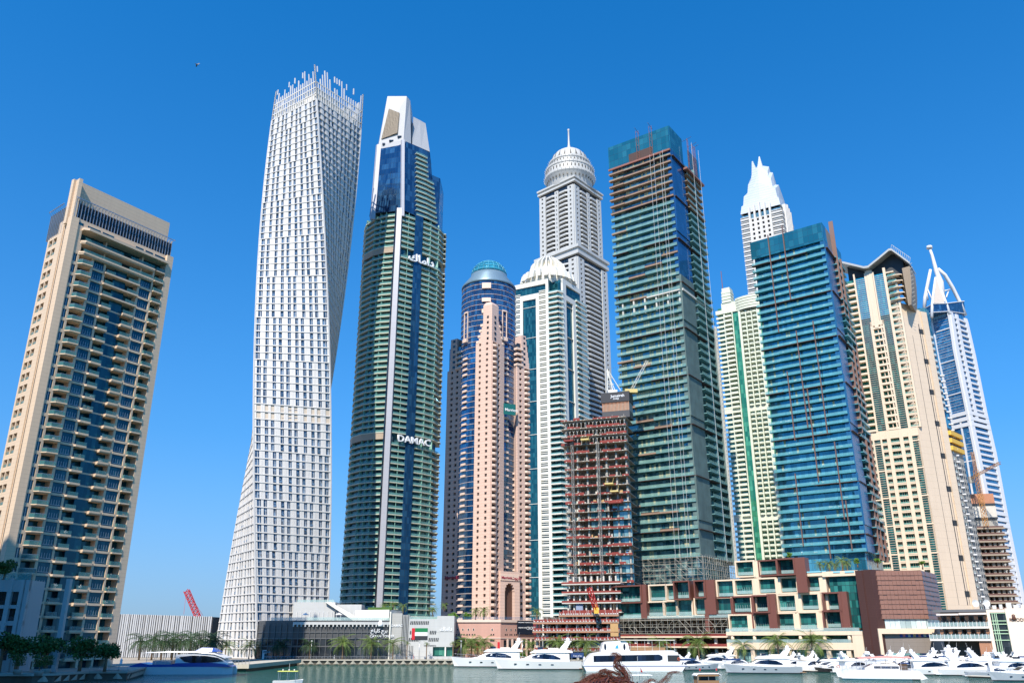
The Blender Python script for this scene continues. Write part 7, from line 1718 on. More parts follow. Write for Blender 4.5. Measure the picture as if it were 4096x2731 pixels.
    for sd in (-1, 1):
        for k in range(4): pt = MB(); xx = L * (-.18 + .14 * k); yy = bf(xx) * .93; pt.box(xx, xx + .5 * s, sd * yy - .04, sd * yy + .04, sf(xx) * .55, sf(xx) * .55 + .16 * s); T.part('porthole', pt, m_bwin)
    T.o.location = (x, y, 0); T.o.rotation_euler.z = R(head); return T
def wl(px, py): return atz(px, py, 0)[:2]
# three big white craft at the left of the moorings
def place(fn, pxa, pxb, py, **k):
    a, b = wl(pxa, py), wl(pxb, py); return (a[0] + b[0]) / 2, (a[1] + b[1]) / 2
x, y = place(None, 1818, 2110, 2665); T = yacht('long white motor yacht with blue window line, moored leftmost of the big yachts', x, y, 178, 29, 0)
x, y = place(None, 1985, 2318, 2675); T = yacht('white motor yacht with swept dark windows, overlapping the leftmost yacht', x, y, 178, 29, 0, tall=1.0)
def party_boat():
    x, y = place(None, 2332, 2745, 2682); T = Thing('party_boat', 'long white double-deck party boat with one long black window', 'boat', (0, 0, 0)); L = 33; B = 8; f = Fr((-L / 2, -B / 2), (L / 2, -B / 2))
    h = MB(); P = lambda z, w: [(-L / 2 + .6, -w, z), (L / 2 - 1.6 + .3 * z, -w, z), (L / 2 - 1.6 + .3 * z, w, z), (-L / 2 + .6 - .2 * z, w, z)]
    for sd in (-1, 1): h.loft([[(-L / 2 + 1.2, sd * 2.2, -.3), (L / 2 - 2.5, sd * 2.2, -.3), (L / 2 - 2.5, sd * 3.8, -.3), (-L / 2 + 1.2, sd * 3.8, -.3)][::sd], [(-L / 2, sd * 1.6, 1.9), (L / 2 - .8, sd * 1.6, 1.9), (L / 2 - .8, sd * 4.0, 1.9), (-L / 2, sd * 4.0, 1.9)][::sd]])
    T.part('hull', h, m_gel); q = MB(); q.box(-L / 2 + .3, L / 2 - .6, -4.04, 4.04, 1.5, 1.62); T.part('hull_stripe', q, m_bluestripe)
    c = MB(); c.loft([[(xx, -4, 1.9), (xx, -3.9, zt), (xx, 3.9, zt), (xx, 4, 1.9)] for xx, zt in ((-L / 2 + .4, 2.4), (-L / 2 + 1.6, 4.0), (-L / 2 + 3, 5.2), (-L / 2 + 6, 5.7), (L / 2 - 7, 6.1), (L / 2 - 4.6, 6.1), (L / 2 - 2.8, 4.6))]); T.part('cabin', c, m_gel)
    w = MB(); pts = [(-L / 2 + 3.4, 2.75), (L / 2 - 9.2, 3.1), (L / 2 - 8.2, 3.5), (L / 2 - 8.2, 4.4), (L / 2 - 9.2, 4.9), (-L / 2 + 3.4, 4.55)]
    for sd in (-1, 1): w.add([(a, sd * 4.03, z) for a, z in pts], (tuple(range(6)) if sd < 0 else tuple(reversed(range(6))),))
    T.part('long_window', w, m_bwin); w = MB(); w.box(L / 2 - 6.6, L / 2 - 2.9, -4.03, 4.03, 2.9, 4.7); T.part('aft_opening', w, m_dark)
    u = MB(); u.loft([[(xx, -3.2, 5.6), (xx, -3.0, zt), (xx, 3.0, zt), (xx, 3.2, 5.6)] for xx, zt in ((-L / 2 + 6, 6.2), (-L / 2 + 6.6, 8.2), (-L / 2 + 7.6, 8.7), (-L / 2 + 13.5, 8.9), (-L / 2 + 14.4, 8.2), (-L / 2 + 14.8, 6.2))]); T.part('wheelhouse', u, m_gel)
    lg = MB(); lg.add([(-L / 2 + 10.3, -3.23, 6.7), (-L / 2 + 11.4, -3.23, 6.7), (-L / 2 + 11.2, -3.2, 7.7), (-L / 2 + 10.6, -3.2, 7.4)], ((0, 1, 2, 3),)); T.part('emblem', lg, m_sky_)
    for a in (7.2, 13.2): q = MB(); q.add([(-L / 2 + a + .35 * math.cos(t), -3.2, 7.1 + 1.0 * math.sin(t)) for t in [k * math.pi / 6 for k in range(12)]], (tuple(range(12)),)); T.part('oval_window', q, m_bwin)
    cn = MB(); cn.box(-L / 2 + 12, L / 2 - 4, -3.6, 3.6, 9.0, 9.25); T.part('canopy', cn, m_canv)
    ps = []
    for k in range(7):
        for sd in (-1, 1): q = MB(); q.bar((-L / 2 + 15 + k * 2.3, sd * 3.3, 6), (-L / 2 + 15 + k * 2.3, sd * 3.3, 9), .06); ps.append(q)
    T.units('canopy_post', ps, m_gel); q = MB(); q.box(-L / 2 + 15, L / 2 - 7, -3, 3, 6, 7.0); T.part('deck_seating', q, m_teak)
    for sd in (-1, 1):
        q = MB(); q.add([(L / 2 - .6, sd * 1.6, 2.6), (L / 2 - .6, sd * 4.0, 2.6), (L / 2 - 1.6, sd * 3.8, .1), (L / 2 - 1.6, sd * 2.2, .1), (L / 2 - 3, sd * 1.6, 2.6), (L / 2 - 3, sd * 4, 2.6)], ((0, 1, 2, 3), (0, 3, 2, 1), (0, 4, 5, 1))); T.part('stern_ramp', q, m_gelg)
    q = MB(); q.lathe((0, 0), [(.35, 0), (.45, .06), (.35, .12)], 14); r = MB(); r.tube([(L / 2 - 3.2 + .38 * math.cos(t), -4.1, 3.6 + .38 * math.sin(t)) for t in [k * math.pi / 6 for k in range(13)]], .09, 5); T.part('life_ring', r, m_orl)
    T.o.location = (x, y, 0)
m_sky_ = mat('sky_blue_emblem', (.05, .35, .62), .4, var=.05)
party_boat()
boats = [  # px, waterline y, length, heading, style, hull, canvas, label
 (2780, 2678, 15, 12, 1, m_gelg, m_navyb, 'grey-hulled cruiser with blue windows behind the party boat stern'),
 (2850, 2669, 18, 176, 0, None, None, 'white flybridge yacht between the party boat and the grey-blue yacht'),
 (2760, 2664, 14, 182, 1, None, m_navyb, 'small white cruiser with navy cover behind the party boat stern'),
 (2890, 2662, 15, 170, 1, None, m_canv, 'white cruiser with cream cover by the arcade steps'),
 (3050, 2691, 19.5, 171, 0, m_gelg, None, 'grey-blue hulled flybridge yacht with arched dark windows, nearest in the middle'),
 (3020, 2664, 13, 175, 1, None, m_navyb, 'white cruiser half hidden behind the arched-window yacht'),
 (3180, 2668, 15, 165, 3, None, None, 'white flybridge boat directly below the thick arcade palm'),
 (3215, 2678, 11.5, 150, 1, m_gelg, None, 'small grey-hulled cruiser at the end of the floating dock'),
 (3265, 2667, 15, 20, 1, None, m_canv, 'white cruiser under the right arcade palm'),
 (3330, 2674, 13, 160, 2, None, None, 'open white speedboat in the second row'),
 (3390, 2664, 15, 170, 0, None, m_navyb, 'white yacht with navy cover by the arcade end wall'),
 (3480, 2660, 16, 172, 3, None, m_navyb, 'white yacht with navy flybridge below the dark brick wall'),
 (3500, 2684, 14, 165, 1, None, m_canv, 'white cruiser right behind the big catamaran awning'),
 (3560, 2672, 17, 15, 1, m_gelg, m_gelg, 'grey-covered cruiser below the poster strip'),
 (3640, 2678, 18, 172, 0, None, m_navyb, 'white yacht with long navy awning in the second row'),
 (3690, 2660, 20, 168, 0, None, None, 'tall white flybridge yacht with a curved arch near the restaurant'),
 (3760, 2684, 17, -14, 3, None, None, 'white cruiser with navy windscreen panel pointing right'),
 (3800, 2664, 16, 170, 0, None, m_navyb, 'white yacht before the orange brick pier'),
 (3850, 2672, 17, 166, 1, None, m_canv, 'white cruiser with rounded side window in the second row'),
 (3905, 2684, 17, -16, 1, None, None, 'white cruiser with an oval window behind the tall piles'),
 (3935, 2662, 15, 172, 3, None, m_navyb, 'white flybridge boat below the tall green window'),
 (4000, 2676, 18, -12, 3, None, None, 'white cruiser with dark screen right of the tall piles'),
 (4040, 2664, 18, 170, 0, None, m_navyb, 'white yacht with navy bimini near the right edge'),
 (3990, 2707, 13, -14, 2, m_gelg, None, 'grey-hulled open boat beside the near pontoon'),
 (4115, 2722, 16, 176, 1, m_gelg, m_navyb, 'grey-blue bow cut off by the right edge'),
 (4050, 2692, 13, -10, 2, None, m_rubd, 'open boat with a black folded cover near the right edge'),
 (3330, 2685, 9, 165, 2, m_rubd, None, 'black inflatable boat left of the big catamaran')]
boats += [(2700, 2671, 13, 176, 0, None, m_navyb, 'white flybridge boat tucked behind the middle of the party boat'),
 (2960, 2666, 14, 15, 1, None, m_navyb, 'navy-topped cruiser in front of the leftmost arcade palm'),
 (3110, 2672, 14, 172, 3, None, m_canv, 'cream-seated flybridge boat behind the arched-window yacht stern'),
 (3300, 2665, 14, 168, 0, None, m_navyb, 'navy-seated flybridge yacht right of the right arcade palm'),
 (3440, 2676, 15, 18, 3, None, m_canv, 'cream-seated yacht pointing right behind the catamaran bow'),
 (3520, 2662, 18, 170, 0, m_gelg, m_canv, 'grey-hulled flybridge yacht before the grey base wall'),
 (3600, 2686, 13, 170, 1, None, m_navyb, 'low navy-topped cruiser just behind the catamaran stern'),
 (3730, 2670, 18, 172, 3, m_gelg, m_navyb, 'grey-hulled flybridge yacht below the restaurant terraces'),
 (3840, 2690, 14, 14, 1, None, m_navyb, 'navy-topped cruiser right of the catamaran stern'),
 (3880, 2662, 18, 12, 0, None, m_canv, 'cream-seated yacht pointing right before the restaurant'),
 (3970, 2668, 17, 168, 0, m_gelg, m_canv, 'grey-hulled yacht directly behind the tall near pile'),
 (4075, 2676, 17, 12, 3, None, m_canv, 'cream-seated yacht cut off at the right edge')]
def quay_y(x):
    P = [(30, 346), (60, 335), (78, 322), (84, 309), (119, 283), (150, 270), (190, 262)]
    return interp(P, x)
for px, py, L, hd, st, hm, cv, lab in boats:
    bx, by = wl(px, py); lim = quay_y(bx) - 5 - .12 * L - (py - 2660) * .9
    if px > 2950 and py < 2690: t = lim / by; bx, by = bx * t, lim
    L *= 1.12; yacht(lab, bx, by, hd, L, st, hm, None, cv, name='motor_yacht' if L > 12 else 'small_boat', rail=L > 10)
def catamaran():
    T = Thing('catamaran', 'big white catamaran with a salmon awning and grey lettering on its hull', 'catamaran', (0, 0, 0)); L = 18.5
    for sd in (-1, 1):
        h, sf, bf = hull(L, 2.6, 2.1, 1.15, y0=sd * 3.6, stern=.75); T.part('hull', h, m_gel); h2 = hull(L * .985, 2.3, .22, 1.0, y0=sd * 3.6)[0]; T.part('boot_stripe', h2, m_rubber)
        q = MB(); q.add([(-L / 2, sd * 3.6 - 1, 2.0), (-L / 2, sd * 3.6 + 1, 2.0), (-L / 2 - 1.6, sd * 3.6 + .8, .4), (-L / 2 - 1.6, sd * 3.6 - .8, .4), (-L / 2, sd * 3.6 - .9, .0), (-L / 2, sd * 3.6 + .9, 0)], ((0, 1, 2, 3), (3, 2, 5, 4), (0, 3, 4), (1, 5, 2))); T.part('transom_step', q, m_gel)
    d = MB(); d.box(-L / 2 + .2, L * .22, -3, 3, 1.5, 2.15); T.part('bridge_deck', d, m_gel); c = shell([(-L * .28, 3.3), (-L * .2, 3.6), (L * .05, 3.5), (L * .15, 2.6)], lambda x: 2.8, lambda x: 2.1, .85); T.part('cabin', c, m_gel)
    q = MB(); q.box(-L * .27, L * .04, -2.84, 2.84, 2.6, 3.1); T.part('cabin_window', q, m_bwin); a = MB(); a.loft([[(x, -3.4, z), (x, -3.4, z + .12), (x, 0, z + .4), (x, 3.4, z + .12), (x, 3.4, z)] for x, z in ((-L * .44, 4.9), (-.1 * L, 5.0), (L * .22, 4.7))]); T.part('awning', a, m_pinkc)
    ps = []
    for k in range(6):
        for sd in (-1, 1): q = MB(); xx = -L * .42 + k * L * .125; q.bar((xx, sd * 3.2, 2.1), (xx, sd * 3.2, 4.95), .07); ps.append(q)
    T.units('awning_post', ps, m_white); r = MB()
    for sd in (-1, 1):
        for z in (2.5, 2.85, 3.1): r.bar((-L * .45, sd * 4.5, z), (L * .46, sd * 4.2, z), .03)
        for k in range(16): xx = -L * .45 + k * L * .06; r.bar((xx, sd * 4.45, 2.1), (xx, sd * 4.45, 3.1), .03)
    T.part('guard_rail', r, m_steel); s = MB(); s.box(-L * .40, -L * .30, -1.5, .5, 2.15, 3.6); T.part('bar_counter', s, m_teak); s = MB(); s.box(-L * .25, -L * .1, -2.6, -1.6, 2.15, 3.0); T.part('seat', s, m_redsun)
    for k, xx in enumerate((-L * .43, L * .44)): q = MB(); q.tube([(xx + .36 * math.cos(t), -4.6, 2.7 + .36 * math.sin(t)) for t in [k * math.pi / 6 for k in range(13)]], .09, 5); T.part('life_ring', q, m_orl)
    f = Fr((-L * .3, -4.72), (L * .3, -4.72)); f = Fr((1.8, -4.93), (-4.5, -4.93)); T.text('BRISTOL', Fr((-3, -4.93), (6, -4.93)), 0, 1.05, 1.0, .02, m_dgrey3, .01); T.text('charter', Fr((-3, -4.93), (6, -4.93)), 1.0, .6, .45, .02, m_sky_, .01)
    a, b = wl(3345, 2713), wl(3760, 2721); T.o.location = ((a[0] + b[0]) / 2 - 1.0, (a[1] + b[1]) / 2 + 3.5, 0); T.o.rotation_euler.z = R(165 - 180 + 180); return T
m_redsun = mat('red_sunbed', (.45, .02, .03), .7, var=.1)
T = catamaran(); T.o.rotation_euler.z = R(167)
for ch in T.o.children:
    if ch.name.startswith('lettering'): ch.rotation_euler = ch.rotation_euler
# ferry at the left
def ferry():
    T = Thing('water_bus', 'blue and white catamaran water bus with a swept dark window at the left pier', 'ferry', (0, 0, 0)); L = 27; B = 7.6
    for sd in (-1, 1):
        q = MB(); rings = []
        for i in range(11):
            t = i / 10; xx = -L / 2 + L * t; w = 1.25 * (1 - max(0, (t - .8) / .2) ** 2 * .9); rk = 1.2 * (1 - t) if t < .2 else 0
            rings.append([(xx - (1.6 if i == 0 else 0), sd * 2.6 - w, 2.1), (xx, sd * 2.6 - w * .8, 0), (xx, sd * 2.6, -.4), (xx, sd * 2.6 + w * .8, 0), (xx - (1.6 if i == 0 else 0), sd * 2.6 + w, 2.1)])
        q.loft(rings); T.part('hull', q, m_gel)
    q = MB(); q.loft([[(x, -3.86, 2.0), (x, -3.84, z), (x, 3.84, z), (x, 3.86, 2.0)] for x, z in ((-L / 2 - 1.7, 2.1), (-L / 2 + 1.5, 3.1), (-L / 2 + 4, 2.6), (-L / 2 + 10, 2.6), (-2, 3.0), (L / 2 - 6, 3.1), (L / 2 - 2, 2.7), (L / 2 - .3, 2.05))]); T.part('blue_side', q, m_fblue)
    q = MB(); q.loft([[(x, -3.5, 2.5), (x, -3.3, z), (x, 3.3, z), (x, 3.5, 2.5)] for x, z in ((-2.5, 5.2), (2, 5.6), (6, 5.5), (9.5, 4.6), (12.2, 3.0))]); T.part('cabin', q, m_gel)
    q = MB()
    for sd in (-1, 1): pts = [(-1.5, 4.6), (0, 3.4), (3, 2.8), (8, 3.2), (11, 3.5), (9.3, 4.4), (6, 4.9), (2, 5.0)]; q.add([(x, sd * 3.56, z) for x, z in pts], (tuple(range(8)) if sd > 0 else tuple(range(8)),))
    T.part('swept_window', q, m_bwin)
    q = MB(); q.loft([[(x, -3.7, z - .25), (x, -3.6, z), (x, 3.6, z), (x, 3.7, z - .25)] for x, z in ((-11, 5.9), (-4, 6.1), (3, 6.0), (8, 5.6), (11.4, 4.4))]); T.part('roof', q, m_gel); q = MB(); q.box(-10, -3, -3.3, 3.3, 2.7, 5.8) if False else None
    p = []
    for k in range(4):
        for sd in (-1, 1): q = MB(); q.bar((-10.5 + k * 2.6, sd * 3.3, 2.6), (-10.5 + k * 2.6, sd * 3.3, 5.9), .08); p.append(q)
    T.units('roof_post', p, m_steel); q = MB(); q.loft([[(x, -2.2, 6.0), (x, -1.8, z), (x, 1.8, z), (x, 2.2, 6.0)] for x, z in ((2, 6.1), (4, 7.1), (7, 7.0), (9, 5.9))]); T.part('wheelhouse', q, m_fblue)
    q = MB(); q.box(-9, -4, -2.5, 2.5, 2.6, 3.6); T.part('seat', q, m_gelg); x, y = place(None, 560, 930, 2694); T.o.location = (x, y, 0); T.o.rotation_euler.z = R(4)
ferry()
# pier where the ferry lies, with a pile
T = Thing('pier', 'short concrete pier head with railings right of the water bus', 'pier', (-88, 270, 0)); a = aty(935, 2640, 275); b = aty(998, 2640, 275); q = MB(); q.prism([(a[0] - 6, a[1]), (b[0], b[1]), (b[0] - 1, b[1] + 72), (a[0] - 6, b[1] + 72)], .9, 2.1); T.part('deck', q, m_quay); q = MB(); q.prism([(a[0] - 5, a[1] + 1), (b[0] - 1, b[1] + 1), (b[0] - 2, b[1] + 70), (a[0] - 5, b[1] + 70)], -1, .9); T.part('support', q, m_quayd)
rl = []
for k in range(11): q = MB(); xx = a[0] - 6 + (b[0] - a[0] + 6) * k / 10; q.tube([(xx, a[1] + .1, 2.1), (xx, a[1] - .3, 2.8), (xx, a[1] + .1, 3.4)], .08, 4); rl.append(q)
T.units('railing_post', rl, m_steel); q = MB(); q.bar((a[0] - 6, a[1] + .1, 3.4), (b[0], b[1] + .1, 3.4), .07); T.part('handrail', q, m_steel)
def pile(px, py0, py1, lab, r=.33):
    x, y = wl(px, py0); z = aty(px, py1, y)[2]; T = Thing('mooring_pile', lab, 'mooring pile', (x, y, 0)); q = MB(); q.lathe((x, y), [(r, -.5), (r, z)], 12); T.part('shaft', q, m_gel); q = MB(); q.lathe((x, y), [(r * 1.15, z), (r * 1.1, z + .1), (.03, z + .75)], 12); T.part('cap', q, m_white)
for a_ in ((3970, 2705, 2618, 'tall white pile at the near pontoon', .5), (3995, 2690, 2616, 'white pile just behind the tall near one', .42), (480, 2678, 2640, 'white pile before the left promenade', .4), (2793, 2668, 2628, 'grey white pile by the party boat stern', .33), (3236, 2682, 2630, 'white pile at the end of the floating dock', .35), (3270, 2679, 2622, 'white pile behind the small grey cruiser', .33), (2338, 2672, 2632, 'white pile by the party boat bow', .33), (3182, 2670, 2625, 'white pile between two middle yachts', .3)): pile(*a_)
def pontoon(lab, pa, pb, w=2.0):
    a, b = wl(*pa), wl(*pb); T = Thing('floating_dock', lab, 'dock', (a[0], a[1], 0)); f = Fr(a, b); q = MB(); q.fb(f, 0, f.L, .35, .55, -w, 0); T.part('deck', q, m_canv); q = MB(); q.fb(f, .2, f.L - .2, -.3, .35, -w + .1, -.1); T.part('float', q, m_rubd)
pontoon('floating dock with a pale deck in front of the open grey boat', (3870, 2708), (4020, 2714)); pontoon('floating dock right of the arched-window yacht stern', (3180, 2684), (3255, 2687)); pontoon('floating dock by the party boat stern', (2745, 2676), (2800, 2672))
m_lime = mat('lime_canvas', (.50, .52, .10), .7, var=.05)
# small craft with only their roofs in the picture
def roof_boat(lab, px, Y, L, B, zt, m_roof, m_body, head, slope=0.0, name='water_taxi', people=False):
    T = Thing(name, lab, 'boat', (0, 0, 0)); h, sf, bf = hull(L, B, .9, 1.3); T.part('hull', h, m_body); q = MB(); q.loft([[(x, -B * .46, z - .14), (x, -B * .42, z), (x, B * .42, z), (x, B * .46, z - .14)] for x, z in ((-L * .36, zt - slope), (-L * .30, zt), (L * .26, zt), (L * .33, zt - slope))]); T.part('roof', q, m_roof)
    p = []
    for xx in (-L * .32, -.02 * L, L * .26):
        for sd in (-1, 1): q = MB(); q.bar((xx, sd * B * .4, .8), (xx, sd * B * .4, zt - .1), .08); p.append(q)
    T.units('roof_post', p, m_steel); x = aty(px, 2700, Y)[0]; T.o.location = (x, Y, 0); T.o.rotation_euler.z = R(head); return T, x, L, B
T, x, L, B = roof_boat('small boat with a yellow-green canopy at the bottom edge, left of centre', 1155, 192, 6.2, 2.4, 2.9, m_lime, m_gel, 4)
q = MB(); q.bar((0, 0, 2.9), (0, 0, 4.4), .04); T.part('antenna', q, m_white)
for k in (-1.3, 0, 1.1): q = MB(); q.lathe((k, 0), [(.14, 2.9), (.16, 3.1), (.02, 3.25)], 8); T.part('roof_lamp', q, m_white)
T, x, L, B = roof_boat('wooden abra with a white roof and dark open cabin at the bottom edge', 2828, 176, 7.4, 2.9, 3.0, m_white, m_teak, 8, .35, 'wooden_abra')
q = MB()
for sd in (-1, 1): q.box(-L * .30, L * .26, sd * B * .42 - .04, sd * B * .42 + .04, .8, 1.7); q.box(-L * .30, L * .26, sd * B * .42 - .04, sd * B * .42 + .04, 2.45, 2.8)
q.box(-L * .32, -L * .30, -B * .42, B * .42, .8, 2.8); T.part('side_panel', q, m_teak); q = MB(); q.box(-L * .2, L * .2, -B * .2, B * .2, .8, 2.4); T.part('bench', q, m_dark)
for k in (-1.5, 1.9):
    q = MB(); q.bar((k, 0, 3.0), (k, 0, 3.9), .03); T.part('flag_staff', q, m_steel); q = MB(); q.box(k, k + .25, -.02, .02, 3.4, 3.85); T.part('pennant', q, m_redp)
T, x, L, B = roof_boat('small boat with a white hardtop and thin mast behind the curly hair', 2565, 180, 6.0, 2.3, 2.6, m_gel, m_gel, 5, .1)
q = MB(); q.bar((-.6, 0, 2.6), (-.6, 0, 6.0), .05); T.part('mast', q, m_white); q = MB(); q.bar((-1.6, -.6, 2.9), (1.4, -.6, 2.9), .04); q.bar((-1.6, .6, 2.9), (1.4, .6, 2.9), .04); T.part('roof_rail', q, m_steel); q = MB(); q.add([(-.1, 0, 3.9), (-.05, .1, 3.0), (.35, 0, 3.0)], ((0, 1, 2), (0, 2, 1))); T.part('flag', q, m_redp)
# people strolling on the far promenade
def stroller_mesh():
    me = bpy.data.meshes.new('body'); V = [(0, 0, .92), (0, 0, 1.15), (0, 0, 1.38), (0, 0, 1.5), (0, .01, 1.66)]; E = [(0, 1), (1, 2), (2, 3), (3, 4)]; Rr = [.15, .13, .15, .055, .1]
    for sd in (-1, 1):
        i = len(V); V += [(sd * .19, 0, 1.36), (sd * .24, .03, 1.08), (sd * .23, .12, .86), (sd * .225, .15, .76), (sd * .09, 0, .86), (sd * .1, .08 * sd, .48), (sd * .1, .2 * sd, .07), (sd * .1, .2 * sd + .13, .03)]; E += [(2, i), (i, i + 1), (i + 1, i + 2), (i + 2, i + 3), (0, i + 4), (i + 4, i + 5), (i + 5, i + 6), (i + 6, i + 7)]; Rr += [.06, .045, .03, .03, .09, .06, .04, .035]
    me.from_pydata(V, E, []); o = bpy.data.objects.new('tmp_body', me); COL.objects.link(o); md = o.modifiers.new('skin', 'SKIN')
    for v, r in zip(me.skin_vertices[0].data, Rr): v.radius = (r, r)
    me.skin_vertices[0].data[0].use_root = True; o.modifiers.new('sub', 'SUBSURF').levels = 1; bpy.context.view_layer.update()
    m2 = bpy.data.meshes.new_from_object(o.evaluated_get(bpy.context.evaluated_depsgraph_get())); bpy.data.objects.remove(o); return m2
sm = stroller_mesh()
for px, Y, m_, rz, lab in ((1010, 353, 'm_redsun', 60, 'person in a red top strolling by the second palm'), (1040, 353.5, 'm_dark', 250, 'person in dark clothes walking beside the white kiosk'), (1078, 354, 'm_cloth', 90, 'person in dark blue standing right of the white kiosk'), (1340, 352.6, 'm_white', 100, 'person in white walking before the dark podium glazing'), (1655, 352.5, 'm_redsun', 270, 'person in red standing below the hung flag'), (1560, 352.8, 'm_dark', 80, 'person in dark clothes by the grey podium corner')):
    me = sm.copy(); me.materials.clear(); me.materials.append(globals()[m_]); o = bpy.data.objects.new('person', me); COL.objects.link(o); o.location = (pg(px, Y), Y, 2.02); o.rotation_euler.z = R(rz); tag(o, lab, 'person')
# ================================================================== bird
x, y, z = aty(787, 258, 60); T = Thing('bird', 'tiny dark bird gliding high in the blue sky left of the twisted tower', 'bird', (x, y, z)); q = MB(); q.tube([(x - .16, y, z + .1), (x - .06, y, z + .03), (x + .06, y, z - .04), (x + .2, y, z - .12)], [.01, .04, .04, .01], 6)
for sd in (-1, 1): q.add([(x - .05, y + .03 * sd, z + .03), (x + .07, y + .03 * sd, z - .04), (x + .12 + .1 * sd, y + .1, z + .16 * sd + .0), (x + .02 + .12 * sd, y + .1, z + .2 * sd)], ((0, 1, 2, 3), (3, 2, 1, 0)))
T.part('body', q, m_dark)
# ================================================================== person whose curly hair reaches into the picture, and the walkway they stand on
mb = MB(); mb.box(-40, 40, -14, 2.6, 6.9, 7.24); structure('walkway', mb, m_ground)
def person():
    z0 = 7.245; hx, hy = .160, 1.5
    T = Thing('person', 'person with curly auburn hair, only the top of the hair showing at the bottom edge', 'person', (hx, hy, z0))
    J = {'pel': (0, 0, .93), 'waist': (0, 0, 1.06), 'chest': (0, .0, 1.26), 'neck': (0, 0, 1.40), 'head0': (0, -.0, 1.47), 'head': (0, .01, 1.54), 'top': (0, .0, 1.60)}
    V = []; E = []; Rr = []
    def add(p, r, par):
        V.append((hx + p[0], hy + p[1], z0 + p[2])); Rr.append(r)
        if par is not None: E.append((par, len(V) - 1))
        return len(V) - 1
    pel = add(J['pel'], (.15, .11), None); w = add(J['waist'], (.125, .09), pel); c = add(J['chest'], (.15, .105), w); n = add(J['neck'], (.055, .055), c); h0 = add(J['head0'], (.07, .08), n); h = add(J['head'], (.078, .095), h0); add(J['top'], (.06, .075), h)
    for s in (-1, 1):
        sh = add((s * .17, 0, 1.33), (.055, .05), c); el = add((s * .23, -.02, 1.06), (.042, .04), sh); wr = add((s * .22, .06, .83), (.028, .025), el); pm = add((s * .215, .09, .76), (.035, .018), wr)
        for k, (dx, ln) in enumerate(((-.028, .065), (-.009, .078), (.010, .072), (.028, .058))): f1 = add((s * .215 + dx, .10, .70), (.009, .009), pm); add((s * .215 + dx, .095, .70 - ln), (.008, .008), f1)
        t1 = add((s * .18, .12, .76), (.011, .011), pm); add((s * .17, .13, .71), (.009, .009), t1)
        hip = add((s * .09, 0, .86), (.085, .085), pel); kn = add((s * .1, .01, .48), (.055, .055), hip); an = add((s * .1, -.01, .08), (.036, .036), kn); add((s * .105, .13, .03), (.04, .025), an)
    me = bpy.data.meshes.new('body'); me.from_pydata([tuple(Vector(v) - T.loc) for v in V], E, []); me.materials.append(m_cloth); o = obj('body', me, T.o); md = o.modifiers.new('skin', 'SKIN'); 
    for v, r in zip(me.skin_vertices[0].data, Rr): v.radius = r
    me.skin_vertices[0].data[0].use_root = True; o.modifiers.new('sub', 'SUBSURF').render_levels = 2
    fc = MB(); c0 = Vector((hx, hy, z0 + 1.53)); fc.lathe((hx, hy), [(.02, z0 + 1.42), (.06, z0 + 1.44), (.082, z0 + 1.50), (.086, z0 + 1.55), (.075, z0 + 1.61), (.04, z0 + 1.645), (.005, z0 + 1.655)], 16)
    T.part('head', fc, m_skin); q = MB(); q.tube([(hx, hy + .08, z0 + 1.54), (hx, hy + .105, z0 + 1.515), (hx, hy + .085, z0 + 1.50)], [.008, .014, .012], 6); T.part('nose', q, m_skin)
    for s in (-1, 1):
        q = MB(); q.lathe((hx + s * .03, hy + .078), [(.001, z0 + 1.535), (.012, z0 + 1.545), (.001, z0 + 1.555)], 8); T.part('eye', q, m_white); q = MB(); q.tube([(hx + s * .085, hy, z0 + 1.56), (hx + s * .1, hy - .01, z0 + 1.54), (hx + s * .087, hy, z0 + 1.51)], .01, 6); T.part('ear', q, m_skin)
    q = MB(); q.tube([(hx - .025, hy + .083, z0 + 1.475), (hx, hy + .09, z0 + 1.473), (hx + .025, hy + .083, z0 + 1.475)], .006, 5); T.part('mouth', q, m_redsun)
    hair = MB(); rnd = random.Random(12); cz = z0 + 1.60
    for k in range(1100):
        a = rnd.uniform(0, 2 * math.pi); e = R(rnd.uniform(-35, 90)); d = Vector((math.cos(a) * math.cos(e), math.sin(a) * math.cos(e), math.sin(e)))
        if d.y > .55 and d.z < .3: continue
        p = Vector((hx, hy, cz)) + d * .085; pts = []; L = rnd.uniform(.06, .13) if d.z > .2 else rnd.uniform(.12, .3); ph = rnd.uniform(0, 6.28); rr = rnd.uniform(.004, .011); tw = rnd.uniform(35, 75); s = d.cross(Vector((0, 0, 1))).normalized() if abs(d.z) < .98 else Vector((1, 0, 0)); u = d.cross(s)
        dirv = d.copy()
        for i in range(13):
            t = i / 12; pts.append(tuple(p + s * math.cos(ph + tw * t * L * 6) * rr + u * math.sin(ph + tw * t * L * 6) * rr)); dirv = (dirv + Vector((0, 0, -.22))).normalized(); p = p + dirv * L / 12
            top_ = z0 + 1.697 - (p.x - hx) ** 2 * 5
            if p.z > top_: p.z = top_ - rnd.uniform(0, .008)
        w0 = rnd.uniform(.0007, .0016); hair.tube(pts, [w0] * 10 + [w0 * .7, w0 * .4, w0 * .15], 4)
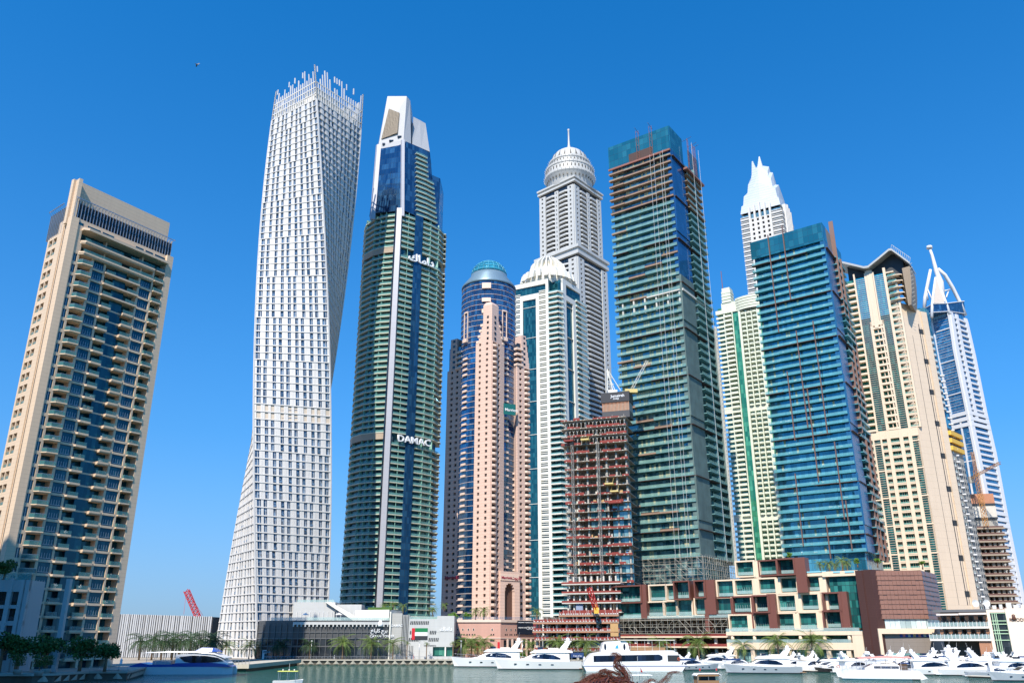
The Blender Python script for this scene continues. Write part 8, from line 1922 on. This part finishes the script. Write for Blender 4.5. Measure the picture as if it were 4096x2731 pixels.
    # loose locks blown up above the crown
    def lock(px_pts, Y, n_, spread, w0):
        n_ = int(n_ * 2.4); spread *= 2.3; w0 *= .42
        base = [Vector(aty(a, b, Y)) for a, b in px_pts]
        for k in range(n_):
            o_ = Vector((rnd.gauss(0, spread), rnd.gauss(0, spread * 2), rnd.gauss(0, spread * .6))); g = rnd.uniform(.5, 1.25); c_ = base[0]
            pts = []; m_ = len(base)
            for i in range((m_ - 1) * 5 + 1):
                a_, t = divmod(i, 5); t /= 5; P1 = base[min(a_, m_ - 1)]; P2 = base[min(a_ + 1, m_ - 1)]; P0 = base[max(a_ - 1, 0)]; P3 = base[min(a_ + 2, m_ - 1)]
                q_ = .5 * ((2 * P1) + (P2 - P0) * t + (2 * P0 - 5 * P1 + 4 * P2 - P3) * t * t + (3 * P1 - P0 - 3 * P2 + P3) * t ** 3)
                f_ = i / ((m_ - 1) * 5); pts.append(tuple(q_ + o_ * (1.0 - .9 * f_ + (1.3 * max(0, f_ - .6))) + Vector((rnd.gauss(0, .0004), 0, rnd.gauss(0, .0004)))))
            hair.tube(pts, [w0 * rnd.uniform(.6, 1.1) * (1 - .8 * (i / len(pts))) for i in range(len(pts))], 4)
    lock([(2480, 2760), (2500, 2722), (2494, 2690), (2466, 2668), (2462, 2640), (2478, 2625), (2460, 2612), (2446, 2616)], 1.5, 16, .0016, .0012)
    lock([(2500, 2760), (2512, 2715), (2500, 2680), (2478, 2655), (2474, 2632), (2466, 2618)], 1.51, 14, .0018, .0012)
    lock([(2430, 2750), (2440, 2705), (2424, 2680), (2404, 2680), (2400, 2696), (2416, 2706)], 1.49, 10, .0016, .001)
    lock([(2330, 2750), (2345, 2716), (2378, 2700), (2416, 2706), (2446, 2735)], 1.5, 18, .002, .0012)
    lock([(2360, 2755), (2390, 2700), (2440, 2685), (2478, 2700), (2490, 2740)], 1.5, 14, .002, .001)
    lock([(2640, 2755), (2652, 2726), (2672, 2705), (2680, 2690), (2706, 2686), (2716, 2694)], 1.52, 12, .0018, .0008)
    lock([(2560, 2750), (2590, 2725), (2610, 2718), (2640, 2735)], 1.52, 8, .0016, .0008)
    lock([(2420, 2760), (2425, 2725), (2450, 2712), (2470, 2730)], 1.5, 12, .0018, .001)
    T.part('hair', hair, m_hair)

person()
